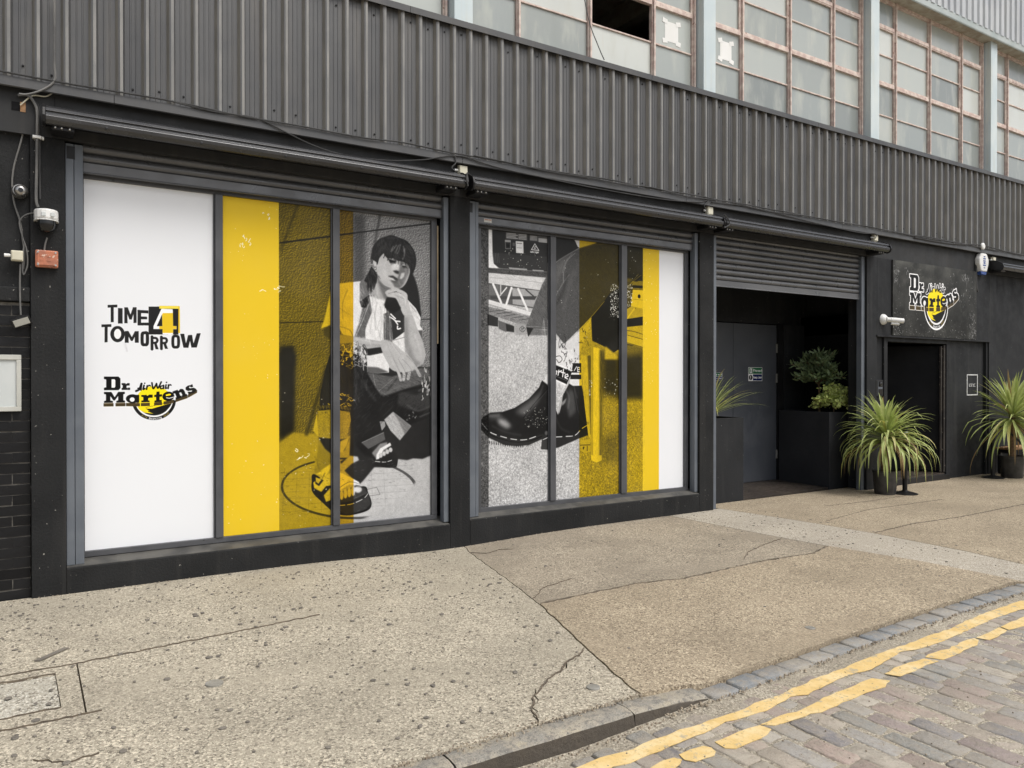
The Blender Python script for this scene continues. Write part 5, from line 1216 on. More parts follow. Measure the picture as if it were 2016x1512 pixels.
LOGO=[('p',0.06,0,0,1,0,[905,-1168,904,-1184,900,-1207,895,-1230,887,-1252,877,-1273,865,-1293,851,-1312,835,-1330,817,-1346,798,-1360,778,-1372,757,-1382,735,-1390,712,-1395,689,-1399,665,-1400,641,-1399,618,-1395,595,-1390,573,-1382,552,-1372,532,-1360,513,-1346,495,-1330,479,-1312,465,-1293,453,-1273,443,-1252,435,-1230,430,-1207,426,-1184,425,-1168]),
('p',0.93,0,0,1,0,[871,-1160,870,-1180,867,-1200,862,-1220,855,-1239,847,-1257,836,-1274,824,-1291,811,-1306,796,-1319,779,-1331,762,-1342,744,-1350,725,-1357,705,-1362,685,-1365,665,-1366,645,-1365,625,-1362,605,-1357,586,-1350,568,-1342,551,-1331,534,-1319,519,-1306,506,-1291,494,-1274,483,-1257,475,-1239,468,-1220,463,-1200,460,-1180,459,-1160]),
('p',0.06,0,0,1,0,[851,-1160,850,-1178,847,-1196,843,-1214,837,-1231,829,-1248,820,-1263,809,-1278,797,-1292,783,-1304,768,-1315,753,-1324,736,-1332,719,-1338,701,-1342,683,-1345,665,-1346,647,-1345,629,-1342,611,-1338,594,-1332,577,-1324,562,-1315,547,-1304,533,-1292,521,-1278,510,-1263,501,-1248,493,-1231,487,-1214,483,-1196,480,-1178,479,-1160]),
('p',(0.97,0.87,0.1),0,1,1,0,[846,-1148,840,-1187,821,-1224,792,-1255,754,-1280,710,-1295,662,-1300,614,-1295,570,-1280,532,-1255,503,-1224,484,-1187,478,-1148,484,-1109,503,-1072,532,-1041,570,-1016,614,-1001,662,-996,710,-1001,754,-1016,792,-1041,821,-1072,840,-1109]),
('p',(0.97,0.87,0.1),0,0,1,0,[470,-1200,860,-1190,800,-1240,700,-1250,580,-1262,600,-1300,660,-1325,560,-1310,500,-1270]),
('p',0.06,0,0,1,0,[862,-1195,840,-1240,790,-1300,720,-1335,660,-1345,665,-1318,610,-1290,570,-1262,640,-1265,720,-1240,800,-1215]),
('p',0.93,0,0,0,0,[430,-1232,480,-1232,520,-1290,580,-1330,660,-1345,740,-1335,800,-1300,850,-1215,905,-1180,870,-1240,800,-1320,740,-1352,660,-1362,560,-1340,480,-1290]),
('p',(0.97,0.87,0.1),0,1,1,0,[578,-1268,578,-1269,578,-1270,577,-1270,577,-1271,576,-1271,575,-1271,574,-1271,573,-1271,573,-1270,572,-1270,572,-1269,572,-1268,572,-1267,572,-1266,573,-1266,573,-1265,574,-1265,575,-1265,576,-1265,577,-1265,577,-1266,578,-1266,578,-1267]),
('p',(0.97,0.87,0.1),0,1,1,0,[578,-1258,578,-1259,578,-1260,577,-1260,577,-1261,576,-1261,575,-1261,574,-1261,573,-1261,573,-1260,572,-1260,572,-1259,572,-1258,572,-1257,572,-1256,573,-1256,573,-1255,574,-1255,575,-1255,576,-1255,577,-1255,577,-1256,578,-1256,578,-1257]),
('p',0.06,0,1,1,0,[578,-1248,578,-1249,578,-1250,577,-1250,577,-1251,576,-1251,575,-1251,574,-1251,573,-1251,573,-1250,572,-1250,572,-1249,572,-1248,572,-1247,572,-1246,573,-1246,573,-1245,574,-1245,575,-1245,576,-1245,577,-1245,577,-1246,578,-1246,578,-1247]),
('p',(0.97,0.87,0.1),0,1,1,0,[589,-1269,589,-1270,588,-1271,588,-1272,587,-1272,586,-1273,586,-1273,585,-1273,584,-1272,583,-1272,583,-1271,582,-1270,582,-1269,582,-1269,583,-1268,583,-1267,584,-1266,585,-1266,586,-1266,586,-1266,587,-1266,588,-1267,588,-1268,589,-1269]),
('p',(0.97,0.87,0.1),0,1,1,0,[589,-1259,589,-1260,588,-1261,588,-1262,587,-1262,586,-1263,586,-1263,585,-1263,584,-1262,583,-1262,583,-1261,582,-1260,582,-1259,582,-1259,583,-1258,583,-1257,584,-1256,585,-1256,586,-1256,586,-1256,587,-1256,588,-1257,588,-1258,589,-1259]),
('p',0.06,0,1,1,0,[589,-1249,589,-1250,588,-1251,588,-1252,587,-1252,586,-1253,586,-1253,585,-1253,584,-1252,583,-1252,583,-1251,582,-1250,582,-1249,582,-1249,583,-1248,583,-1247,584,-1246,585,-1246,586,-1246,586,-1246,587,-1246,588,-1247,588,-1248,589,-1249]),
('p',(0.97,0.87,0.1),0,1,1,0,[599,-1263,599,-1264,599,-1264,598,-1265,598,-1266,597,-1266,596,-1266,595,-1266,594,-1266,594,-1265,593,-1264,593,-1264,593,-1263,593,-1262,593,-1261,594,-1260,594,-1260,595,-1260,596,-1259,597,-1260,598,-1260,598,-1260,599,-1261,599,-1262]),
('p',(0.97,0.87,0.1),0,1,1,0,[599,-1253,599,-1254,599,-1254,598,-1255,598,-1256,597,-1256,596,-1256,595,-1256,594,-1256,594,-1255,593,-1254,593,-1254,593,-1253,593,-1252,593,-1251,594,-1250,594,-1250,595,-1250,596,-1249,597,-1250,598,-1250,598,-1250,599,-1251,599,-1252]),
('p',0.06,0,1,1,0,[599,-1243,599,-1244,599,-1244,598,-1245,598,-1246,597,-1246,596,-1246,595,-1246,594,-1246,594,-1245,593,-1244,593,-1244,593,-1243,593,-1242,593,-1241,594,-1240,594,-1240,595,-1240,596,-1239,597,-1240,598,-1240,598,-1240,599,-1241,599,-1242]),
('p',(0.97,0.87,0.1),0,1,1,0,[610,-1264,610,-1265,609,-1266,609,-1267,608,-1267,607,-1267,606,-1268,606,-1267,605,-1267,604,-1267,604,-1266,603,-1265,603,-1264,603,-1263,604,-1262,604,-1262,605,-1261,606,-1261,606,-1261,607,-1261,608,-1261,609,-1262,609,-1262,610,-1263]),
('p',(0.97,0.87,0.1),0,1,1,0,[610,-1254,610,-1255,609,-1256,609,-1257,608,-1257,607,-1257,606,-1258,606,-1257,605,-1257,604,-1257,604,-1256,603,-1255,603,-1254,603,-1253,604,-1252,604,-1252,605,-1251,606,-1251,606,-1251,607,-1251,608,-1251,609,-1252,609,-1252,610,-1253]),
('p',0.06,0,1,1,0,[610,-1244,610,-1245,609,-1246,609,-1247,608,-1247,607,-1247,606,-1248,606,-1247,605,-1247,604,-1247,604,-1246,603,-1245,603,-1244,603,-1243,604,-1242,604,-1242,605,-1241,606,-1241,606,-1241,607,-1241,608,-1241,609,-1242,609,-1242,610,-1243]),
('p',(0.97,0.87,0.1),0,1,1,0,[620,-1258,620,-1258,620,-1259,619,-1260,619,-1261,618,-1261,617,-1261,616,-1261,615,-1261,615,-1260,614,-1259,614,-1258,614,-1258,614,-1257,614,-1256,615,-1255,615,-1255,616,-1254,617,-1254,618,-1254,619,-1255,619,-1255,620,-1256,620,-1257]),
('p',(0.97,0.87,0.1),0,1,1,0,[620,-1248,620,-1248,620,-1249,619,-1250,619,-1251,618,-1251,617,-1251,616,-1251,615,-1251,615,-1250,614,-1249,614,-1248,614,-1248,614,-1247,614,-1246,615,-1245,615,-1245,616,-1244,617,-1244,618,-1244,619,-1245,619,-1245,620,-1246,620,-1247]),
('p',0.06,0,1,1,0,[620,-1238,620,-1238,620,-1239,619,-1240,619,-1241,618,-1241,617,-1241,616,-1241,615,-1241,615,-1240,614,-1239,614,-1238,614,-1238,614,-1237,614,-1236,615,-1235,615,-1235,616,-1234,617,-1234,618,-1234,619,-1235,619,-1235,620,-1236,620,-1237]),
('p',(0.97,0.87,0.1),0,1,1,0,[631,-1259,631,-1260,630,-1261,630,-1261,629,-1262,628,-1262,628,-1262,627,-1262,626,-1262,625,-1261,625,-1261,624,-1260,624,-1259,624,-1258,625,-1257,625,-1257,626,-1256,627,-1256,628,-1256,628,-1256,629,-1256,630,-1257,630,-1257,631,-1258]),
('p',(0.97,0.87,0.1),0,1,1,0,[631,-1249,631,-1250,630,-1251,630,-1251,629,-1252,628,-1252,628,-1252,627,-1252,626,-1252,625,-1251,625,-1251,624,-1250,624,-1249,624,-1248,625,-1247,625,-1247,626,-1246,627,-1246,628,-1246,628,-1246,629,-1246,630,-1247,630,-1247,631,-1248]),
('p',0.06,0,1,1,0,[631,-1239,631,-1240,630,-1241,630,-1241,629,-1242,628,-1242,628,-1242,627,-1242,626,-1242,625,-1241,625,-1241,624,-1240,624,-1239,624,-1238,625,-1237,625,-1237,626,-1236,627,-1236,628,-1236,628,-1236,629,-1236,630,-1237,630,-1237,631,-1238]),
('p',(0.97,0.87,0.1),0,1,1,0,[641,-1252,641,-1253,641,-1254,640,-1255,640,-1255,639,-1256,638,-1256,637,-1256,636,-1255,636,-1255,635,-1254,635,-1253,635,-1252,635,-1252,635,-1251,636,-1250,636,-1249,637,-1249,638,-1249,639,-1249,640,-1249,640,-1250,641,-1251,641,-1252]),
('p',(0.97,0.87,0.1),0,1,1,0,[641,-1242,641,-1243,641,-1244,640,-1245,640,-1245,639,-1246,638,-1246,637,-1246,636,-1245,636,-1245,635,-1244,635,-1243,635,-1242,635,-1242,635,-1241,636,-1240,636,-1239,637,-1239,638,-1239,639,-1239,640,-1239,640,-1240,641,-1241,641,-1242]),
('p',0.06,0,1,1,0,[641,-1232,641,-1233,641,-1234,640,-1235,640,-1235,639,-1236,638,-1236,637,-1236,636,-1235,636,-1235,635,-1234,635,-1233,635,-1232,635,-1232,635,-1231,636,-1230,636,-1229,637,-1229,638,-1229,639,-1229,640,-1229,640,-1230,641,-1231,641,-1232]),
('p',(0.97,0.87,0.1),0,1,1,0,[652,-1254,652,-1255,651,-1256,651,-1256,650,-1257,649,-1257,648,-1257,648,-1257,647,-1257,646,-1256,646,-1256,645,-1255,645,-1254,645,-1253,646,-1252,646,-1251,647,-1251,648,-1251,648,-1250,649,-1251,650,-1251,651,-1251,651,-1252,652,-1253]),
('p',(0.97,0.87,0.1),0,1,1,0,[652,-1244,652,-1245,651,-1246,651,-1246,650,-1247,649,-1247,648,-1247,648,-1247,647,-1247,646,-1246,646,-1246,645,-1245,645,-1244,645,-1243,646,-1242,646,-1241,647,-1241,648,-1241,648,-1240,649,-1241,650,-1241,651,-1241,651,-1242,652,-1243]),
('p',0.06,0,1,1,0,[652,-1234,652,-1235,651,-1236,651,-1236,650,-1237,649,-1237,648,-1237,648,-1237,647,-1237,646,-1236,646,-1236,645,-1235,645,-1234,645,-1233,646,-1232,646,-1231,647,-1231,648,-1231,648,-1230,649,-1231,650,-1231,651,-1231,651,-1232,652,-1233]),
('p',(0.97,0.87,0.1),0,1,1,0,[662,-1247,662,-1248,662,-1249,661,-1250,661,-1250,660,-1250,659,-1251,658,-1250,657,-1250,657,-1250,656,-1249,656,-1248,656,-1247,656,-1246,656,-1246,657,-1245,657,-1244,658,-1244,659,-1244,660,-1244,661,-1244,661,-1245,662,-1246,662,-1246]),
('p',(0.97,0.87,0.1),0,1,1,0,[662,-1237,662,-1238,662,-1239,661,-1240,661,-1240,660,-1240,659,-1241,658,-1240,657,-1240,657,-1240,656,-1239,656,-1238,656,-1237,656,-1236,656,-1236,657,-1235,657,-1234,658,-1234,659,-1234,660,-1234,661,-1234,661,-1235,662,-1236,662,-1236]),
('p',0.06,0,1,1,0,[662,-1227,662,-1228,662,-1229,661,-1230,661,-1230,660,-1230,659,-1231,658,-1230,657,-1230,657,-1230,656,-1229,656,-1228,656,-1227,656,-1226,656,-1226,657,-1225,657,-1224,658,-1224,659,-1224,660,-1224,661,-1224,661,-1225,662,-1226,662,-1226]),
('p',(0.97,0.87,0.1),0,1,1,0,[673,-1249,673,-1249,672,-1250,672,-1251,671,-1252,670,-1252,670,-1252,669,-1252,668,-1252,667,-1251,667,-1250,666,-1249,666,-1249,666,-1248,667,-1247,667,-1246,668,-1246,669,-1245,670,-1245,670,-1245,671,-1246,672,-1246,672,-1247,673,-1248]),
('p',(0.97,0.87,0.1),0,1,1,0,[673,-1239,673,-1239,672,-1240,672,-1241,671,-1242,670,-1242,670,-1242,669,-1242,668,-1242,667,-1241,667,-1240,666,-1239,666,-1239,666,-1238,667,-1237,667,-1236,668,-1236,669,-1235,670,-1235,670,-1235,671,-1236,672,-1236,672,-1237,673,-1238]),
('p',0.06,0,1,1,0,[673,-1229,673,-1229,672,-1230,672,-1231,671,-1232,670,-1232,670,-1232,669,-1232,668,-1232,667,-1231,667,-1230,666,-1229,666,-1229,666,-1228,667,-1227,667,-1226,668,-1226,669,-1225,670,-1225,670,-1225,671,-1226,672,-1226,672,-1227,673,-1228]),
('p',(0.97,0.87,0.1),0,1,1,0,[683,-1242,683,-1243,683,-1244,682,-1244,682,-1245,681,-1245,680,-1245,679,-1245,678,-1245,678,-1244,677,-1244,677,-1243,677,-1242,677,-1241,677,-1240,678,-1240,678,-1239,679,-1239,680,-1239,681,-1239,682,-1239,682,-1240,683,-1240,683,-1241]),
('p',(0.97,0.87,0.1),0,1,1,0,[683,-1232,683,-1233,683,-1234,682,-1234,682,-1235,681,-1235,680,-1235,679,-1235,678,-1235,678,-1234,677,-1234,677,-1233,677,-1232,677,-1231,677,-1230,678,-1230,678,-1229,679,-1229,680,-1229,681,-1229,682,-1229,682,-1230,683,-1230,683,-1231]),
('p',0.06,0,1,1,0,[683,-1222,683,-1223,683,-1224,682,-1224,682,-1225,681,-1225,680,-1225,679,-1225,678,-1225,678,-1224,677,-1224,677,-1223,677,-1222,677,-1221,677,-1220,678,-1220,678,-1219,679,-1219,680,-1219,681,-1219,682,-1219,682,-1220,683,-1220,683,-1221]),
('p',(0.97,0.87,0.1),0,1,1,0,[694,-1243,694,-1244,693,-1245,693,-1246,692,-1246,691,-1247,690,-1247,690,-1247,689,-1246,688,-1246,688,-1245,687,-1244,687,-1243,687,-1243,688,-1242,688,-1241,689,-1240,690,-1240,690,-1240,691,-1240,692,-1240,693,-1241,693,-1242,694,-1243]),
('p',(0.97,0.87,0.1),0,1,1,0,[694,-1233,694,-1234,693,-1235,693,-1236,692,-1236,691,-1237,690,-1237,690,-1237,689,-1236,688,-1236,688,-1235,687,-1234,687,-1233,687,-1233,688,-1232,688,-1231,689,-1230,690,-1230,690,-1230,691,-1230,692,-1230,693,-1231,693,-1232,694,-1233]),
('p',0.06,0,1,1,0,[694,-1223,694,-1224,693,-1225,693,-1226,692,-1226,691,-1227,690,-1227,690,-1227,689,-1226,688,-1226,688,-1225,687,-1224,687,-1223,687,-1223,688,-1222,688,-1221,689,-1220,690,-1220,690,-1220,691,-1220,692,-1220,693,-1221,693,-1222,694,-1223]),
('p',(0.97,0.87,0.1),0,1,1,0,[704,-1237,704,-1238,704,-1238,703,-1239,703,-1240,702,-1240,701,-1240,700,-1240,699,-1240,699,-1239,698,-1238,698,-1238,698,-1237,698,-1236,698,-1235,699,-1234,699,-1234,700,-1234,701,-1233,702,-1234,703,-1234,703,-1234,704,-1235,704,-1236]),
('p',(0.97,0.87,0.1),0,1,1,0,[704,-1227,704,-1228,704,-1228,703,-1229,703,-1230,702,-1230,701,-1230,700,-1230,699,-1230,699,-1229,698,-1228,698,-1228,698,-1227,698,-1226,698,-1225,699,-1224,699,-1224,700,-1224,701,-1223,702,-1224,703,-1224,703,-1224,704,-1225,704,-1226]),
('p',0.06,0,1,1,0,[704,-1217,704,-1218,704,-1218,703,-1219,703,-1220,702,-1220,701,-1220,700,-1220,699,-1220,699,-1219,698,-1218,698,-1218,698,-1217,698,-1216,698,-1215,699,-1214,699,-1214,700,-1214,701,-1213,702,-1214,703,-1214,703,-1214,704,-1215,704,-1216]),
('p',(0.97,0.87,0.1),0,1,1,0,[715,-1238,715,-1239,714,-1240,714,-1241,713,-1241,712,-1241,712,-1242,711,-1241,710,-1241,709,-1241,709,-1240,708,-1239,708,-1238,708,-1237,709,-1236,709,-1236,710,-1235,711,-1235,712,-1235,712,-1235,713,-1235,714,-1236,714,-1236,715,-1237]),
('p',(0.97,0.87,0.1),0,1,1,0,[715,-1228,715,-1229,714,-1230,714,-1231,713,-1231,712,-1231,712,-1232,711,-1231,710,-1231,709,-1231,709,-1230,708,-1229,708,-1228,708,-1227,709,-1226,709,-1226,710,-1225,711,-1225,712,-1225,712,-1225,713,-1225,714,-1226,714,-1226,715,-1227]),
('p',0.06,0,1,1,0,[715,-1218,715,-1219,714,-1220,714,-1221,713,-1221,712,-1221,712,-1222,711,-1221,710,-1221,709,-1221,709,-1220,708,-1219,708,-1218,708,-1217,709,-1216,709,-1216,710,-1215,711,-1215,712,-1215,712,-1215,713,-1215,714,-1216,714,-1216,715,-1217]),
('p',(0.97,0.87,0.1),0,1,1,0,[725,-1232,725,-1232,725,-1233,724,-1234,724,-1235,723,-1235,722,-1235,721,-1235,720,-1235,720,-1234,719,-1233,719,-1232,719,-1232,719,-1231,719,-1230,720,-1229,720,-1229,721,-1228,722,-1228,723,-1228,724,-1229,724,-1229,725,-1230,725,-1231]),
('p',(0.97,0.87,0.1),0,1,1,0,[725,-1222,725,-1222,725,-1223,724,-1224,724,-1225,723,-1225,722,-1225,721,-1225,720,-1225,720,-1224,719,-1223,719,-1222,719,-1222,719,-1221,719,-1220,720,-1219,720,-1219,721,-1218,722,-1218,723,-1218,724,-1219,724,-1219,725,-1220,725,-1221]),
('p',0.06,0,1,1,0,[725,-1212,725,-1212,725,-1213,724,-1214,724,-1215,723,-1215,722,-1215,721,-1215,720,-1215,720,-1214,719,-1213,719,-1212,719,-1212,719,-1211,719,-1210,720,-1209,720,-1209,721,-1208,722,-1208,723,-1208,724,-1209,724,-1209,725,-1210,725,-1211]),
('p',(0.97,0.87,0.1),0,1,1,0,[736,-1233,736,-1234,735,-1235,735,-1235,734,-1236,733,-1236,732,-1236,732,-1236,731,-1236,730,-1235,730,-1235,729,-1234,729,-1233,729,-1232,730,-1231,730,-1231,731,-1230,732,-1230,732,-1230,733,-1230,734,-1230,735,-1231,735,-1231,736,-1232]),
('p',(0.97,0.87,0.1),0,1,1,0,[736,-1223,736,-1224,735,-1225,735,-1225,734,-1226,733,-1226,732,-1226,732,-1226,731,-1226,730,-1225,730,-1225,729,-1224,729,-1223,729,-1222,730,-1221,730,-1221,731,-1220,732,-1220,732,-1220,733,-1220,734,-1220,735,-1221,735,-1221,736,-1222]),
('p',0.06,0,1,1,0,[736,-1213,736,-1214,735,-1215,735,-1215,734,-1216,733,-1216,732,-1216,732,-1216,731,-1216,730,-1215,730,-1215,729,-1214,729,-1213,729,-1212,730,-1211,730,-1211,731,-1210,732,-1210,732,-1210,733,-1210,734,-1210,735,-1211,735,-1211,736,-1212]),
('p',(0.97,0.87,0.1),0,1,1,0,[746,-1226,746,-1227,746,-1228,745,-1229,745,-1229,744,-1230,743,-1230,742,-1230,741,-1229,741,-1229,740,-1228,740,-1227,740,-1226,740,-1226,740,-1225,741,-1224,741,-1223,742,-1223,743,-1223,744,-1223,745,-1223,745,-1224,746,-1225,746,-1226]),
('p',(0.97,0.87,0.1),0,1,1,0,[746,-1216,746,-1217,746,-1218,745,-1219,745,-1219,744,-1220,743,-1220,742,-1220,741,-1219,741,-1219,740,-1218,740,-1217,740,-1216,740,-1216,740,-1215,741,-1214,741,-1213,742,-1213,743,-1213,744,-1213,745,-1213,745,-1214,746,-1215,746,-1216]),
('p',0.06,0,1,1,0,[746,-1206,746,-1207,746,-1208,745,-1209,745,-1209,744,-1210,743,-1210,742,-1210,741,-1209,741,-1209,740,-1208,740,-1207,740,-1206,740,-1206,740,-1205,741,-1204,741,-1203,742,-1203,743,-1203,744,-1203,745,-1203,745,-1204,746,-1205,746,-1206]),
('p',(0.97,0.87,0.1),0,1,1,0,[757,-1228,757,-1229,756,-1230,756,-1230,755,-1231,754,-1231,754,-1231,753,-1231,752,-1231,751,-1230,751,-1230,750,-1229,750,-1228,750,-1227,751,-1226,751,-1225,752,-1225,753,-1225,754,-1224,754,-1225,755,-1225,756,-1225,756,-1226,757,-1227]),
('p',(0.97,0.87,0.1),0,1,1,0,[757,-1218,757,-1219,756,-1220,756,-1220,755,-1221,754,-1221,754,-1221,753,-1221,752,-1221,751,-1220,751,-1220,750,-1219,750,-1218,750,-1217,751,-1216,751,-1215,752,-1215,753,-1215,754,-1214,754,-1215,755,-1215,756,-1215,756,-1216,757,-1217]),
('p',0.06,0,1,1,0,[757,-1208,757,-1209,756,-1210,756,-1210,755,-1211,754,-1211,754,-1211,753,-1211,752,-1211,751,-1210,751,-1210,750,-1209,750,-1208,750,-1207,751,-1206,751,-1205,752,-1205,753,-1205,754,-1204,754,-1205,755,-1205,756,-1205,756,-1206,757,-1207]),
('p',(0.97,0.87,0.1),0,1,1,0,[767,-1221,767,-1222,767,-1223,766,-1224,766,-1224,765,-1224,764,-1225,763,-1224,762,-1224,762,-1224,761,-1223,761,-1222,761,-1221,761,-1220,761,-1220,762,-1219,762,-1218,763,-1218,764,-1218,765,-1218,766,-1218,766,-1219,767,-1220,767,-1220]),
('p',(0.97,0.87,0.1),0,1,1,0,[767,-1211,767,-1212,767,-1213,766,-1214,766,-1214,765,-1214,764,-1215,763,-1214,762,-1214,762,-1214,761,-1213,761,-1212,761,-1211,761,-1210,761,-1210,762,-1209,762,-1208,763,-1208,764,-1208,765,-1208,766,-1208,766,-1209,767,-1210,767,-1210]),
('p',0.06,0,1,1,0,[767,-1201,767,-1202,767,-1203,766,-1204,766,-1204,765,-1204,764,-1205,763,-1204,762,-1204,762,-1204,761,-1203,761,-1202,761,-1201,761,-1200,761,-1200,762,-1199,762,-1198,763,-1198,764,-1198,765,-1198,766,-1198,766,-1199,767,-1200,767,-1200]),
('p',(0.97,0.87,0.1),0,1,1,0,[778,-1223,778,-1223,777,-1224,777,-1225,776,-1226,775,-1226,774,-1226,774,-1226,773,-1226,772,-1225,772,-1224,771,-1223,771,-1223,771,-1222,772,-1221,772,-1220,773,-1220,774,-1219,774,-1219,775,-1219,776,-1220,777,-1220,777,-1221,778,-1222]),
('p',(0.97,0.87,0.1),0,1,1,0,[778,-1213,778,-1213,777,-1214,777,-1215,776,-1216,775,-1216,774,-1216,774,-1216,773,-1216,772,-1215,772,-1214,771,-1213,771,-1213,771,-1212,772,-1211,772,-1210,773,-1210,774,-1209,774,-1209,775,-1209,776,-1210,777,-1210,777,-1211,778,-1212]),
('p',0.06,0,1,1,0,[778,-1203,778,-1203,777,-1204,777,-1205,776,-1206,775,-1206,774,-1206,774,-1206,773,-1206,772,-1205,772,-1204,771,-1203,771,-1203,771,-1202,772,-1201,772,-1200,773,-1200,774,-1199,774,-1199,775,-1199,776,-1200,777,-1200,777,-1201,778,-1202]),
('p',(0.97,0.87,0.1),0,1,1,0,[788,-1216,788,-1217,788,-1218,787,-1218,787,-1219,786,-1219,785,-1219,784,-1219,783,-1219,783,-1218,782,-1218,782,-1217,782,-1216,782,-1215,782,-1214,783,-1214,783,-1213,784,-1213,785,-1213,786,-1213,787,-1213,787,-1214,788,-1214,788,-1215]),
('p',(0.97,0.87,0.1),0,1,1,0,[788,-1206,788,-1207,788,-1208,787,-1208,787,-1209,786,-1209,785,-1209,784,-1209,783,-1209,783,-1208,782,-1208,782,-1207,782,-1206,782,-1205,782,-1204,783,-1204,783,-1203,784,-1203,785,-1203,786,-1203,787,-1203,787,-1204,788,-1204,788,-1205]),
('p',0.06,0,1,1,0,[788,-1196,788,-1197,788,-1198,787,-1198,787,-1199,786,-1199,785,-1199,784,-1199,783,-1199,783,-1198,782,-1198,782,-1197,782,-1196,782,-1195,782,-1194,783,-1194,783,-1193,784,-1193,785,-1193,786,-1193,787,-1193,787,-1194,788,-1194,788,-1195]),
('p',(0.97,0.87,0.1),0,1,1,0,[799,-1217,799,-1218,798,-1219,798,-1220,797,-1220,796,-1221,796,-1221,795,-1221,794,-1220,793,-1220,793,-1219,792,-1218,792,-1217,792,-1217,793,-1216,793,-1215,794,-1214,795,-1214,796,-1214,796,-1214,797,-1214,798,-1215,798,-1216,799,-1217]),
('p',(0.97,0.87,0.1),0,1,1,0,[799,-1207,799,-1208,798,-1209,798,-1210,797,-1210,796,-1211,796,-1211,795,-1211,794,-1210,793,-1210,793,-1209,792,-1208,792,-1207,792,-1207,793,-1206,793,-1205,794,-1204,795,-1204,796,-1204,796,-1204,797,-1204,798,-1205,798,-1206,799,-1207]),
('p',0.06,0,1,1,0,[799,-1197,799,-1198,798,-1199,798,-1200,797,-1200,796,-1201,796,-1201,795,-1201,794,-1200,793,-1200,793,-1199,792,-1198,792,-1197,792,-1197,793,-1196,793,-1195,794,-1194,795,-1194,796,-1194,796,-1194,797,-1194,798,-1195,798,-1196,799,-1197]),
('p',(0.97,0.87,0.1),0,1,1,0,[809,-1211,809,-1212,809,-1212,808,-1213,808,-1214,807,-1214,806,-1214,805,-1214,804,-1214,804,-1213,803,-1212,803,-1212,803,-1211,803,-1210,803,-1209,804,-1208,804,-1208,805,-1208,806,-1207,807,-1208,808,-1208,808,-1208,809,-1209,809,-1210]),
('p',(0.97,0.87,0.1),0,1,1,0,[809,-1201,809,-1202,809,-1202,808,-1203,808,-1204,807,-1204,806,-1204,805,-1204,804,-1204,804,-1203,803,-1202,803,-1202,803,-1201,803,-1200,803,-1199,804,-1198,804,-1198,805,-1198,806,-1197,807,-1198,808,-1198,808,-1198,809,-1199,809,-1200]),
('p',0.06,0,1,1,0,[809,-1191,809,-1192,809,-1192,808,-1193,808,-1194,807,-1194,806,-1194,805,-1194,804,-1194,804,-1193,803,-1192,803,-1192,803,-1191,803,-1190,803,-1189,804,-1188,804,-1188,805,-1188,806,-1187,807,-1188,808,-1188,808,-1188,809,-1189,809,-1190]),
('p',(0.97,0.87,0.1),0,1,1,0,[820,-1212,820,-1213,819,-1214,819,-1215,818,-1215,817,-1215,816,-1216,816,-1215,815,-1215,814,-1215,814,-1214,813,-1213,813,-1212,813,-1211,814,-1210,814,-1210,815,-1209,816,-1209,816,-1209,817,-1209,818,-1209,819,-1210,819,-1210,820,-1211]),
('p',(0.97,0.87,0.1),0,1,1,0,[820,-1202,820,-1203,819,-1204,819,-1205,818,-1205,817,-1205,816,-1206,816,-1205,815,-1205,814,-1205,814,-1204,813,-1203,813,-1202,813,-1201,814,-1200,814,-1200,815,-1199,816,-1199,816,-1199,817,-1199,818,-1199,819,-1200,819,-1200,820,-1201]),
('p',0.06,0,1,1,0,[820,-1192,820,-1193,819,-1194,819,-1195,818,-1195,817,-1195,816,-1196,816,-1195,815,-1195,814,-1195,814,-1194,813,-1193,813,-1192,813,-1191,814,-1190,814,-1190,815,-1189,816,-1189,816,-1189,817,-1189,818,-1189,819,-1190,819,-1190,820,-1191]),
('p',(0.97,0.87,0.1),0,1,1,0,[830,-1206,830,-1206,830,-1207,829,-1208,829,-1209,828,-1209,827,-1209,826,-1209,825,-1209,825,-1208,824,-1207,824,-1206,824,-1206,824,-1205,824,-1204,825,-1203,825,-1203,826,-1202,827,-1202,828,-1202,829,-1203,829,-1203,830,-1204,830,-1205]),
('p',(0.97,0.87,0.1),0,1,1,0,[830,-1196,830,-1196,830,-1197,829,-1198,829,-1199,828,-1199,827,-1199,826,-1199,825,-1199,825,-1198,824,-1197,824,-1196,824,-1196,824,-1195,824,-1194,825,-1193,825,-1193,826,-1192,827,-1192,828,-1192,829,-1193,829,-1193,830,-1194,830,-1195]),
('p',0.06,0,1,1,0,[830,-1186,830,-1186,830,-1187,829,-1188,829,-1189,828,-1189,827,-1189,826,-1189,825,-1189,825,-1188,824,-1187,824,-1186,824,-1186,824,-1185,824,-1184,825,-1183,825,-1183,826,-1182,827,-1182,828,-1182,829,-1183,829,-1183,830,-1184,830,-1185]),
('p',(0.97,0.87,0.1),0,1,1,0,[841,-1207,841,-1208,840,-1209,840,-1209,839,-1210,838,-1210,838,-1210,837,-1210,836,-1210,835,-1209,835,-1209,834,-1208,834,-1207,834,-1206,835,-1205,835,-1205,836,-1204,837,-1204,838,-1204,838,-1204,839,-1204,840,-1205,840,-1205,841,-1206]),
('p',(0.97,0.87,0.1),0,1,1,0,[841,-1197,841,-1198,840,-1199,840,-1199,839,-1200,838,-1200,838,-1200,837,-1200,836,-1200,835,-1199,835,-1199,834,-1198,834,-1197,834,-1196,835,-1195,835,-1195,836,-1194,837,-1194,838,-1194,838,-1194,839,-1194,840,-1195,840,-1195,841,-1196]),
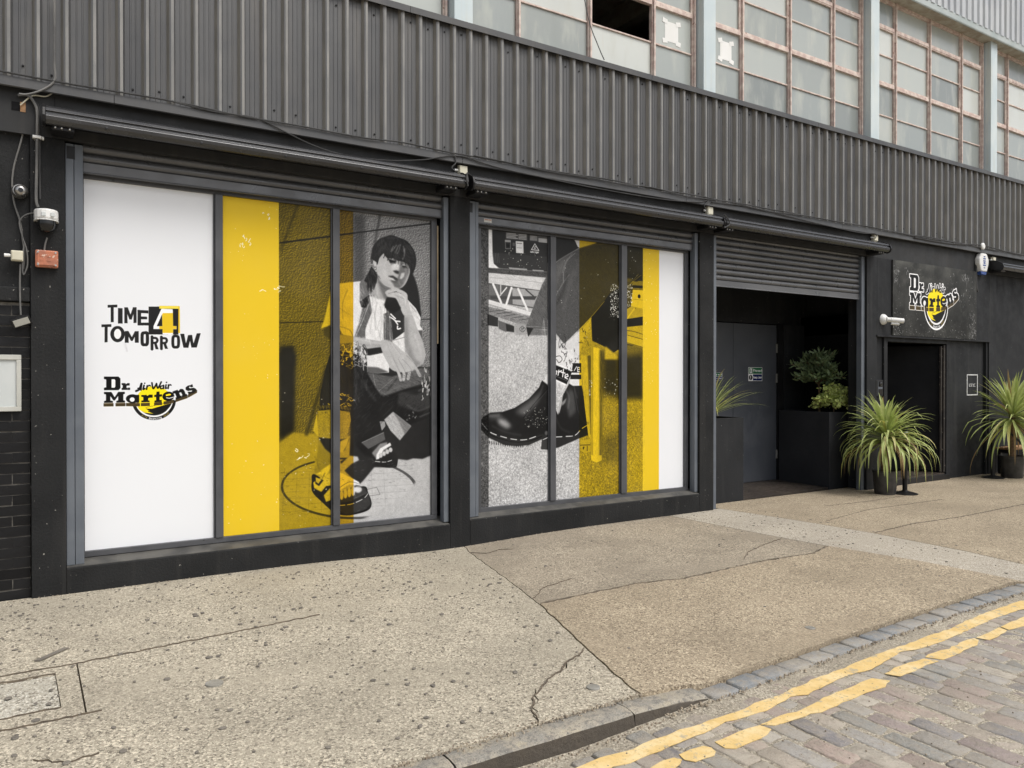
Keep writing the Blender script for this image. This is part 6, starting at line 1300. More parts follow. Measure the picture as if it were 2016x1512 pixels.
('p',0.06,0,1,1,0,[841,-1187,841,-1188,840,-1189,840,-1189,839,-1190,838,-1190,838,-1190,837,-1190,836,-1190,835,-1189,835,-1189,834,-1188,834,-1187,834,-1186,835,-1185,835,-1185,836,-1184,837,-1184,838,-1184,838,-1184,839,-1184,840,-1185,840,-1185,841,-1186]),
('s',(0.8,0.7,0.35),0,0,1,3.2,0,[536,-1333,529,-1346,536,-1339,532,-1348,542,-1338]),
('s',(0.8,0.7,0.35),0,0,1,3.2,0,[544,-1356,551,-1344]),
('s',(0.8,0.7,0.35),0,0,1,3.2,0,[564,-1351,571,-1355]),
('s',(0.8,0.7,0.35),0,0,1,3.2,0,[568,-1353,561,-1365]),
('s',(0.8,0.7,0.35),0,0,1,3.2,0,[574,-1371,580,-1358]),
('s',(0.8,0.7,0.35),0,0,1,3.2,0,[582,-1374,587,-1361]),
('s',(0.8,0.7,0.35),0,0,1,3.2,0,[577,-1365,584,-1368]),
('s',0.93,0,0,1,5.0,0,[608,-1386,612,-1366,621,-1368,619,-1377,610,-1376,622,-1379,619,-1389,608,-1386]),
('s',0.93,0,0,1,5.0,0,[629,-1391,627,-1383,631,-1377,636,-1378,638,-1385,634,-1392,629,-1391]),
('s',0.93,0,0,1,5.0,0,[645,-1379,644,-1389,647,-1393,653,-1393,656,-1390]),
('s',0.93,0,0,1,5.0,0,[657,-1379,656,-1393]),
('s',0.93,0,0,1,5.0,0,[662,-1394,662,-1380]),
('s',0.93,0,0,1,5.0,0,[662,-1383,665,-1380,671,-1379,674,-1383,674,-1393]),
('s',0.93,0,0,1,5.0,0,[691,-1378,682,-1379,680,-1386,683,-1393,692,-1392]),
('s',0.93,0,0,1,5.0,0,[702,-1391,699,-1377]),
('s',0.93,0,0,1,5.0,0,[698,-1372,698,-1370]),
('s',0.93,0,0,1,5.0,0,[717,-1388,713,-1374]),
('s',0.93,0,0,1,5.0,0,[714,-1378,716,-1373,722,-1372,726,-1375,728,-1385]),
('s',0.93,0,0,1,5.0,0,[741,-1366,733,-1369,732,-1376,737,-1382,746,-1379]),
('s',0.93,0,0,1,5.0,0,[741,-1366,748,-1386,737,-1390]),
('s',(0.8,0.7,0.35),0,0,1,3.2,0,[774,-1349,771,-1348,768,-1350,768,-1354,778,-1356,778,-1360,774,-1362,772,-1361]),
('s',(0.8,0.7,0.35),0,0,1,3.2,0,[788,-1355,782,-1350,780,-1343,783,-1341,789,-1346,791,-1352,788,-1355]),
('s',(0.8,0.7,0.35),0,0,1,3.2,0,[790,-1336,799,-1347,805,-1343]),
('s',(0.8,0.7,0.35),0,0,1,3.2,0,[808,-1322,802,-1327,811,-1338,817,-1333]),
('s',(0.8,0.7,0.35),0,0,1,3.2,0,[806,-1333,811,-1329]),
('s',(0.8,0.7,0.35),0,0,1,3.2,0,[820,-1314,817,-1314,814,-1316,815,-1320,825,-1320,826,-1324,824,-1327,821,-1326]),
('s',0.06,0,0,1,11.5,0,[135,-1198,154,-1198,172,-1198,191,-1198,209,-1198,228,-1198]),
('s',0.06,0,0,1,11.5,0,[135,-1210,154,-1210,172,-1210,191,-1210,209,-1210,228,-1210]),
('s',0.06,0,0,1,11.5,0,[135,-1222,154,-1222,172,-1222,191,-1222,209,-1222,228,-1222]),
('s',(0.6,0.48,0.22),0,0,1,3.5,0,[135,-1192,154,-1192,172,-1192,191,-1192,209,-1192,228,-1192]),
('s',(0.6,0.48,0.22),0,0,1,3.5,0,[135,-1204,154,-1204,172,-1204,191,-1204,209,-1204,228,-1204]),
('s',(0.6,0.48,0.22),0,0,1,3.5,0,[135,-1216,154,-1216,172,-1216,191,-1216,209,-1216,228,-1216]),
('s',(0.6,0.48,0.22),0,0,1,3.5,0,[135,-1228,154,-1228,172,-1228,191,-1228,209,-1228,228,-1228]),
('s',0.06,0,0,1,11.5,0,[258,-1198,277,-1198,296,-1198,314,-1198,333,-1198,352,-1198]),
('s',0.06,0,0,1,11.5,0,[258,-1210,277,-1210,296,-1210,314,-1210,333,-1210,352,-1210]),
('s',0.06,0,0,1,11.5,0,[258,-1222,277,-1222,296,-1222,314,-1222,333,-1222,352,-1222]),
('s',(0.6,0.48,0.22),0,0,1,3.5,0,[258,-1192,277,-1192,296,-1192,314,-1192,333,-1192,352,-1192]),
('s',(0.6,0.48,0.22),0,0,1,3.5,0,[258,-1204,277,-1204,296,-1204,314,-1204,333,-1204,352,-1204]),
('s',(0.6,0.48,0.22),0,0,1,3.5,0,[258,-1216,277,-1216,296,-1216,314,-1216,333,-1216,352,-1216]),
('s',(0.6,0.48,0.22),0,0,1,3.5,0,[258,-1228,277,-1228,296,-1228,314,-1228,333,-1228,352,-1228]),
('s',0.06,0,0,1,11.5,0,[368,-1198,395,-1199,423,-1200,450,-1201,478,-1201,505,-1202]),
('s',0.06,0,0,1,11.5,0,[368,-1210,395,-1211,423,-1212,450,-1213,478,-1213,505,-1214]),
('s',0.06,0,0,1,11.5,0,[368,-1222,395,-1223,423,-1224,450,-1225,478,-1225,505,-1226]),
('s',(0.6,0.48,0.22),0,0,1,3.5,0,[368,-1192,395,-1193,423,-1194,450,-1195,478,-1195,505,-1196]),
('s',(0.6,0.48,0.22),0,0,1,3.5,0,[368,-1204,395,-1205,423,-1206,450,-1207,478,-1207,505,-1208]),
('s',(0.6,0.48,0.22),0,0,1,3.5,0,[368,-1216,395,-1217,423,-1218,450,-1219,478,-1219,505,-1220]),
('s',(0.6,0.48,0.22),0,0,1,3.5,0,[368,-1228,395,-1229,423,-1230,450,-1231,478,-1231,505,-1232]),
('s',0.06,0,0,1,11.5,0,[525,-1202,542,-1201,560,-1201,577,-1201,595,-1200,612,-1200]),
('s',0.06,0,0,1,11.5,0,[525,-1214,542,-1213,560,-1213,577,-1213,595,-1212,612,-1212]),
('s',0.06,0,0,1,11.5,0,[525,-1226,542,-1225,560,-1225,577,-1225,595,-1224,612,-1224]),
('s',(0.6,0.48,0.22),0,0,1,3.5,0,[525,-1196,542,-1195,560,-1195,577,-1195,595,-1194,612,-1194]),
('s',(0.6,0.48,0.22),0,0,1,3.5,0,[525,-1208,542,-1207,560,-1207,577,-1207,595,-1206,612,-1206]),
('s',(0.6,0.48,0.22),0,0,1,3.5,0,[525,-1220,542,-1219,560,-1219,577,-1219,595,-1218,612,-1218]),
('s',(0.6,0.48,0.22),0,0,1,3.5,0,[525,-1232,542,-1231,560,-1231,577,-1231,595,-1230,612,-1230]),
('s',0.06,0,0,1,11.5,0,[668,-1197,683,-1196,699,-1195,714,-1194,730,-1193,745,-1192]),
('s',0.06,0,0,1,11.5,0,[668,-1209,683,-1208,699,-1207,714,-1206,730,-1205,745,-1204]),
('s',0.06,0,0,1,11.5,0,[668,-1221,683,-1220,699,-1219,714,-1218,730,-1217,745,-1216]),
('s',(0.6,0.48,0.22),0,0,1,3.5,0,[668,-1191,683,-1190,699,-1189,714,-1188,730,-1187,745,-1186]),
('s',(0.6,0.48,0.22),0,0,1,3.5,0,[668,-1203,683,-1202,699,-1201,714,-1200,730,-1199,745,-1198]),
('s',(0.6,0.48,0.22),0,0,1,3.5,0,[668,-1215,683,-1214,699,-1213,714,-1212,730,-1211,745,-1210]),
('s',(0.6,0.48,0.22),0,0,1,3.5,0,[668,-1227,683,-1226,699,-1225,714,-1224,730,-1223,745,-1222]),
('s',0.06,0,0,1,11.5,0,[772,-1187,794,-1183,815,-1178,837,-1174,858,-1170,880,-1166]),
('s',0.06,0,0,1,11.5,0,[772,-1199,794,-1195,815,-1190,837,-1186,858,-1182,880,-1178]),
('s',0.06,0,0,1,11.5,0,[772,-1211,794,-1207,815,-1202,837,-1198,858,-1194,880,-1190]),
('s',(0.6,0.48,0.22),0,0,1,3.5,0,[772,-1181,794,-1177,815,-1172,837,-1168,858,-1164,880,-1160]),
('s',(0.6,0.48,0.22),0,0,1,3.5,0,[772,-1193,794,-1189,815,-1184,837,-1180,858,-1176,880,-1172]),
('s',(0.6,0.48,0.22),0,0,1,3.5,0,[772,-1205,794,-1201,815,-1196,837,-1192,858,-1188,880,-1184]),
('s',(0.6,0.48,0.22),0,0,1,3.5,0,[772,-1217,794,-1213,815,-1208,837,-1204,858,-1200,880,-1196]),
('s',0.06,0,0,1,11.5,0,[905,-1157,918,-1153,930,-1149,943,-1144,955,-1140,968,-1135]),
('s',0.06,0,0,1,11.5,0,[905,-1169,918,-1165,930,-1161,943,-1156,955,-1152,968,-1147]),
('s',0.06,0,0,1,11.5,0,[905,-1181,918,-1177,930,-1173,943,-1168,955,-1164,968,-1159]),
('s',(0.6,0.48,0.22),0,0,1,3.5,0,[905,-1151,918,-1147,930,-1143,943,-1138,955,-1134,968,-1129]),
('s',(0.6,0.48,0.22),0,0,1,3.5,0,[905,-1163,918,-1159,930,-1155,943,-1150,955,-1146,968,-1141]),
('s',(0.6,0.48,0.22),0,0,1,3.5,0,[905,-1175,918,-1171,930,-1167,943,-1162,955,-1158,968,-1153]),
('s',(0.6,0.48,0.22),0,0,1,3.5,0,[905,-1187,918,-1183,930,-1179,943,-1174,955,-1170,968,-1165]),
('s',0.06,0,0,1,11.5,0,[976,-1133,987,-1129,998,-1125,1010,-1121,1021,-1117,1032,-1113]),
('s',0.06,0,0,1,11.5,0,[976,-1145,987,-1141,998,-1137,1010,-1133,1021,-1129,1032,-1125]),
('s',0.06,0,0,1,11.5,0,[976,-1157,987,-1153,998,-1149,1010,-1145,1021,-1141,1032,-1137]),
('s',(0.6,0.48,0.22),0,0,1,3.5,0,[976,-1127,987,-1123,998,-1119,1010,-1115,1021,-1111,1032,-1107]),
('s',(0.6,0.48,0.22),0,0,1,3.5,0,[976,-1139,987,-1135,998,-1131,1010,-1127,1021,-1123,1032,-1119]),
('s',(0.6,0.48,0.22),0,0,1,3.5,0,[976,-1151,987,-1147,998,-1143,1010,-1139,1021,-1135,1032,-1131]),
('s',(0.6,0.48,0.22),0,0,1,3.5,0,[976,-1163,987,-1159,998,-1155,1010,-1151,1021,-1147,1032,-1143]),
('s',0.06,0,0,1,11.5,0,[1045,-1105,1064,-1094,1083,-1083,1102,-1071,1121,-1060,1140,-1049]),
('s',0.06,0,0,1,11.5,0,[1045,-1117,1064,-1106,1083,-1095,1102,-1083,1121,-1072,1140,-1061]),
('s',0.06,0,0,1,11.5,0,[1045,-1129,1064,-1118,1083,-1107,1102,-1095,1121,-1084,1140,-1073]),
('s',(0.6,0.48,0.22),0,0,1,3.5,0,[1045,-1099,1064,-1088,1083,-1077,1102,-1065,1121,-1054,1140,-1043]),
('s',(0.6,0.48,0.22),0,0,1,3.5,0,[1045,-1111,1064,-1100,1083,-1089,1102,-1077,1121,-1066,1140,-1055]),
('s',(0.6,0.48,0.22),0,0,1,3.5,0,[1045,-1123,1064,-1112,1083,-1101,1102,-1089,1121,-1078,1140,-1067]),
('s',(0.6,0.48,0.22),0,0,1,3.5,0,[1045,-1135,1064,-1124,1083,-1113,1102,-1101,1121,-1090,1140,-1079]),
('p',0.06,0,0,1,0,[135,-882,285,-882,305,-905,305,-1015,285,-1040,135,-1040,135,-1012,158,-1006,158,-916,135,-910]),
('p',0.93,0,0,1,0,[213,-912,243,-912,252,-925,252,-998,243,-1012,213,-1012]),
('p',0.06,0,0,1,0,[318,-958,358,-958,362,-972,378,-958,402,-958,402,-986,370,-988,368,-1013,380,-1016,380,-1038,318,-1038,318,-1016,329,-1013,329,-982,318,-980]),
('p',0.06,0,0,1,0,[382,-1012,406,-1012,406,-1039,382,-1039]),
('p',0.06,0,0,1,0,[135,-1060,210,-1060,245,-1122,283,-1060,350,-1060,350,-1084,335,-1088,335,-1160,352,-1165,352,-1186,262,-1186,262,-1166,281,-1160,281,-1108,246,-1160,232,-1160,200,-1108,200,-1160,226,-1166,226,-1186,135,-1186,135,-1166,155,-1160,155,-1088,135,-1084]),
('p',0.06,0,1,1,0,[498,-1142,496,-1155,489,-1168,478,-1179,464,-1187,448,-1192,430,-1194,412,-1192,396,-1187,382,-1179,371,-1168,364,-1155,362,-1142,364,-1129,371,-1116,382,-1105,396,-1097,412,-1092,430,-1090,448,-1092,464,-1097,478,-1105,489,-1116,496,-1129]),
('p',0.06,0,0,1,0,[455,-1098,503,-1098,503,-1190,455,-1190]),
('p',0.93,0,1,1,0,[454,-1152,453,-1159,451,-1165,446,-1170,441,-1175,435,-1177,428,-1178,421,-1177,415,-1175,410,-1170,405,-1165,403,-1159,402,-1152,403,-1145,405,-1139,410,-1134,415,-1129,421,-1127,428,-1126,435,-1127,441,-1129,446,-1134,451,-1139,453,-1145]),
('p',0.06,0,0,1,0,[525,-1100,582,-1098,588,-1112,612,-1095,648,-1095,648,-1132,602,-1136,597,-1163,614,-1168,614,-1185,525,-1187,525,-1167,546,-1162,546,-1124,525,-1121]),
('p',0.06,0,0,1,0,[690,-1062,722,-1058,724,-1095,750,-1092,750,-1120,724,-1122,724,-1162,747,-1162,747,-1184,668,-1188,668,-1168,685,-1164,685,-1125,665,-1126,665,-1100,686,-1098]),
('p',0.06,0,1,1,0,[885,-1104,885,-1119,882,-1134,874,-1147,862,-1159,848,-1167,832,-1173,815,-1174,798,-1172,783,-1166,770,-1157,761,-1145,755,-1132,755,-1117,758,-1102,766,-1089,778,-1077,792,-1069,808,-1063,825,-1062,842,-1064,857,-1070,870,-1079,879,-1091]),
('p',(0.97,0.87,0.1),0,0,1,0,[790,-1098,830,-1086,852,-1095,845,-1106,795,-1116]),
('s',0.93,0,0,1,9.0,0,[880,-1128,830,-1142,800,-1136]),
('p',0.06,0,0,1,0,[865,-1062,922,-1040,932,-1056,955,-1030,985,-1032,1002,-1058,1014,-1094,1026,-1092,1032,-1112,975,-1132,968,-1114,978,-1106,962,-1070,940,-1078,953,-1112,966,-1114,970,-1132,905,-1156,899,-1136,912,-1130,895,-1084,872,-1088]),
('p',0.06,0,0,1,0,[1090,-972,1100,-1005,1080,-1012,1060,-1002,1050,-1012,1064,-1024,1105,-1016,1132,-1030,1138,-1050,1110,-1078,1048,-1100,1036,-1068,1054,-1064,1075,-1066,1092,-1054,1080,-1050,1040,-1056,1014,-1040,1014,-1012,1040,-990,1070,-984]),
('s',0.06,0,1,1,24.0,0,[470,-1052,505,-1030,528,-965]),
('s',0.06,0,1,1,18.0,0,[528,-965,522,-1040]),
('s',0.06,0,1,1,13.0,0,[488,-1020,525,-1010]),
('s',0.06,0,1,1,18.0,0,[555,-985,546,-1032,562,-1024]),
('s',0.06,0,1,1,18.0,0,[590,-990,582,-1032]),
('s',0.06,0,1,1,15.0,0,[590,-1000,612,-985,622,-992]),
('s',0.06,0,1,1,18.0,0,[640,-955,655,-1025,690,-965]),
('s',0.06,0,1,1,18.0,0,[690,-965,705,-1020,742,-945]),
('s',0.06,0,1,1,16.0,0,[760,-990,735,-1000,735,-1025,762,-1020,768,-985,768,-1025]),
('s',0.06,0,1,1,17.0,0,[795,-980,790,-1022,802,-1018]),
('s',0.06,0,1,1,17.0,0,[822,-980,818,-1024]),
('s',0.06,0,1,1,15.0,0,[822,-992,840,-978,850,-985]),
('p',0.06,0,1,1,0,[570,-960,570,-962,569,-964,568,-966,566,-967,564,-968,562,-968,560,-968,558,-967,556,-966,555,-964,554,-962,554,-960,554,-958,555,-956,556,-954,558,-953,560,-952,562,-952,564,-952,566,-953,568,-954,569,-956,570,-958]),
('p',0.06,0,1,1,0,[808,-950,808,-952,807,-954,806,-956,804,-957,802,-958,800,-958,798,-958,796,-957,794,-956,793,-954,792,-952,792,-950,792,-948,793,-946,794,-944,796,-943,798,-942,800,-942,802,-942,804,-943,806,-944,807,-946,808,-948])]

cv1 = Canvas(300, 260, 3260, 3150, 420); cv1.run(ART1); cv1.soften(1790, 3260); cv1.run(LOGO, LogoMap(440, 1622, .672))
cv2 = Canvas(3790, 270, 6660, 3150, 420); cv2.run(ART2); cv2.soften(3790, 6030)
PRINT1 = print_mat('window_print_portrait', cv1); PRINT2 = print_mat('window_print_boots', cv2)
def pane_print(name, x0, z0, x1, z1, y, cv, mat, parent, thick=.012):
    mb = MB().box(x0, y, z0, x1, y+thick, z1); o = mb.build(name, mat, parent, fix=False)
    me = o.data; uv = me.uv_layers.new(name='print'); o0 = Vector(o['_o'])
    W, H = cv.W/cv.k, cv.H/cv.k
    for lp in me.loops:
        v = me.vertices[lp.vertex_index].co + o0
        uv.data[lp.index].uv = ((v.x*1000 - cv.x0)/W, 1 - (cv.z1 - v.z*1000)/H)
    return o

# ------------------------------------------------------------------ ground, pavement, kerb, road
def ground_z(x, y):
    d = -.042*math.exp(-((x-3.3)/1.0)**2)*max(0, min(1, (y+1.6)/1.6))
    if x > 2.6 and y < -2.9: d += -.03*min(1, (x-2.6)/.4)*min(1, (-2.9-y)/.7)
    return d
ROADZ = -.058
def road_z(x, y):   # the gutter sinks beside the raised kerb
    return ROADZ-.030*max(0., min(1., (2.85-x)/.8))*max(0., min(1., (y+3.98)/.17))
g = MB().quad((-400,-400,-.16), (400,-400,-.16), (400,400,-.16), (-400,400,-.16)).build('ground', SETTDIRT, kind='structure')
pv = MB().box(-9, -3.48, -.14, 30, 1.6, -.045).build('pavement', BEDDING, kind='structure')
# joints and cracks as shared crooked lines
def crooked(pts, amp, seed, step=.06):
    r = random.Random(seed); out = []
    for (x0, y0), (x1, y1) in zip(pts, pts[1:]):
        L = math.hypot(x1-x0, y1-y0); k = max(1, int(L/step))
        for i in range(k):
            t = i/k; a = 0 if i == 0 and not out else r.uniform(-amp, amp)
            out.append((x0+(x1-x0)*t - (y1-y0)/L*a, y0+(y1-y0)*t + (x1-x0)/L*a))
    out.append(pts[-1]); return out
JOINT = crooked([(3.56,.04), (3.457,-.26), (3.02,-2.08)], .006, 1) ; JOINT2 = crooked([(3.02,-2.08), (2.77,-2.93)], .006, 2); JOINT3 = crooked([(2.77,-2.93), (2.60,-3.55), (2.59,-3.63)], .006, 3)
CRK1 = crooked([(3.02,-2.08), (3.95,-2.04), (4.38,-2.13), (5.40,-2.07), (6.03,-2.12), (6.42,-2.0)], .022, 4, .05)
CRK0 = crooked([(2.77,-2.93), (2.54,-3.09), (2.33,-3.21), (2.19,-3.30), (2.07,-3.43), (1.96,-3.63)], .02, 5, .04)
BANDL = [(6.42,-2.0), (6.35,-1.3), (6.28,.04)]; BANDL2 = [(6.42,-2.0), (6.72,-3.60)]
BANDR = [(7.15,.04), (7.3,-1.0), (7.36,-1.87)]; BANDR2 = [(7.36,-1.87), (7.28,-3.58)]
CRK3 = crooked([(7.36,-1.87), (8.2,-1.80), (9.0,-1.86), (11.5,-1.8), (14,-1.9)], .02, 6, .08)
GUT = [(2.93,-3.66), (3.73,-3.63), (4.23,-3.60), (5.18,-3.57), (5.95,-3.545), (6.72,-3.535), (7.28,-3.53), (9,-3.53), (14,-3.55), (24,-3.6)]
def gut_y(x):
    return float(np.interp(x, [q[0] for q in GUT], [q[1] for q in GUT]))
def gut(xa, xb, seed):
    k = max(2, int((xb-xa)/.07)); return crooked([(xa+(xb-xa)*i/k, gut_y(xa+(xb-xa)*i/k)) for i in range(k+1)], .008, seed, .07)
def inset(pts, d):
    n = len(pts); A = sum(pts[i][0]*pts[(i+1) % n][1] - pts[(i+1) % n][0]*pts[i][1] for i in range(n)); s = 1 if A > 0 else -1
    out = []
    for i in range(n):
        p, q, r = Vector(pts[i-1]), Vector(pts[i]), Vector(pts[(i+1) % n])
        a, b = (q-p), (r-q)
        if a.length < 1e-6 or b.length < 1e-6: out.append(tuple(q)); continue
        na, nb = Vector((-a.y, a.x)).normalized()*s, Vector((-b.y, b.x)).normalized()*s
        m = na+nb
        if m.length < .3: m = na
        m = m.normalized()*min(d/max(.35, m.normalized().dot(na)), d*2.2); out.append((q.x+m.x, q.y+m.y))
    return out
def slab(pts, mat, holes=(), dz=0., gap=.003, label=None):
    bm = bmesh.new()
    for loop in [inset(pts, gap)] + [list(h) for h in holes]:
        vs = [bm.verts.new((x, y, 0)) for x, y in loop]
        for i in range(len(vs)): bm.edges.new((vs[i], vs[(i+1) % len(vs)]))
    bmesh.ops.triangle_fill(bm, edges=bm.edges[:], use_beauty=True)
    xs = [v.co.x for v in bm.verts]; ys = [v.co.y for v in bm.verts]
    for ax, lo, hi in ((0, min(xs), max(xs)), (1, min(ys), max(ys))):
        t = math.ceil(lo/.4)*.4
        while t < hi:
            if -1 < t < 9 or ax:
                c = (t, 0, 0) if ax == 0 else (0, t, 0); nn = (1, 0, 0) if ax == 0 else (0, 1, 0)
                bmesh.ops.bisect_plane(bm, geom=bm.verts[:]+bm.edges[:]+bm.faces[:], plane_co=c, plane_no=nn)
            t += .4
    bmesh.ops.recalc_face_normals(bm, faces=bm.faces)
    if bm.faces and sum(f.normal.z for f in bm.faces) < 0: bmesh.ops.reverse_faces(bm, faces=bm.faces)
    for v in bm.verts: v.co.z = ground_z(v.co.x, v.co.y) + dz
    be = [e for e in bm.edges if len(e.link_faces) == 1]
    r = bmesh.ops.extrude_edge_only(bm, edges=be)
    for v in [q for q in r['geom'] if isinstance(q, bmesh.types.BMVert)]: v.co.z -= .05
    bmesh.ops.recalc_face_normals(bm, faces=bm.faces)
    me = bpy.data.meshes.new('slab'); bm.to_mesh(me); bm.free(); me.materials.append(mat)
    o = bpy.data.objects.new('slab', me); COL.objects.link(o); o.parent = pv; o['_o'] = (0, 0, 0)
    if label: o['label'] = label
    return o
COVER = [(-.80,-2.39), (.195,-2.39), (.185,-1.63), (-.80,-1.62)]
slab([(-9,.04), (-9,-3.63), (1.96,-3.63)] + CRK0[::-1][1:] + JOINT2[::-1][1:] + JOINT[::-1][1:], SLAB_PALE, holes=[inset(COVER, -.002)], label='pale aggregate slab dotted with dark gum spots')
slab(CRK0 + JOINT3[::-1][:-1], SLAB_PALE, dz=.002, gap=.0045)
slab(JOINT + CRK1[1:] + BANDL[1:], SLAB_MID, dz=.001, gap=.0045)
slab(JOINT2 + JOINT3[1:] + [(2.62,-3.635), (2.93,-3.64)] + gut(2.93, 6.69, 7)[1:-1] + BANDL2[::-1][0:1] + [(6.42,-2.0)] + CRK1[::-1][1:-1], SLAB_TAN, dz=.006, gap=.0045, label='tan aggregate slab edged by bluish gutter setts')
slab([BANDL[2]] + [BANDL[1], BANDL[0]] + BANDL2[1:] + gut(6.72, 7.28, 8)[1:-1] + BANDR2[::-1] + BANDR[::-1][1:], SLAB_BAND, dz=.002, gap=.001, label='smooth pale concrete strip')
slab([(7.15,.04), (7.3,-1.0)] + CRK3 + [(14,.6), (10.7,.3), (8.0,.3), (7.15,.3)], SLAB_TAN, dz=.003, gap=.001)
slab(CRK3[::-1] + BANDR2[1:] + gut(7.28, 14, 9)[1:], SLAB_TAN, dz=.004)
slab([(14,.6)] + [(14,-1.9), (14,-3.55)] + [(24,-3.6), (30,-3.6), (30,.6)], SLAB_BAND, dz=.003)
slab(inset(COVER, .002), SLAB_PALE, holes=[[(-.74,-2.25), (.095,-2.25), (.08,-1.745), (-.74,-1.735)]], dz=.001, gap=.003)
slab([(-.74,-2.25), (.095,-2.25), (.08,-1.745), (-.74,-1.735)], SLAB_COVER, dz=-.004, gap=.004, label='grey concrete inspection cover in a recessed frame')
# trodden gum: far too many to count
gm = MB(); r_ = random.Random(5)
for i in range(1350):
    u = r_.random()
    if i < 1020: x = r_.uniform(-1.5, 3.2); y = r_.uniform(-3.5, -.05)
    elif i < 1140: x = r_.uniform(2.9, 6.4); y = r_.uniform(-3.4, -.1)
    else: x = r_.uniform(6.3, 7.5); y = r_.uniform(-3.4, -.05)
    if r_.random() < .35: y = -abs(r_.gauss(0, .8))-.05
    jx = np.interp(-y, (0, 2.08, 2.93, 3.6), (3.55, 3.02, 2.77, 2.59))
    if abs(x-jx) < .05: continue
    if i < 1020 and x > jx: continue
    if y < -3.55: continue
    rr = r_.choice((.005, .005, .006, .007, .009, .011, .014, .019))*r_.uniform(.8, 1.15)*(1 if i < 1020 else .8)*(.8 if y > -1 else 1); rot = r_.uniform(0, 3); n_ = 9
    sq = r_.uniform(.55, 1)
    top = []
    for k in range(n_):
        a = 2*math.pi*k/n_; q = rr*r_.uniform(.8, 1.12); u_, v_ = q*math.cos(a), q*math.sin(a)*sq
        top.append((x+u_*math.cos(rot)-v_*math.sin(rot), y+u_*math.sin(rot)+v_*math.cos(rot)))
    z = ground_z(x, y)+.0075
    gm.add([(px_, py_, z-.0035) for px_, py_ in top] + [(x+(px_-x)*.82, y+(py_-y)*.82, z) for px_, py_ in top],
           [(k, (k+1) % n_, n_+(k+1) % n_, n_+k) for k in range(n_)] + [tuple(range(n_, 2*n_))])
o = gm.build('gum_spots', GUM, pv); o['kind'] = 'stuff'
for x, y, r0 in ((2.435,-3.44,.036), (4.252,-3.40,.032), (.783,-2.342,.045)):
    MB().lathe([(r0, -.01), (r0, .0085), (r0*.86, .0105)], (x, y, ground_z(x, y)), 20).build('service_cap', METALC, pv, label='small round metal cap set in the concrete')
MB().plan([(-.02,-1.47), (.13,-1.31), (.155,-1.335), (.01,-1.485)], .004, .009).build('tar_patch', GUM, pv, label='thin dark strip stuck on the pale slab')
# hairline cracks packed with dirt
def hairline(pts, w, seed):
    c = crooked(pts, .009, seed, .03); n = len(c); r = random.Random(seed); vs = []; fs = []
    for i, (x, y) in enumerate(c):
        a, b = Vector(c[max(i-1, 0)]), Vector(c[min(i+1, n-1)]); t = (b-a).normalized(); q = w*.62*r.uniform(.3, 1)*(.3 if i in (0, n-1) else 1); z = ground_z(x, y)
        vs += [(x-t.y*q/2, y+t.x*q/2, z+.0075), (x+t.y*q/2, y-t.x*q/2, z+.0075), (x+t.y*q/2, y-t.x*q/2, z-.004), (x-t.y*q/2, y+t.x*q/2, z-.004)]
    for i in range(n-1):
        o = i*4; fs += [(o+k, o+(k+1) % 4, o+4+(k+1) % 4, o+4+k) for k in range(4)]
    MB().add(vs, fs).build('crack', CRACKD, pv)
hairline([(.19,-1.63), (.75,-1.58), (1.35,-1.52), (1.62,-1.49)], .005, 1); hairline([(-.8,-1.62), (.19,-1.63)], .012, 2); hairline([(-.8,-2.39), (.26,-2.392)], .009, 21); hairline([(-.74,-1.738), (.08,-1.745)], .012, 22); hairline([(-.74,-2.25), (.095,-2.25)], .009, 23)
hairline([(3.03,-2.08), (3.95,-2.04), (4.38,-2.13), (5.40,-2.07), (6.03,-2.12), (6.42,-2.0)], .040, 11); hairline([(7.38,-1.87), (8.2,-1.80), (9.0,-1.86), (11.5,-1.8)], .034, 12)
hairline([(3.45,-.30), (3.55,-.42), (3.72,-.36), (3.84,-.42)], .006, 3); hairline([(3.05,-1.95), (3.30,-1.74), (3.62,-1.66)], .004, 4)
hairline([(5.30,-1.95), (5.6,-1.75), (6.0,-1.62), (6.3,-1.55)], .006, 5); hairline(CRK0[1:-1:3], .016, 6)
hairline([(-.02,-2.78), (.10,-2.88), (.22,-2.86)], .002, 8)
hairline([(8.4,-.55), (9.2,-.62), (10.4,-.60)], .007, 9); hairline([(7.5,-1.2), (8.6,-1.0), (10.2,-1.05)], .006, 10)
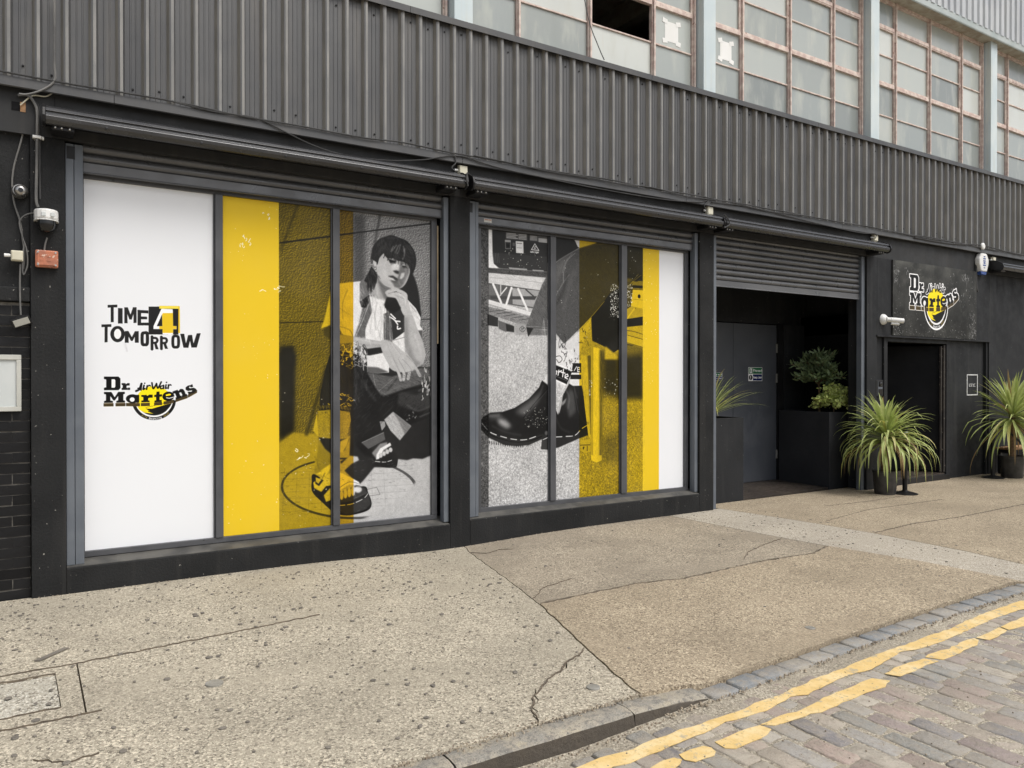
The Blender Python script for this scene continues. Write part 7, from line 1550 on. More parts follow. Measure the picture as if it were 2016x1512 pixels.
# loose grit along the kerb back, the gutter and the wall foot
gr = MB(); r_ = random.Random(8)
def grit(x, y, z, s):
    vs = [(x+s*r_.uniform(.5, 1)*a, y+s*r_.uniform(.5, 1)*b, z+(s*r_.uniform(.5, .9) if c else -s*.4)) for a, b, c in ((-1,-1,0),(1,-1,0),(1,1,0),(-1,1,0),(-.6,-.6,1),(.6,-.6,1),(.6,.6,1),(-.6,.6,1))]
    gr.add(vs, [(3,2,1,0),(4,5,6,7),(0,1,5,4),(1,2,6,5),(2,3,7,6),(3,0,4,7)])
for i in range(1500):
    k = r_.random()
    if k < .30: x = r_.uniform(.4, 2.6); grit(x, -3.63+r_.gauss(0, .016), .001, r_.uniform(.002, .007))
    elif k < .60: x = r_.uniform(2.6, 7.6); grit(x, gut_y(x)-.145+r_.gauss(0, .012), ROADZ+.012, r_.uniform(.003, .009))
    elif k < .72: x = r_.uniform(.6, 2.6); grit(x, -3.785-abs(r_.gauss(0, .02)), road_z(x, -3.79)+.004, r_.uniform(.003, .008))
    elif k < .88: x = r_.uniform(-.2, 7.0); grit(x, -abs(r_.gauss(0, .03)), ground_z(x, 0)+.003, r_.uniform(.002, .006))
    else: x = r_.uniform(1.5, 6); grit(x, r_.uniform(-5, -3.9), ROADZ+.004, r_.uniform(.002, .005))
o = gr.build('grit', DEBRIS, fix=False); o['kind'] = 'stuff'
# kerb
kb = thing('kerb', (2, -3.7, ROADZ), '', 'kerb'); del kb['label']; del kb['category']; kb['kind'] = 'structure'
def kerb_stone(x0, x1, za, zb, seed):
    r = random.Random(seed); mb = MB(); K = 8; prof = []
    rows = []
    for i in range(K+1):
        x = x0+.003+(x1-x0-.006)*i/K; zt = za+(zb-za)*(i/K)**1.3; j = lambda a: r.uniform(-a, a)
        rows.append([(x, -3.622+j(.004), -.13), (x, -3.626+j(.006), zt-.006+j(.002)), (x, -3.645+j(.005), zt+j(.002)), (x, -3.70+j(.004), zt+.002+j(.002)), (x, -3.746+j(.004), zt-.002+j(.002)), (x, -3.762+j(.003), zt-.012+j(.003)), (x, -3.768+j(.004), (zt+ROADZ)/2-.020), (x, -3.774+j(.003), -.13)])
    n = len(rows[0]); vs = [q for w in rows for q in w]
    fs = [(i*n+k, i*n+(k+1) % n, (i+1)*n+(k+1) % n, (i+1)*n+k) for i in range(K) for k in range(n)] + [tuple(range(n))[::-1], tuple(range(K*n, K*n+n))]
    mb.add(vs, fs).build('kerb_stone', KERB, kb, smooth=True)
xk = 2.43
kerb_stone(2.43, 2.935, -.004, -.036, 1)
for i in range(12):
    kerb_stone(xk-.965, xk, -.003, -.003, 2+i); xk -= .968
# road and its setts
rd = MB().box(-12, -14, -.15, 30, -3.50, ROADZ-.05).build('road', SETTDIRT, kind='structure')
def sett_mesh(name, lx, ly, h, seed, mat):
    r = random.Random(seed); j = lambda a: r.uniform(-a, a); vs = []
    cor = [(-1,-1), (1,-1), (1,1), (-1,1)]
    pts = []
    for a, b in cor:   # each corner cut so the plan is a rounded block
        pts += [(a*lx/2 - (a*.014 if a*b > 0 else 0)+j(.004), b*ly/2 - (0 if a*b > 0 else b*.014)+j(.004)), (a*lx/2 - (0 if a*b > 0 else a*.014)+j(.004), b*ly/2 - (b*.014 if a*b > 0 else 0)+j(.004))]
    pts = [pts[i] for i in (1, 0, 2, 3, 5, 4, 6, 7)]
    ang = sorted(range(8), key=lambda i: math.atan2(pts[i][1]/ly, pts[i][0]/lx)); pts = [pts[i] for i in ang]
    n = 8
    vs = [(x, y, -h) for x, y in pts] + [(x, y, -.005+j(.0015)) for x, y in pts] + [(x*.86, y*.93, j(.0018)) for x, y in pts]
    fs = [(i, (i+1) % n, n+(i+1) % n, n+i) for i in range(n)] + [(n+i, n+(i+1) % n, 2*n+(i+1) % n, 2*n+i) for i in range(n)] + [tuple(range(2*n, 3*n))]
    me = bpy.data.meshes.new(name); me.from_pydata(vs, [], fs); me.materials.append(mat)
    me.polygons.foreach_set('use_smooth', [True]*len(fs)); return me
SM = [sett_mesh('sett', .116+.010*((i*7) % 3-1), .24+.032*((i*5) % 4-1.5), .05, 40+i, SETT) for i in range(14)]
SL = [.24+.032*((i*5) % 4-1.5) for i in range(14)]
spots = []; r_ = random.Random(21); x = -1.2
while x < 9.6:
    y = -3.80-r_.uniform(0, .16)
    if x > 2.55: y = min(-3.62, gut_y(x)-.150)-r_.uniform(0, .07)
    while y > -7.6:
        k = r_.randrange(14); L = SL[k]
        spots.append((x, y-L/2, k)); y -= L+.006
    x += .1235
cx, cy = 0., -6.53
def in_view(x, y):
    dx, dy = x-cx, y-cy; f = dx*.5314+dy*.8471; r0 = dx*.8471-dy*.5314
    return f > .3 and abs(r0/f) < .72 and 1.66/f < .56
spots.sort(key=lambda q: (not in_view(q[0], q[1]), math.hypot(q[0]-cx, q[1]-cy)))
rest = MB()
for i, (x, y, k) in enumerate(spots):
    z = road_z(x, y)+r_.uniform(-.0045, .0015)
    rot = (r_.uniform(-.016, .016), r_.uniform(-.026, .026), r_.uniform(-.05, .05)+math.radians(1.5))
    if i < 270: place('sett', SM[k], rd, (x, y, z), rot)
    else:
        M_ = Matrix.Translation((x, y, z)) @ Matrix.Rotation(rot[2], 4, 'Z')
        rest.add([tuple(M_ @ v.co) for v in SM[k].vertices], [tuple(p.vertices) for p in SM[k].polygons])
o = rest.build('further_setts', SETT, rd, smooth=True, fix=False); o['kind'] = 'stuff'
GM = [sett_mesh('gutter_sett', .205, .118, .05, 80+i, GSETT) for i in range(5)]
x = 3.05; i = 0
while x < 9.0:
    y = gut_y(x)-.075; sl = math.atan2(gut_y(x+.1)-gut_y(x-.1), .2)
    place('gutter_sett', GM[i % 5], rd, (x, y, -.036+r_.uniform(-.004, .003)), (r_.uniform(-.02, .02), r_.uniform(-.02, .02), sl+r_.uniform(-.02, .02)), (r_.uniform(.92, 1.08), 1, 1))
    x += .214; i += 1
# gritty joint filling: an uneven skin that half buries the edges of the setts
def joint_fill():
    from mathutils import noise as mn
    x0, x1, y0, y1, st = .6, 8.4, -5.9, -3.60, .026
    nx, ny = int((x1-x0)/st), int((y1-y0)/st); vs = []
    for j in range(ny+1):
        for i in range(nx+1):
            x, y = x0+i*st, y0+j*st; gy = gut_y(x)-.14 if x > 2.6 else -3.77
            q = mn.fractal(Vector((x*7, y*7, 0)), .9, 2.1, 4); q2 = mn.noise(Vector((x*1.6, y*1.6, 3.)))
            e = max(0., 1-max(0., gy-y)/.17)
            vs.append((x, y, road_z(x, y)-.0042+.0034*q+.0028*q2+.0058*e))
    fs = [(j*(nx+1)+i, j*(nx+1)+i+1, (j+1)*(nx+1)+i+1, (j+1)*(nx+1)+i) for j in range(ny) for i in range(nx)]
    o = MB().add(vs, fs).build('joint_fill', FILL, rd, smooth=True, fix=False); o['kind'] = 'stuff'
joint_fill()
for b_ in ((8.38, -14, 30, -3.52), (-12, -14, .62, -3.70), (.62, -14, 8.38, -5.88)):
    o = MB().box(b_[0], b_[1], -.15, b_[2], b_[3], ROADZ-.0065-(.03 if b_[2] < 1 else 0)).build('joint_fill', FILL, rd); o['kind'] = 'stuff'
# yellow lines: thick paint lying over the setts
def paint(pts, name, parent, z=ROADZ+.0036, seed=1):
    pts = crooked(pts+[pts[0]], .007, seed, .05)[:-1]
    bm = bmesh.new(); vs = [bm.verts.new((x, y, 0)) for x, y in pts]
    for i in range(len(vs)): bm.edges.new((vs[i], vs[(i+1) % len(vs)]))
    bmesh.ops.triangle_fill(bm, edges=bm.edges[:], use_beauty=True)
    for f in bm.faces:
        if f.normal.z < 0: f.normal_flip()
    be = [e for e in bm.edges if len(e.link_faces) == 1]; ex = bmesh.ops.extrude_edge_only(bm, edges=be)
    o0 = Vector(parent['_o'])
    low = [q for q in ex['geom'] if isinstance(q, bmesh.types.BMVert)]
    for v in bm.verts: v.co.z = z
    for v in low: v.co.z -= .003
    for v in bm.verts: v.co -= o0
    me = bpy.data.meshes.new(name); bm.to_mesh(me); bm.free(); me.materials.append(YELLOW)
    o = bpy.data.objects.new(name, me); COL.objects.link(o); o.parent = parent; o['_o'] = tuple(o0); return o
UP = [(2.131, -3.941), (2.25, -3.952), (2.396, -3.931), (2.476, -3.946), (2.567, -3.932), (2.694, -3.937), (2.885, -3.941), (3.003, -3.934), (3.153, -3.915), (3.304, -3.921), (3.368, -3.911), (3.604, -3.887), (3.854, -3.879), (4.037, -3.863), (4.293, -3.839), (4.572, -3.841), (4.701, -3.844), (4.929, -3.826), (5.114, -3.828), (5.485, -3.789), (5.821, -3.771), (6.269, -3.769)]
LO = [(6.019, -3.868), (5.729, -3.868), (5.501, -3.881), (5.205, -3.903), (4.929, -3.923), (4.692, -3.93), (4.553, -3.918), (4.431, -3.89), (4.272, -3.932), (4.035, -3.96), (3.794, -3.955), (3.619, -3.964), (3.426, -3.992), (3.325, -3.964), (3.136, -4.006), (2.982, -4.004), (2.818, -3.991), (2.642, -4.015), (2.474, -4.015), (2.346, -4.033), (2.162, -4.042), (2.082, -4.031)]
paint([(-6,-4.22)] + UP + [(9.5,-3.80), (9.5,-3.895)] + LO + [(-6,-4.31)], 'yellow_line', rd, seed=3)
for i, pc in enumerate([[(2.205, -4.12), (2.29, -4.103), (2.356, -4.109), (2.372, -4.139), (2.342, -4.166), (2.292, -4.174)], [(2.394, -4.101), (2.469, -4.094), (2.543, -4.102), (2.556, -4.132), (2.552, -4.168), (2.519, -4.19), (2.458, -4.183), (2.404, -4.187), (2.381, -4.145)], [(2.616, -4.103), (2.722, -4.1), (2.854, -4.087), (2.932, -4.099), (2.938, -4.158), (2.877, -4.186), (2.77, -4.188), (2.648, -4.196), (2.613, -4.168)], [(2.936, -4.095), (3.095, -4.086), (3.197, -4.096), (3.283, -4.087), (3.518, -4.06), (3.748, -4.055), (3.919, -4.044), (3.965, -4.123), (3.866, -4.149), (3.704, -4.14), (3.497, -4.153), (3.302, -4.165), (3.241, -4.146), (3.194, -4.154), (3.099, -4.149), (2.982, -4.141)], [(4.034, -4.045), (4.158, -4.027), (4.302, -4.029), (4.45, -4.032), (4.484, -4.099), (4.358, -4.098), (4.208, -4.112), (4.068, -4.117)], [(4.479, -4.026), (4.599, -4.007), (4.744, -4.024), (4.955, -4.003), (5.066, -4.007), (5.063, -4.045), (4.957, -4.082), (4.737, -4.093), (4.599, -4.101), (4.524, -4.106)], [(5.091, -4.009), (5.256, -4.003), (5.434, -3.985), (5.416, -4.046), (5.241, -4.076), (5.115, -4.078)], [(5.458, -3.986), (5.634, -3.976), (5.819, -3.967), (9, -4.02), (9, -4.11), (5.603, -4.062), (5.436, -4.044)]]): paint(pc, 'yellow_line_dash', rd, seed=10+i)
paint([(-6,-4.40), (2.0,-4.245), (2.0,-4.33), (-6,-4.50)], 'yellow_line_dash', rd, seed=30)

# ------------------------------------------------------------------ the building
bd = thing('warehouse_building', (6, 0, 0), 'black painted warehouse with ribbed cladding, poster windows and pale steel glazing above', 'building')
def part(mb, name, mat, parent=None, **k): return mb.build(name, mat, parent if parent is not None else bd, **k)
def holder(name, parent, label=None):
    o = bpy.data.objects.new(name, None); COL.objects.link(o); o.parent = parent; o['_o'] = parent['_o']; o.empty_display_size = .1
    if label: o['label'] = label
    return o
# pillars and the low wall under the shop windows
for x0, x1 in ((-.04,.18), (3.39,3.61), (6.77,7.01)):
    part(MB().box(x0, 0, -.10, x1, .42, 3.38), 'pillar', WALL, bevel=.006)
for x0, x1, zs in ((.18,3.39,.190), (3.61,6.77,.215)):
    part(MB().sweep([(0,-.10), (0,zs), (.012,zs+.006), (.21,zs+.052), (.42,zs+.052), (.42,-.10)], x0, x1), 'plinth', WALL, bevel=.006)
    part(MB().sweep([(.008,zs+.0045), (.205,zs+.0545), (.205,zs+.0585), (.008,zs+.0085)], x0+.004, x1-.004), 'sill', SILL)
part(MB().box(-9, .0, 3.38, 30, .42, 3.79), 'fascia', FASCIA)
for x in (.115, 3.50, 6.89): part(MB().box(x-.0015, -.0025, 3.40, x+.0015, .01, 3.68), 'fascia_joint', VOID)
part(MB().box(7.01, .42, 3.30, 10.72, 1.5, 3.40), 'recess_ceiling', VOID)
# walls round the recess
part(MB().box(6.90, .42, -.1, 7.01, 1.5, 3.38), 'recess_wall', WALLR)
part(MB().box(7.01, 1.42, 2.47, 10.69, 1.55, 3.38), 'recess_wall', WALLR)
part(MB().box(7.01, 1.42, -.1, 7.94, 1.55, 2.47), 'recess_wall', WALLR)
part(MB().box(10.05, 1.36, -.1, 10.69, 1.55, 2.47), 'recess_wall', WALLR)
part(MB().box(10.69, .30, -.1, 10.80, 1.55, 3.38), 'recess_wall', WALLR)
part(MB().plan([(7.05,.33), (7.92,.33), (9.86,.43), (10.15,1.40), (10.15,1.42), (7.05,1.42)], -.03, .012), 'recess_floor', MATT)
# double fire door
fd = holder('fire_door', bd)
part(MB().box(7.94, 1.37, 0, 7.955, 1.45, 2.46), 'door_frame', BLACK, fd); part(MB().box(9.925, 1.37, 0, 10.045, 1.45, 2.465), 'door_frame', BLACK, fd)
for x0, x1 in ((7.96, 8.925), (8.931, 9.918)):
    part(MB().box(x0, 1.40, .016, x1, 1.45, 2.455), 'door_leaf', DOORM, fd, bevel=.003)
for z in (.35, 1.55, 2.02):
    part(MB().box(9.905, 1.385, z, 9.935, 1.399, z+.14).box(9.925, 1.378, z+.07, 9.94, 1.392, z+.15), 'hinge', HINGE, fd)
# right wall with the entrance
RB = .065
part(MB().box(10.14, 0, -.1, 10.385, .30, 3.38).box(10.385, 0, 2.25, 13.58, .30, 3.38).box(13.58, 0, -.1, 13.82, .30, 3.38), 'front_wall', WALLR, bevel=.004)
part(MB().box(13.82, .035, -.1, 22, .30, 3.38), 'front_wall', WALLR, bevel=.004)
for xa_, xb_ in ((10.385, 10.62), (12.42, 13.53)): part(MB().box(xa_, RB, -.1, xb_, .30, 2.25), 'entrance_panel', WALLR, bevel=.004)
part(MB().box(13.53, .02, -.02, 13.58, .28, 2.25), 'panel_edge', WALLR, bevel=.003)
part(MB().box(10.37, -.018, 2.225, 13.60, .03, 2.252), 'drip_moulding', WALLR, bevel=.003)
part(MB().box(10.62, .035, .02, 10.71, .20, 2.24).box(12.33, .035, .02, 12.42, .20, 2.24).box(10.71, .035, 2.165, 12.33, .20, 2.24), 'door_frame', WALLR, bevel=.005)
part(MB().box(10.62, .02, -.08, 12.42, .55, .085), 'doorstep', BLACK, bevel=.006)
part(MB().box(10.71, .06, .085, 12.33, 1.9, .105), 'entrance_floor', MATT)
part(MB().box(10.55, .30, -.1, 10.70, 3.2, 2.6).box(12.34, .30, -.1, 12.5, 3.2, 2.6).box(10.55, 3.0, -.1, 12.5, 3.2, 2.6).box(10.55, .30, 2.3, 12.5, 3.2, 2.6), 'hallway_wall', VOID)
# the open leaf
ang = math.radians(128); hx, hy = 12.32, .10
ux, uy = math.cos(ang), math.sin(ang); W_ = 1.02
def leafpt(a, d, z): return (hx+ux*a+uy*d, hy+uy*a-ux*d, z)
ed = holder('entrance_door', bd)
mb = MB(); mb.add([leafpt(a, d, z) for z in (.125, 2.14) for a, d in ((0,0), (W_,0), (W_,.045), (0,.045))], [(3,2,1,0),(4,5,6,7),(0,1,5,4),(1,2,6,5),(2,3,7,6),(3,0,4,7)])
part(mb, 'door_leaf', WORNDOOR, ed, bevel=.003)
mb = MB(); mb.add([leafpt(a, d, z) for z in (1.035, 1.095) for a, d in ((.40,-.008), (.72,-.008), (.72,-.0005), (.40,-.0005))], [(3,2,1,0),(4,5,6,7),(0,1,5,4),(1,2,6,5),(2,3,7,6),(3,0,4,7)])
part(mb, 'letter_plate', BLACK, ed, bevel=.004)
part(MB().box(12.285, .055, .12, 12.3285, .085, 2.15), 'worn_edge', WORNEDGE, ed); part(MB().box(12.235, .075, .12, 12.262, .10, 2.13), 'worn_edge', WORNEDGE, ed)
# inner shell so that no daylight leaks in
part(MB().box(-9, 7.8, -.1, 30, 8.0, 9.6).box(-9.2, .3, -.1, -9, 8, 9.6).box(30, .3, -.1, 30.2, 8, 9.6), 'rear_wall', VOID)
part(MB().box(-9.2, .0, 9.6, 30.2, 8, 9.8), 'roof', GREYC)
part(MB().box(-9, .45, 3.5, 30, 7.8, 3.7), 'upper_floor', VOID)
part(MB().box(-9, .5, 6.75, 30, 7.8, 6.95), 'upper_ceiling', SOFF)
for k in range(6): part(MB().box(3.2+k*1.2, .55, 6.45, 3.36+k*1.2, 7.7, 6.75), 'ceiling_beam', SOFF)
# shop windows ------------------------------------------------------------
def shop_window(x0, x1, z0, z1, mull, panes, cv, pm, label, yf=.125):
    w = holder('display_window', bd, label)
    fr = MB()
    fr.box(x0, yf, z0-.045, x1, yf+.07, z0-.001).box(x0, yf, z1+.001, x1, yf+.07, z1+.05)
    fr.box(x0, yf, z0, panes[0][0]-.001, yf+.07, z1).box(panes[-1][1]+.001, yf, z0, x1, yf+.07, z1)
    part(fr, 'window_frame', FRAME, w, bevel=.003)
    for a, b in mull:
        part(MB().box(a+.012, yf-.012, z0, b, yf+.07, z1).box(a, yf+.008, z0, a+.0115, yf+.068, z1), 'mullion', FRAME, w, bevel=.003)
    for a, b in panes:
        pane_print('printed_pane', a, z0, b, z1, yf+.025, cv, pm, w)
    return w
shop_window(.262, 3.31, .279, 3.142, ((1.245,1.318), (2.25,2.326)), ((.308,1.245), (1.318,2.25), (2.326,3.25)), cv1, PRINT1, 'window printed with slogan, yellow band and crouching figure')
shop_window(3.76, 6.705, .296, 3.132, ((4.644, 4.728), (5.63, 5.724)), ((3.807, 4.644), (4.728, 5.63), (5.724, 6.644)), cv2, PRINT2, 'window printed with crossed legs in black boots')
part(MB().box(3.312, .12, 1.95, 3.322, .16, 3.10), 'timber_strip', CREAM)
# guide rails
def rail(x0, x1, z0, z1, groove=None):
    mb = MB()
    if groove: mb.box(x0, .03, z0, groove-.0015, .11, z1).box(groove+.0015, .034, z0, x1, .11, z1)
    else: mb.box(x0, .03, z0, x1, .11, z1)
    return part(mb, 'guide_rail', RAIL, bevel=.004)
rail(.182, .298, .205, 3.365, .238); rail(3.335, 3.388, .215, 3.365); rail(3.612, 3.725, .235, 3.365, .0+3.69); rail(6.715, 6.768, .24, 3.365); rail(7.012, 7.085, -.01, 3.37); rail(10.055, 10.138, -.01, 3.37, 10.105)
part(MB().box(.19, .0295, 3.25, .245, .06, 3.345), 'rail_cap', BLACK); part(MB().box(3.615, .0295, 3.25, 3.655, .06, 3.345), 'rail_cap', BLACK)
# roller shutters: each slat a part
def shutter(x0, x1, zb, bar, label):
    s = holder('roller_shutter', bd, label); p = .0745; y = .075
    part(MB().sweep([(y-.008,zb), (y-.008,zb+bar), (y+.02,zb+bar), (y+.02,zb), (y+.026,zb-.012), (y-.014,zb-.012)], x0, x1), 'bottom_bar', SHUT, s, bevel=.002)
    prof = [(.020,0), (.010,.004), (-.001,.012), (-.009,.026), (-.011,.040), (-.007,.053), (.002,.062), (.012,.066), (.004,.070), (.020,.0735)]
    me = None; z = zb+bar+.001
    while z < 3.42:
        if me is None:
            o = part(MB().sweep([(y+a, z+b) for a, b in prof] + [(y+.026, z+.0735), (y+.026, z)], x0, x1), 'slat', SHUT, s, smooth=True); me = o.data; z0 = z
        else:
            o = bpy.data.objects.new('slat', me); COL.objects.link(o); o.parent = s; o.location = (0, 0, z-z0)
        z += p
    return s
shutter(.30, 3.333, 3.178, .068, 'dark shutter rolled up above the slogan window')
shutter(3.727, 6.713, 3.168, .062, 'dark shutter rolled up above the boots window')
shutter(7.087, 10.053, 2.765, .065, 'grey shutter half rolled down over the recess')
# lower ribbed cladding ----------------------------------------------------
RIB = .1787; PH = -.174
def clad_profile(x0):
    """one rib pitch in plan: flat pan with two shallow swages, then a trapezoid rib"""
    pan, crest = -.028, -.066
    return [(x0+.000,crest), (x0+.020,crest), (x0+.036,pan), (x0+.068,pan), (x0+.071,pan-.004), (x0+.079,pan-.004), (x0+.082,pan), (x0+.106,pan), (x0+.109,pan-.004), (x0+.117,pan-.004), (x0+.120,pan), (x0+.150,pan), (x0+.1660,crest+.002)]
def cladding(xa, k0, k1, z0, z1, mat, name, y=0., prof=clad_profile, pitch=RIB, ph=PH, par=None):
    pts = []
    for k in range(k0, k1): pts += prof(ph+k*pitch)
    pts.append(prof(ph+k1*pitch)[0]); pts.append(prof(ph+k1*pitch)[1])
    n = len(pts); vs = [(x, yy+y, z0) for x, yy in pts] + [(x, yy+y, z1) for x, yy in pts]
    fs = [(i, i+1, n+i+1, n+i) for i in range(n-1)]
    o = MB().add(vs, fs).build(name, mat, bd, fix=False)
    if mat is CLAD:   # left flanks tan, crests pale, other faces keep the pan colour
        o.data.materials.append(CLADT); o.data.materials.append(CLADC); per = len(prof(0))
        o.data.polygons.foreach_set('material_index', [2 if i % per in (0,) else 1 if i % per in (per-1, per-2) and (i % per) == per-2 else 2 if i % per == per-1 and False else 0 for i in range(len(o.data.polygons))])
    return o
k = -49; i = 0
SCR = MB().lathe([(.0085,0), (.0085,-.003), (.005,-.007)], (0, 0, 0), 8, 'y').build('screw', BLACK); SCRM = SCR.data
bpy.data.objects.remove(SCR)
while k < 165:
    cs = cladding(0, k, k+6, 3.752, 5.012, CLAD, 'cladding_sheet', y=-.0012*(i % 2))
    if -2 <= k <= 84:
        for kk in range(k, k+6):
            for z in (3.85, 4.92):
                if rnd.random() < .62:
                    so = bpy.data.objects.new('screw', SCRM); COL.objects.link(so); so.parent = cs
                    so.location = Vector((PH+kk*RIB+.094+rnd.uniform(-.004,.004), -.033, z+rnd.uniform(-.03,.03))) - Vector(bd['_o'])
    k += 6; i += 1
xf = -9.0; i = 0
while xf < 30:
    part(MB().sweep([(-.071,5.052-.002*(i%2)), (-.086,5.050-.002*(i%2)), (-.086,4.995), (-.082,4.992), (-.076,5.0), (-.071,5.03), (.25,5.10), (.25,5.115), (-.071,5.062)], xf, xf+2.98), 'top_flashing', FLASH)
    part(MB().sweep([(-.012,3.775), (-.020,3.762), (-.071,3.757), (-.074,3.690), (-.064,3.683), (-.060,3.690), (-.058,3.745), (-.002,3.75)], xf+.55, xf+3.53), 'drip_flashing', FLASH)
    xf += 2.984; i += 1
# upper storey ---------------------------------------------------------------
YP = .12; YW = .28; SP = 3.455
cols = [3.605+SP*k_ for k_ in range(-3, 6)]
for c in cols: part(MB().box(c-.105, YP, 4.95, c+.105, .45, 7.40), 'column', CONC, bevel=.006)
part(MB().box(-9, YP+.01, 4.6, 30, .4, 5.09), 'window_base', FLASH)
rows = [5.09, 5.632, 6.098, 6.549, 6.975, 7.40]
def steel_window(x0, x1, k_):
    w = holder('steel_window', bd); W = x1-x0
    cs = [x0, x0+.63, x0+1.585, x0+2.545, x1-.0]
    # verticals: heavy T bars with a proud nose
    for j, c in enumerate(cs):
        c = min(max(c, x0+.03), x1-.03)
        part(MB().box(c-.023, YW-.022, 5.085, c+.023, YW+.03, 7.40).box(c-.012, YW-.05, 5.085, c+.012, YW-.0225, 7.40), 'upright', STEELW, w, bevel=.003)
    for j in range(4):
        a, b = cs[j]+.03, cs[j+1]-.03
        if j == 0: a += .03
        if j == 3: b -= .03
        for r0 in range(5):
            z0, z1 = rows[r0], rows[r0+1]
            heavy = r0 in (2, 4)
            h = .026 if heavy else .009
            if r0:
                part(MB().box(a, YW-(.030 if heavy else .012), z0-h, b, YW+.02, z0+h), 'transom' if heavy else 'glazing_bar', STEELW, w, bevel=.002)
            if k_ == 0 and j == 2 and r0 == 1: continue
            zz1 = z1-(.026 if r0+1 in (2, 4) else .009) if r0 < 4 else z1-.02; zz0 = z0+(h if r0 else 0)
            part(MB().box(a, YW+.006, zz0, b, YW+.012, zz1), 'pane', GLASS, w)
        # opening casement: slim frame round rows 2 and 3
        z0, z1 = rows[2]+.026, rows[4]-.026
        part(MB().box(a, YW-.024, z0, a+.018, YW+.004, z1).box(b-.018, YW-.024, z0, b, YW+.004, z1).box(a+.018, YW-.024, z0, b-.018, YW+.004, z0+.018).box(a+.018, YW-.024, z1-.018, b-.018, YW+.004, z1), 'casement', STEELW, w, bevel=.002)
    part(MB().box(x0, YW-.03, 7.355, x1, YW+.05, 7.40), 'head', STEELW, w)
    return w
for k_, (a, b) in enumerate(zip(cols, cols[1:])): steel_window(a+.105, b-.105, k_-3)
part(MB().box(-9, .06, 7.40, 30, .5, 7.46), 'soffit', SOFF)
part(MB().sweep([(.058,7.395), (.040,7.385), (.030,7.40), (.030,7.50), (.058,7.51)], -9, 30), 'eaves_trim', GREYF)
def clad_up(x0):
    a, b = .050, .022
    return [(x0,b), (x0+.045,b), (x0+.062,a), (x0+.118,a), (x0+.135,b)]
k = -54; i = 0
while k < 170:
    cladding(0, k, k+6, 7.49, 9.7, GREYC, 'upper_cladding_sheet', y=-.0012*(i % 2), prof=clad_up, pitch=.18, ph=.0); k += 6; i += 1
# left: glazed brick with a ledge and render above ----------------------------
bw = part(MB().box(-9, .062, -.1, -.045, .40, 2.16), 'brick_wall', MORTAR)
bmesh_b = MB().box(-.1095, 0, -.0322, .1095, .05, .0322)
bo = bmesh_b.build('brick', BRICK); bme = bo.data; bpy.data.objects.remove(bo)
bvar = []
for i in range(5):
    me = bme.copy(); r_ = random.Random(60+i)
    for v in me.vertices: v.co += Vector((r_.uniform(-.004,.004), r_.uniform(-.004,.004), r_.uniform(-.003,.003)))
    bvar.append(me)
for rr in range(28):
    z = -.01+.0385+rr*.0768
    for j in range(5):
        x = -.155-(.1125 if rr % 2 else 0)-j*.225
        o = place('brick', bvar[(rr*3+j) % 5], bw, (x, .055+rnd.uniform(-.002,.002), z), (0, rnd.uniform(-.012,.012), 0), (1, 1, 1.09))
    if rr % 2:
        o = place('brick', bvar[rr % 5], bw, (-.0992, .055, z), (0, 0, 0), (.495, 1, 1.09))
part(MB().box(-9, .01, 2.165, -.042, .40, 2.27), 'ledge', WALL, bevel=.008)
part(MB().box(-9, .045, 2.27, -.042, .40, 3.38), 'rendered_wall', WALL)
part(MB().box(-.15, -.004, 3.54, -.10, .02, 3.60), 'broken_vent', VOID); part(MB().box(-.098, -.004, 3.535, -.065, .02, 3.605), 'timber_packer', WOOD)
# ------------------------------------------------------------------ awning cassettes
def cassette(x0, x1, label, gloss=CASS):
    xm = (x0+x1)/2
    t = thing('awning_cassette', (xm, -.15, 3.40), label, 'awning', 'folded awning cassettes under the cladding')
    body = [(-.045,3.455), (-.045,3.572), (-.09,3.577), (-.130,3.570), (-.222,3.530), (-.240,3.506), (-.226,3.500), (-.226,3.487), (-.240,3.481), (-.250,3.466), (-.245,3.440), (-.222,3.418), (-.200,3.413), (-.200,3.455)]
    MB().sweep(body, x0+.02, x1-.02).build('cassette_body', gloss, t, bevel=.003)
    MB().box(x0+.02, -.199, 3.446, x1-.02, -.046, 3.4545).build('shaded_underside', VOID, t)  # near-black sheet: shade below the cassette put into its colour
    end = [(-.04,3.44), (-.04,3.578), (-.10,3.586), (-.15,3.574), (-.242,3.525), (-.262,3.465), (-.248,3.420), (-.20,3.402), (-.11,3.422)]
    MB().sweep(end, x0, x0+.02).build('end_cap', BLACK, t, bevel=.003); MB().sweep(end, x1-.02, x1).build('end_cap', BLACK, t, bevel=.003)
    n = 5
    for i in range(n):
        x = x0+.4+(x1-x0-.8)*i/(n-1)
        MB().lathe([(.011,0), (.011,-.004), (.006,-.006)], (x, -.243, 3.440), 10, 'y').build('plug', BLACK, t)
    for x in (x0+.12, x1-.16):
        br = MB().box(x-.06, -.19, 3.388, x+.08, -.001, 3.434).build('bracket', BLACK, t, bevel=.006)
        for dx in (-.04, .0, .05): MB().lathe([(.008,0), (.008,-.008), (.004,-.012)], (x+dx, -.19, 3.404), 8, 'y').build('bolt', STEEL, br)
    return t
cassette(.035, 3.455, 'long dark folded awning above the slogan and portrait window')
cassette(3.505, 6.935, 'long dark folded awning above the boots window')
cassette(6.945, 10.33, 'long dark folded awning above the half open shutter')
cassette(13.50, 17.2, 'glossy black folded awning beside the alarm box, cut by the photo edge', CASSG)
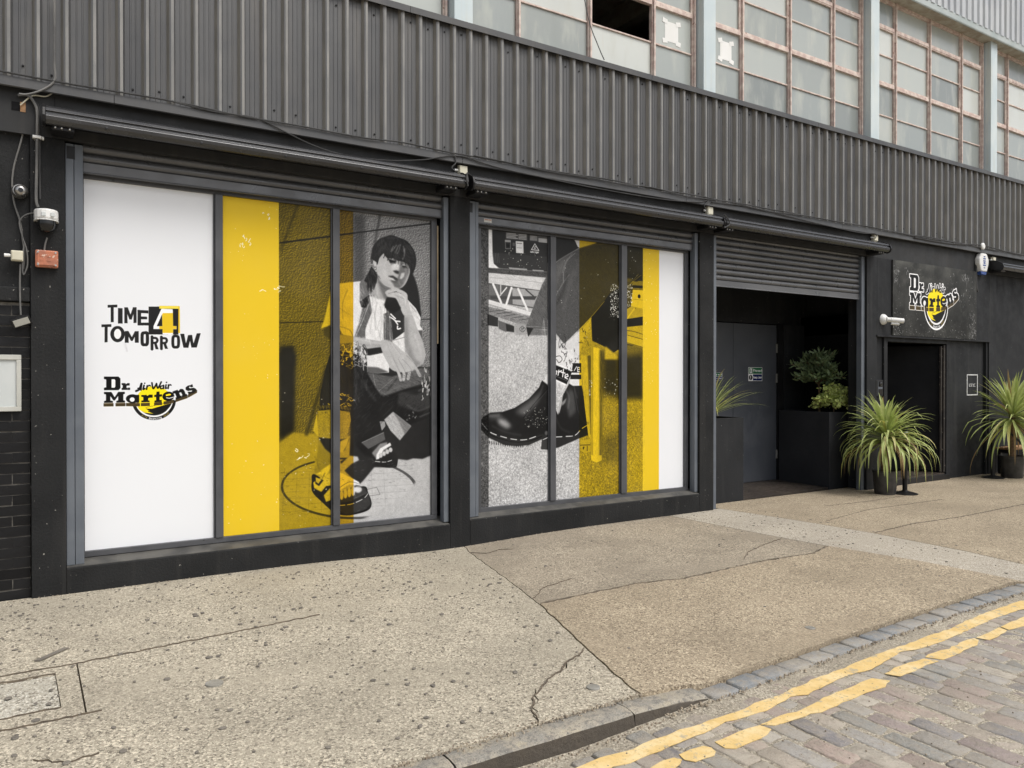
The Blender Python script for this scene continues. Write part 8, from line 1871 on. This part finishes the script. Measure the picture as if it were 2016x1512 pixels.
# cream junction boxes above the awnings
def jbox(name, p, w, h, label, grp, mat=IVORY):
    x, z = p; t = thing(name, (x, 0, z-h/2), label, 'junction box', grp)
    MB().box(x-w/2, -.042, z-h/2, x+w/2, -.001, z+h/2).build('box', mat, t, bevel=.006)
    MB().box(x-w/2+.006, -.052, z-h/2+.006, x+w/2-.006, -.0425, z+h/2-.006).build('lid', mat, t, bevel=.004)
    MB().lathe([(.013,0), (.013,.03), (.009,.04)], (x-w/2-.04, -.022, z), 10, 'x').build('gland', WHITEP, t)
    return t
for p, l in (((3.512, 3.628), 'cream junction box above the gap between the first two awnings'), ((6.899, 3.639), 'cream junction box above the pillar beside the half open shutter'), ((10.282, 3.65), 'cream junction box above the rounded end of the third awning'), ((13.648, 3.609), 'cream junction box right of the white alarm box')):
    jbox('junction_box', p, .095, .10, l, 'cream cable boxes under the cladding')
jbox('junction_box', (-0.12, 2.488), .075, .075, 'small cream junction box on the black render left of the orange box', 'cream cable boxes under the cladding')
t = thing('orange_box', (.06, 0, 2.45), 'faded orange cracked plastic box on the black corner pillar', 'junction box')
x, z = (0.062, 2.48)
MB().box(x-.072, -.05, z-.062, x+.072, -.001, z+.062).build('box', ORANGE, t, bevel=.008)
MB().box(x-.06, -.058, z-.05, x+.062, -.0505, z+.055).build('lid', ORANGE, t, bevel=.004)
for dx, dz in ((-.055,.045), (.055,.045), (-.055,-.045), (.055,-.045)): MB().lathe([(.007,0), (.007,-.004)], (x+dx, -.058, z+dz), 8, 'y').build('screw', STEEL, t)
for dx, dz in ((-.03,.02), (.015,.02), (-.03,-.01), (.015,-.012)): MB().box(x+dx-.014, -.0605, z+dz-.009, x+dx+.014, -.0582, z+dz+.009).build('rib', ORANGE, t, bevel=.002)
# cameras
x, z = (-0.102, 2.962)
t = thing('dome_camera', (x, .04, z), 'scuffed silver eyeball camera high on the black render', 'security camera')
MB().lathe([(.052,.042), (.054,.02), (.05,-.005), (.043,-.022)], (x, 0, z), 20, 'y').build('base_ring', STEEL, t, smooth=True)
MB().lathe([(.043,-.02), (.041,-.034), (.030,-.052), (.02,-.058)], (x+.004, 0, z-.002), 18, 'y').build('eyeball', STEEL, t, smooth=True)
MB().lathe([(.018,-.05), (.016,-.061)], (x+.006, 0, z-.004), 14, 'y').build('lens', LENS, t, smooth=True)
x, z = (0.059, 2.793)
t = thing('panoramic_camera', (x, 0, z), 'white camera with a glossy black dome under it on the corner pillar', 'security camera')
def dshape(w, d, n=9): return [(x-w, -.001)] + [(x-w*math.cos(math.pi*i/(n-1)), -.035-d*math.sin(math.pi*i/(n-1))) for i in range(n)] + [(x+w, -.001)]
MB().plan(dshape(.077, .085), z-.032, z+.042).build('housing', WHITEP, t, bevel=.012)
MB().plan(dshape(.079, .086), z-.041, z-.0325).build('skirt', WHITEP, t, bevel=.003)
for a, b in ((-.030,-.002), (.028,.052)): MB().box(x+a, -.1225, z-.016, x+b, -.112, z+.014).build('sensor_window', PALEB, t, bevel=.003)
MB().lathe([(.058,-.0415), (.060,-.070), (.054,-.098), (.038,-.118), (.014,-.128)], (x+.002, -.062, z), 18).build('dome', LENS, t, smooth=True)
x, z = (10.528, 2.481)
t = thing('bullet_camera', (x, 0, z), 'white bullet camera on a round base left of the black sign', 'security camera')
MB().lathe([(.080,0), (.077,-.02), (.058,-.045), (.04,-.06)], (x, -.001, z), 20, 'y').build('base', WHITEP, t, smooth=True)
a = Vector((x, -.06, z-.005)); d = Vector((.72, -.62, -.10)).normalized()
MB().tube([a, a+d*.07], .035, 12).build('neck', WHITEP, t, smooth=True)
MB().tube([a+d*.05, a+d*.055, a+d*.23, a+d*.235], [.026,.038,.038,.032], 16).build('barrel', WHITEP, t, smooth=True)
MB().tube([a+d*.225, a+d*.238], .026, 14).build('lens', LENS, t)
MB().tube([a+d*.06+Vector((0,0,-.05)), a+d*.17+Vector((0,0,-.05))], .022, 10).build('arm', WHITEP, t, smooth=True)
# floodlight
x, z = (-0.098, 2.019)
t = thing('floodlight', (x, .04, z), 'small tilted floodlight with a pale face on the black brick', 'floodlight')
R_ = Matrix.Rotation(math.radians(-22), 3, 'Y') @ Matrix.Rotation(math.radians(25), 3, 'X')
def tilted(mb):
    mb.v = [tuple(Vector((x, -.03, z)) + R_ @ Vector(q)) for q in mb.v]; return mb
tilted(MB().box(-.062, -.018, -.036, .062, .02, .036)).build('housing', BLACK, t, bevel=.006)
tilted(MB().box(-.048, -.0205, -.024, .050, -.0185, .026)).build('face', PALEBF, t, bevel=.001)
MB().box(x-.012, -.03, z+.02, x+.012, .045, z+.035).build('bracket', BLACK, t, bevel=.003)
# pale board at the photo's left edge
t = thing('wall_board', (-.25, .04, 1.37), 'pale grey framed board on the black brick, cut by the photo edge', 'board')
MB().box(-.42, .018, 1.372, -.118, .044, 1.776).build('panel', PALEB, t)
MB().box(-.42, .004, 1.742, -.098, .046, 1.778).box(-.42, .004, 1.370, -.098, .046, 1.404).box(-.128, .0045, 1.4045, -.098, .0455, 1.7415).build('frame', PALEBF, t, bevel=.003)
# alarm box
x, z = (13.244, 3.531)
t = thing('alarm_box', (x, 0, z), 'white tapered alarm box with blue print and blue base', 'alarm box')
out = [(-.085,.150), (.085,.150), (.150,.05), (.145,-.02), (.09,-.15), (-.09,-.15), (-.145,-.02), (-.150,.05)]
MB().face([(x+a, z+b) for a, b in out], -.085, -.001).build('cover', WHITEP, t, bevel=.018)
MB().face([(x+a, z+b) for a, b in ((-.092,-.152), (.092,-.152), (.075,-.20), (-.075,-.20))], -.078, -.001).build('strobe', BLUEP, t, bevel=.008)
for i, (w_, h_) in enumerate(((.05,.018), (.075,.022), (.075,.02), (.06,.026), (.085,.022), (.05,.012))):
    MB().box(x-w_/2, -.0875, z+.085-i*.036, x+w_/2, -.0855, z+.085-i*.036+h_).build('printed_line', BLUEP, t)
# intercom
x, z = (10.447, 1.474)
t = thing('intercom', (x, .065, z-.12), 'black door intercom with a round camera beside the entrance', 'intercom')
MB().box(x-.088, -.005, z-.118, x+.088, .064, z+.118).build('case', BLACK, t, bevel=.006)
MB().lathe([(.034,0), (.030,-.012), (.018,-.016)], (x+.015, -.005, z+.06), 16, 'y').build('camera_eye', LENS, t, smooth=True)
MB().box(x-.035, -.0095, z-.012, x+.065, -.0055, z+.014).build('name_strip', RAIL, t); MB().box(x-.028, -.0095, z-.09, x+.06, -.0055, z-.028).build('keypad', LENS, t); MB().box(x-.045, -.008, z-.1, x-.036, -.0055, z+.1).build('trim', RAIL, t)
# white ruled plaque right of the entrance
t = thing('address_plaque', (13.03, .065, 1.34), 'thin white rectangle outline with a small white name on the black panel', 'plaque')
(xa, za), (xb, zb) = (12.994, 1.684), (13.335, 1.336)
w_ = .016
MB().box(xa, .058, za-w_, xb, .0645, za).box(xa, .058, zb, xb, .0645, zb+w_).box(xa, .0585, zb+w_, xa+w_, .0645, za-w_).box(xb-w_, .0585, zb+w_, xb, .0645, za-w_).build('outline', ALUM, t)
mb = MB(); xx = xa+.07; zz = (za+zb)/2-.03
for i in range(9):
    h_ = (.05,.042,.05,.05,.04,.05,.042,.05,.05)[i]
    if i % 3 != 2: mb.box(xx, .060, zz, xx+.006, .0645, zz+h_)
    mb.box(xx, .0605, zz+h_-.008, xx+.017, .0645, zz+h_-.001)
    if i % 2 == 0: mb.box(xx, .0605, zz, xx+.017, .0645, zz+.007)
    xx += .0225
mb.build('name', ALUM, t)
# shop sign ------------------------------------------------------------------
def sign_canvas():
    c = Canvas(0, 0, 2380, 1120, 300); h, w = c.H, c.W
    g = c.grid(h, w, 60)*.5+c.grid(h, w, 18)*.3+c.grid(h, w, 5)*.2
    top = np.linspace(1, 0, h)[:, None]
    v = .15+(g-.5)*.16+.22*np.clip(top-.25, 0, 1)*c.grid(h, w, 45)+.16*np.clip(c.grid(h, w, 4)*.6+c.grid(h, w, 30)*.6-.78, 0, 1)*2
    c.im[:] = v[..., None]*np.array((1., 1., .95), np.float32)
    R = random.Random(4)
    for i in range(420):
        x = R.choice((R.uniform(0, 2380), R.gauss(2250, 70), R.gauss(130, 60), R.uniform(0, 2380))); z = R.choice((R.uniform(0, 1120), R.gauss(60, 50), R.gauss(120, 90)))
        r = R.uniform(2, 9)
        c.fill(c.px([x-r, z, x, z+r*R.uniform(.5, 2), x+r, z+R.uniform(-2, 2), x, z-r*.6]), R.uniform(.35, .7))
    for x0, x1, z0, z1, n in ((30, 150, 780, 990, 30), (1950, 2120, 930, 1050, 26), (2150, 2330, 20, 420, 46), (300, 420, 960, 1040, 8), (1500, 2300, 500, 1080, 26), (850, 1500, 40, 500, 16)):
        for i in range(n):
            x = R.uniform(x0, x1); z = R.uniform(z0, z1); p = [(x, z)]
            for j in range(4): x += R.uniform(-14, 18); z += R.uniform(-26, 14); p += [(x, z)]
            c.line(c.px([q for w_ in p for q in w_]), R.uniform(.8, 2.4), R.uniform(.4, .72), 0, .8)
    L = LogoMap(LX, LZ, LK, LK*1.115)
    def grown(o, c2, add, sx=None):
        if o[0] == 'p':
            q = c.px(L(o[6])); q = c.smooth(q, True) if o[3] else q; c.fill(q, c2); c.line(q+[q[0]], add*LK*c.k*2, c2)
        else: c.line(c.smooth(c.px(L(o[7])), False) if o[3] else c.px(L(o[7])), (o[5]+1.3*add)*LK*c.k, c2)
    keep = [o for o in LOGO if o[1] not in (.935,)]
    dark = [o for o in keep if o[1] == .06]
    for o in dark: grown(o, .97, 12)
    for o in keep:
        if o[0] == 's' and o[1] in (.06,) or o[0] == 'p': pass
    c.run(keep, L)
    ring = [o for o in keep if o[0] == 'p'][0]
    q = c.px(L([v for i in range(41) for v in (665+246*math.cos(math.pi*i/40), -1168-246*math.sin(math.pi*i/40))])); c.line(q, 11*LK*c.k, .97)
    return c
LX, LZ, LK = 2380*0.1853, 935, 1.371
cvs = sign_canvas()
def print_plain(name, cv, x0, z0, x1, z1, y, parent, pname, thick=.012, rough=.34):
    m = print_mat(name, cv, rough); o = MB().box(x0, y-thick, z0, x1, y, z1).build(pname, m, parent, fix=False)
    me = o.data; uv = me.uv_layers.new(name='print'); o0 = Vector(o['_o'])
    for lp in me.loops:
        v = me.vertices[lp.vertex_index].co + o0; uv.data[lp.index].uv = ((v.x-x0)/(x1-x0), (v.z-z0)/(z1-z0))
    return o
t = thing('shop_sign', (11.93, 0, 2.27), 'weathered black fascia sign with white edged boot maker logo over the entrance', 'sign')
print_plain('sign_print', cvs, 10.745, 2.256, 13.125, 3.376, -.0005, t, 'sign_board', .022, .36)
# safety signs on the fire door
FNT = {'F':[(0,0,0,6,4,6),(0,3,3,3)],'i':[(1,0,1,4),(1,5.3,1,6)],'r':[(0,0,0,4),(0,3,1.5,4,3,4)],'e':[(0,2,3.4,2,3.4,4,0,4,0,0,3.4,0)],'x':[(0,0,3,4),(3,0,0,4)],'t':[(1,6,1,0,3,0),(0,4,3,4)],'K':[(0,0,0,6),(4,6,0,2.6,4,0)],'p':[(0,-2,0,4,3.4,4,3.4,0,0,0)],'c':[(3.2,4,0,4,0,0,3.2,0)],'l':[(1,0,1,6)],'a':[(0,4,3,4,3,0,0,0,0,2,3,2)]}
def text(c, s, x, z, h, col, w):
    for ch in s:
        for st in FNT.get(ch, []):
            c.line([((x+st[i]*h/6-c.x0)*c.k, (c.z1-(z+st[i+1]*h/6))*c.k) for i in range(0, len(st), 2)], w*c.k, col)
        x += h/6*(2.6 if ch in 'il' else 5 if ch != ' ' else 3)
def safety():
    c = Canvas(0, 0, 310, 200, 1400); c.im[:] = .9
    gcol, bcol = (.03,.36,.20), (.05,.10,.32)
    c.fill(c.px([100,105,304,105,304,194,100,194]), gcol); c.fill(c.px([6,105,95,105,95,194,6,194]), gcol)
    c.fill(c.px([100,6,304,6,304,97,100,97]), bcol)
    c.fill(c.px([24,115,78,115,78,185,24,185]), .88); c.line(c.px([48,172,48,150,38,128]), 12, gcol); c.line(c.px([48,150,62,132]), 10, gcol); c.line(c.px([34,158,48,164,62,152]), 8, gcol)
    c.fill(c.smooth(c.px([50,12,80,25,90,51,80,78,50,91,20,78,10,51,20,25]), True), .10); c.line(c.px([50,78,50,42]), 14, .92); c.line(c.px([50,28,50,26]), 13, .92)
    text(c, 'Fire exit', 112, 136, 33, .93, 7); text(c, 'Keep clear', 108, 40, 27, .93, 6)
    return c
sv = safety()
(xa, za), (xb, zb) = (9.262, 1.787), (9.577, 1.576)
for (x0, x1, z0, z1), l in (((xa, xb, zb, za), 'green and blue fire exit keep clear sign on the right door leaf'), ((8.37, 8.685, 1.588, 1.70), 'fire exit sign on the left leaf, half hidden by the shutter rail')):
    t = thing('safety_sign', (x0, 1.398, z0), l, 'safety sign', 'fire exit signs on the double door')
    print_plain('safety_print', sv, x0, z0, x1, z1, 1.3985, t, 'sign_face', .004, .3)
# small rating label on the second shutter
t = thing('shutter_label', (3.8, .06, 3.19), 'tiny pale warning label on the shutter bar over the boots window', 'label')
(xa, za), (xb, zb) = (3.806, 3.217), (3.895, 3.181)
MB().box(xa, .0645, zb, xb, .0665, za).build('label_face', PALEBF, t)
MB().box(xa+.006, .0625, za-.014, xb-.006, .0643, za-.006).build('label_heading', ORANGE, t)
# taped paper notices inside the upper glass
for (x0, x1, z0, z1), l, sd in (((6.465, 6.685, 5.715, 5.955), 'white paper taped in the upper window left of the column, by the open pane', 1), ((7.42, 7.63, 5.71, 5.945), 'white paper taped in the upper window right of the column', 2)):
    t = thing('paper_notice', (x0, .28, z0), l, 'paper notice', 'taped papers in the upper windows')
    r_ = random.Random(sd)
    MB().box(x0, .2835, z0, x1, .2850, z1).build('sheet', PAPER, t)
    for cx_, cz_ in ((x0, z1), (x1, z1), (x0, z0), (x1, z0)):
        a = r_.uniform(-.3, .3); u, v = .04, .028
        MB().face([(cx_+p*math.cos(a)-q*math.sin(a), cz_+p*math.sin(a)+q*math.cos(a)) for p, q in ((-u,-v), (u,-v), (u,v), (-u,v))], .2815, .2832).build('tape', PAPER, t)
# ------------------------------------------------------------------ cables
def cable(pts, r, mat, label, name='cable', grp='loose cables on the front'):
    o = MB().tube(smooth_path(pts), r, 6).build(name, mat, smooth=True, loc=pts[0]); return tag(o, label, 'cable', grp)
def along(zf, amp, x0, x1, seed, y=-.082):
    r = random.Random(seed); out = []; x = x0
    while x < x1: out.append((x, y-r.uniform(0, .006), zf+r.uniform(-amp, amp))); x += r.uniform(.35, .6)
    return out
cable(along(3.770, .012, -.4, 14.6, 1), .007, CABLE, 'long black cable running along the foot of the cladding')
cable(along(3.757, .020, 3.6, 13.2, 2, -.088), .006, CABLE, 'second black cable wandering just below the cladding foot', grp=None)
W3 = lambda L, y: [(a, y, b) for a, b in L]
cable(W3([(0.87, 3.779), (1.208, 3.755), (1.542, 3.763), (1.798, 3.685), (2.037, 3.613), (2.31, 3.577), (2.694, 3.591), (3.049, 3.65), (3.261, 3.712), (3.386, 3.741), (3.407, 3.681), (3.364, 3.626), (3.39, 3.601)], -.085), .006, CABLE, 'black cable sagging under the cladding to the first junction box')
cable(W3([(3.386, 3.741), (3.507, 3.75), (3.705, 3.721), (3.998, 3.695), (4.493, 3.678), (5.163, 3.662), (6.051, 3.665), (6.635, 3.703), (6.83, 3.751), (6.753, 3.681), (6.791, 3.617)], -.085), .006, CABLE, 'black cable sagging between the first and second junction boxes')
cable(W3([(6.873, 3.732), (7.593, 3.752), (8.795, 3.7), (9.807, 3.668), (10.194, 3.693), (10.201, 3.624)], -.086), .006, CABLE, 'black cable running to the third junction box')
cable(W3([(11.201, 3.735), (12.194, 3.738), (13.136, 3.803), (14.127, 3.765), (14.848, 3.776)], -.09), .008, CABLE, 'black cable above the alarm box')
cable(W3([(3.436, 3.546), (3.424, 3.487), (3.441, 3.422)], -.265) , .008, CABLE, 'black cable loop round the end of the first awning')
cable(W3([(6.9, 3.555), (6.969, 3.502), (6.987, 3.443), (6.9, 3.398)], -.262), .008, CABLE, 'black cable loop over the joint of the second and third awnings')
cable(W3([(0.114, 4.391), (0.114, 4.14), (0.113, 3.9), (0.113, 3.778), (0.043, 3.697), (-0.05, 3.644), (-0.103, 3.636)], -.082), .008, CABLEG, 'grey cable down the cladding to the broken hole by the corner')
cable(W3([(-0.112, 3.642), (-0.05, 3.651), (-0.01, 3.6), (0.005, 3.54), (0.005, 3.4), (0.001, 3.141), (-0.003, 2.912), (0.009, 2.854)], -.03), .010, CABLEG, 'grey cable looping down the corner pillar to the white camera')
cable(W3([(-0.029, 3.629), (0.015, 3.586), (0.021, 3.476), (0.02, 3.144), (0.022, 2.915)], -.018), .006, CABLE, 'thin black cable beside the grey one on the corner pillar')
cable(W3([(0.107, 3.708), (0.059, 3.669), (-0.019, 3.66), (-0.072, 3.606), (-0.097, 3.576)], -.02), .005, IVORY, 'white cable curling under the cladding corner')
cable(W3([(-0.113, 3.632), (-0.082, 3.575), (-0.064, 3.49), (-0.08, 3.399), (-0.105, 3.284), (-0.136, 3.151), (-0.149, 3.021), (-0.137, 2.875), (-0.1, 2.74), (-0.088, 2.623), (-0.076, 2.514), (-0.083, 2.402)], .026), .006, CABLEG, 'thin grey cable bowing across the black render')
cable(W3([(0.009, 2.817), (-0.053, 2.802), (-0.093, 2.768), (-0.106, 2.723), (-0.088, 2.634), (-0.063, 2.544), (-0.057, 2.435), (-0.082, 2.359), (-0.088, 2.432), (-0.079, 2.58)], .0), .005, CABLEG, 'grey cable hanging in a loop from the white camera')
cable(W3([(-0.101, 2.431), (-0.104, 2.285), (-0.102, 2.138), (-0.099, 2.065)], -.012), .006, CABLEG, 'short grey cable from the cream box down to the floodlight')
cable(W3([(0.065, 2.638), (0.053, 2.592), (0.046, 2.54)], -.02), .006, CABLEG, 'short grey cable into the top of the orange box', grp=None)
cable([(5.02, .05, 6.9), (5.0, .02, 6.0), (5.06, -.02, 5.5), (5.17, -.06, 5.2), (5.23, -.08, 5.07)], .006, CABLE, 'thin black cable hanging before the upper window to the flashing')
cable(W3([(13.123, 3.498), (13.126, 3.164), (13.175, 3.05)], -.015), .016, CABLE, 'black conduit dropping left of the alarm box')
x, z = (0.002, 3.36)
t = thing('cable_clip', (x, 0, z), 'small white cable clip high on the corner pillar', 'cable clip', 'white cable fixings')
MB().box(x-.026, -.045, z-.010, x+.030, -.001, z+.010).build('strap', WHITEP, t, bevel=.004); MB().box(x+.031, -.035, z-.012, x+.046, -.001, z+.008).build('tab', WHITEP, t, bevel=.003)
x, z = (13.164, 3.787)
t = thing('cable_clip', (x, -.09, z), 'small white disc holding the cable above the alarm box', 'cable clip', 'white cable fixings')
MB().lathe([(.055,.012), (.055,-.008), (.035,-.02)], (x, -.10, z), 16, 'y').build('disc', WHITEP, t)
# ------------------------------------------------------------------ planters and plants
def planter(pts, h, label, mat=PLANTER):
    x, y = sum(p[0] for p in pts)/len(pts), sum(p[1] for p in pts)/len(pts)
    t = thing('planter', (x, y, 0), label, 'planter', 'tall matt black planters in the recess')
    ins = inset(pts, .025)
    n = len(pts); mb = MB()
    vs = [(a, b, -.02) for a, b in pts]+[(a, b, h) for a, b in pts]+[(a, b, h) for a, b in ins]+[(a, b, h-.08) for a, b in ins]
    fs = [(k*n+i, k*n+(i+1) % n, (k+1)*n+(i+1) % n, (k+1)*n+i) for k in range(3) for i in range(n)]
    mb.add(vs, fs).build('box', mat, t, bevel=.004)
    MB().plan(inset(pts, .026), h-.09, h-.035).build('soil', SOIL, t)
    return t
planter([(9.86,.41), (10.67,.41), (10.67,1.345), (9.92,1.355)], 1.118, 'tall black planter holding two shrubs beside the fire door')
planter([(7.09,.30), (7.915,.32), (7.915,.98), (7.09,.98)], 1.098, 'tall black planter half hidden behind the shutter rail', WALLR)
def strap_leaf(root, az, el, L, w, droop, curl=0., n=9, kink=None):
    """arching strap leaf, three points across so that it folds along the midrib"""
    p = Vector(root); vs = []; fs = []; ds = L/n; e = el; a = az
    for i in range(n+1):
        t = i/n; d = Vector((math.cos(a)*math.cos(e), math.sin(a)*math.cos(e), math.sin(e)))
        side = Vector((-math.sin(a), math.cos(a), 0)); up = side.cross(d) * -1
        ww = w*(.45+.55*min(1, t*4))*(1-max(0, (t-.45)/.55)**1.7)
        vs += [tuple(p+side*ww*.5+up*ww*.16), tuple(p-up*0), tuple(p-side*ww*.5+up*ww*.16)]
        p = p+d*ds; e -= droop*(t**1.15)/n*2.1; a += curl/n
        if kink and i == kink[0]: e -= kink[1]
        e = max(e, -1.5)
    for i in range(n):
        o = i*3; fs += [(o, o+1, o+4, o+3), (o+1, o+2, o+5, o+4)]
    return vs, fs
def strap_plant(name, loc, h0, label, cat, grp, n, seed, Lr, pot=None, trunk=True, tilt=1., wr=(.024,.036), mats=None, skirt=.5, clip=None, low=-.25):
    t = thing(name, loc, label, cat, grp); r = random.Random(seed); x, y, z = loc
    if pot:
        R0, H = pot
        MB().lathe([(R0*.80,0), (R0*.84,.02), (R0*.97,H-.03), (R0*1.0,H-.028), (R0*1.02,H), (R0*.95,H), (R0*.93,H-.05)], (x, y, z), 26).build('pot', POT, t, smooth=True)
        MB().lathe([(R0*.92,H-.09), (R0*.92,H-.055), (R0*.4,H-.04)], (x, y, z), 20).build('soil', SOIL, t, smooth=True)
    if trunk:
        MB().tube(smooth_path([(x, y, z+(pot[1]-.06 if pot else 0)), (x+.015, y+.01, z+h0*.6), (x, y, z+h0+.03)]), [.055]*6+[.05]*5, 10).build('trunk', BARK, t, smooth=True)
    ga = 2.39996
    for i in range(n):
        u = (i+.5)/n; az = i*ga+r.uniform(-.25, .25)
        el = 1.42-(u**.85)*(1.42-low)+r.uniform(-.14, .14)
        L = r.uniform(*Lr)*(.70+.45*u); dr = (.35+2.0*u*skirt+r.uniform(-.15, .35))
        mt = LEAF_A if r.random() < .88-.1*u else (LEAF_Y if r.random() < .7 else LEAF_D)
        if u > .93 and r.random() < .4: mt = LEAF_D
        zz = z+h0+.10*(1-u)-.09*u
        for tr_ in range(9):   # a leaf that would pass into a wall or the ground turns aside or grows shorter
            vs, fs = strap_leaf((x+.03*math.cos(az), y+.03*math.sin(az), zz), az, el, L, r.uniform(*wr), dr, r.uniform(-.35, .35), kink=(r.randint(4, 7), r.uniform(.3, 1.0)) if r.random() < .12 else None)
            if not clip or not any(clip(Vector(q)) for q in vs): break
            az = r.uniform(0, 6.28); L *= .94
        else: continue
        MB().add(vs, fs).build('leaf', mt, t, smooth=True, fix=False)
    return t
wallclip = lambda q: q.z < .05 or q.y > (.34 if q.x < 10.04 else -.02 if q.x < 10.72 else .5 if q.x < 12.2 else -.02)
strap_plant('potted_palm', (10.03, -.35, 0), .80, 'bushy strap leaved palm in a black pot by the planter corner', 'potted plant', 'strap leaved palms in black pots', 250, 3, (.50, .86), pot=(.165, .33), skirt=1.5, low=-.4, wr=(.028, .042), clip=wallclip)
strap_plant('potted_palm', (13.45, -.42, 0), 1.0, 'strap leaved palm in a black pot in front of the wooden bench', 'potted plant', 'strap leaved palms in black pots', 200, 8, (.74, 1.12), pot=(.185, .36), skirt=.5, low=-.55, wr=(.028, .042), clip=lambda q: q.y > -.01 or q.z < .02)
strap_plant('spiky_planter_plant', (7.56, .60, 1.06), .06, 'thin leaved spiky plant in the planter by the shutter rail', 'plant', None, 170, 5, (.50, .86), trunk=False, wr=(.014,.022), skirt=.55, low=-.1, clip=lambda q: (q.y < .12 and q.x < 7.1) or q.y > 1.35 or q.x < 7.05 or (q.z < 1.11 and q.x < 7.92))
def leafy(name, loc, label, seed, stems, lf, spread, hgt, leafsz, mat, whorl, trunk_h, trunk_r, per):
    t = thing(name, loc, label, 'shrub', 'shrubs in the right planter'); r = random.Random(seed); x, y, z = loc
    st = MB(); fo = MB()
    if trunk_h: MB().tube([(x, y, z), (x+.01, y, z+trunk_h*.5), (x, y+.01, z+trunk_h)], trunk_r, 8).build('trunk', BARK, t, smooth=True)
    for i in range(stems):
        a = r.uniform(0, 6.283); e = r.uniform(-.15, 1.45); L = r.uniform(.45, 1)
        end = Vector((x+math.cos(a)*math.cos(e)*spread*L, y+math.sin(a)*math.cos(e)*spread*.75*L, z+trunk_h+math.sin(e)*hgt*L))
        mid = Vector((x, y, z+trunk_h)).lerp(end, .5)+Vector((0, 0, .05))
        pts = smooth_path([(x, y, z+trunk_h*.9), mid, end], 4); st.tube(pts, .004, 4)
        for j in range(per):
            f = .35+.65*(j+r.random())/per; p = pts[min(len(pts)-1, int(f*(len(pts)-1)))]+Vector((r.uniform(-1,1), r.uniform(-1,1), r.uniform(-1,1)))*whorl
            d = Vector((r.uniform(-1,1), r.uniform(-1,1), r.uniform(-.4,1))).normalized(); d = (d+(end-mid).normalized()*.7).normalized()
            s_ = d.orthogonal(); s_.rotate(Matrix.Rotation(r.uniform(0, 6.28), 3, d)); l_ = leafsz[0]*r.uniform(.7, 1.2); w_ = leafsz[1]*r.uniform(.8, 1.2); nn = d.cross(s_)*w_*.3
            fo.add([p, p+d*l_*.35+s_*w_+nn, p+d*l_*.7+s_*w_*.8+nn, p+d*l_, p+d*l_*.7-s_*w_*.8+nn, p+d*l_*.35-s_*w_+nn, p+d*l_*.5], [(0,1,6), (1,2,6), (2,3,6), (3,4,6), (4,5,6), (5,0,6)])
    st.build('stems', BARK, t)
    o = fo.build('foliage', mat, t, fix=False); o['kind'] = 'stuff'
    return t
leafy('dark_shrub', (10.16, .80, 1.08), 'taller dark shrub with narrow leaves standing behind the lime one', 4, 46, .9, .56, .52, (.105,.013), LEAF_O, .026, .48, .016, 26)
leafy('lime_shrub', (10.20, .58, 1.08), 'low lime green small leaved shrub spilling over the planter front', 6, 60, .9, .42, .33, (.042,.016), LEAF_L, .040, .12, .01, 34)
# ------------------------------------------------------------------ rope posts and bench
def rope_post(loc, h, label):
    t = thing('rope_post', loc, label, 'barrier post', 'black rope barrier posts'); x, y, z = loc
    MB().lathe([(.165,0), (.165,.008), (.15,.014), (.10,.026), (.045,.040), (.036,.05)], (x, y, z), 28).build('base', BLACK, t, smooth=True)
    MB().lathe([(.032,.04), (.032,h-.05)], (x, y, z), 16).build('pole', BLACK, t, smooth=True)
    MB().lathe([(.038,h-.05), (.04,h-.03), (.038,h-.01), (.02,h)], (x, y, z), 16).build('cap', BLACK, t, smooth=True)
    MB().lathe([(.036,h-.09), (.040,h-.085), (.040,h-.065), (.036,h-.06)], (x, y, z), 16).build('ring', STEEL, t, smooth=True)
    return t
rope_post((10.26, -.50, .004), .93, 'black rope post beside the bushy palm, left of the entrance')
rope_post((13.13, -.28, .004), .95, 'black rope post with rope attached, right of the entrance')
rope_post((13.83, -.27, .004), .95, 'black rope post behind the black pot by the bench')
o = MB().tube(smooth_path([(13.16, -.29, .86), (13.20, -.42, .80), (13.24, -.62, .62), (13.42, -.74, .37), (13.66, -.74, .26), (13.86, -.62, .33), (14.3, -.50, .55), (15.0, -.40, .86)]), .018, 8).build('rope', ROPE, smooth=True, loc=(13.6, -.6, .3)); tag(o, 'thick black rope sagging in front of the black pot', 'rope')
o = None
t = thing('bench', (14.6, -.18, 0), 'low wooden slatted bench with black legs behind the second palm', 'bench')
for k in range(4): MB().box(13.72, -.32+k*.075, .425, 15.5, -.255+k*.075, .455).build('slat', WOOD, t, bevel=.006)
for xx in (13.82, 15.35): MB().box(xx-.03, -.31, 0, xx+.03, -.26, .424).box(xx-.03, -.09, 0, xx+.03, -.04, .424).box(xx-.03, -.259, .36, xx+.03, -.091, .42).build('leg_frame', BLACK, t, bevel=.004)

for o in list(sc.objects):
    for k in ('_o',):
        if k in o: del o[k]
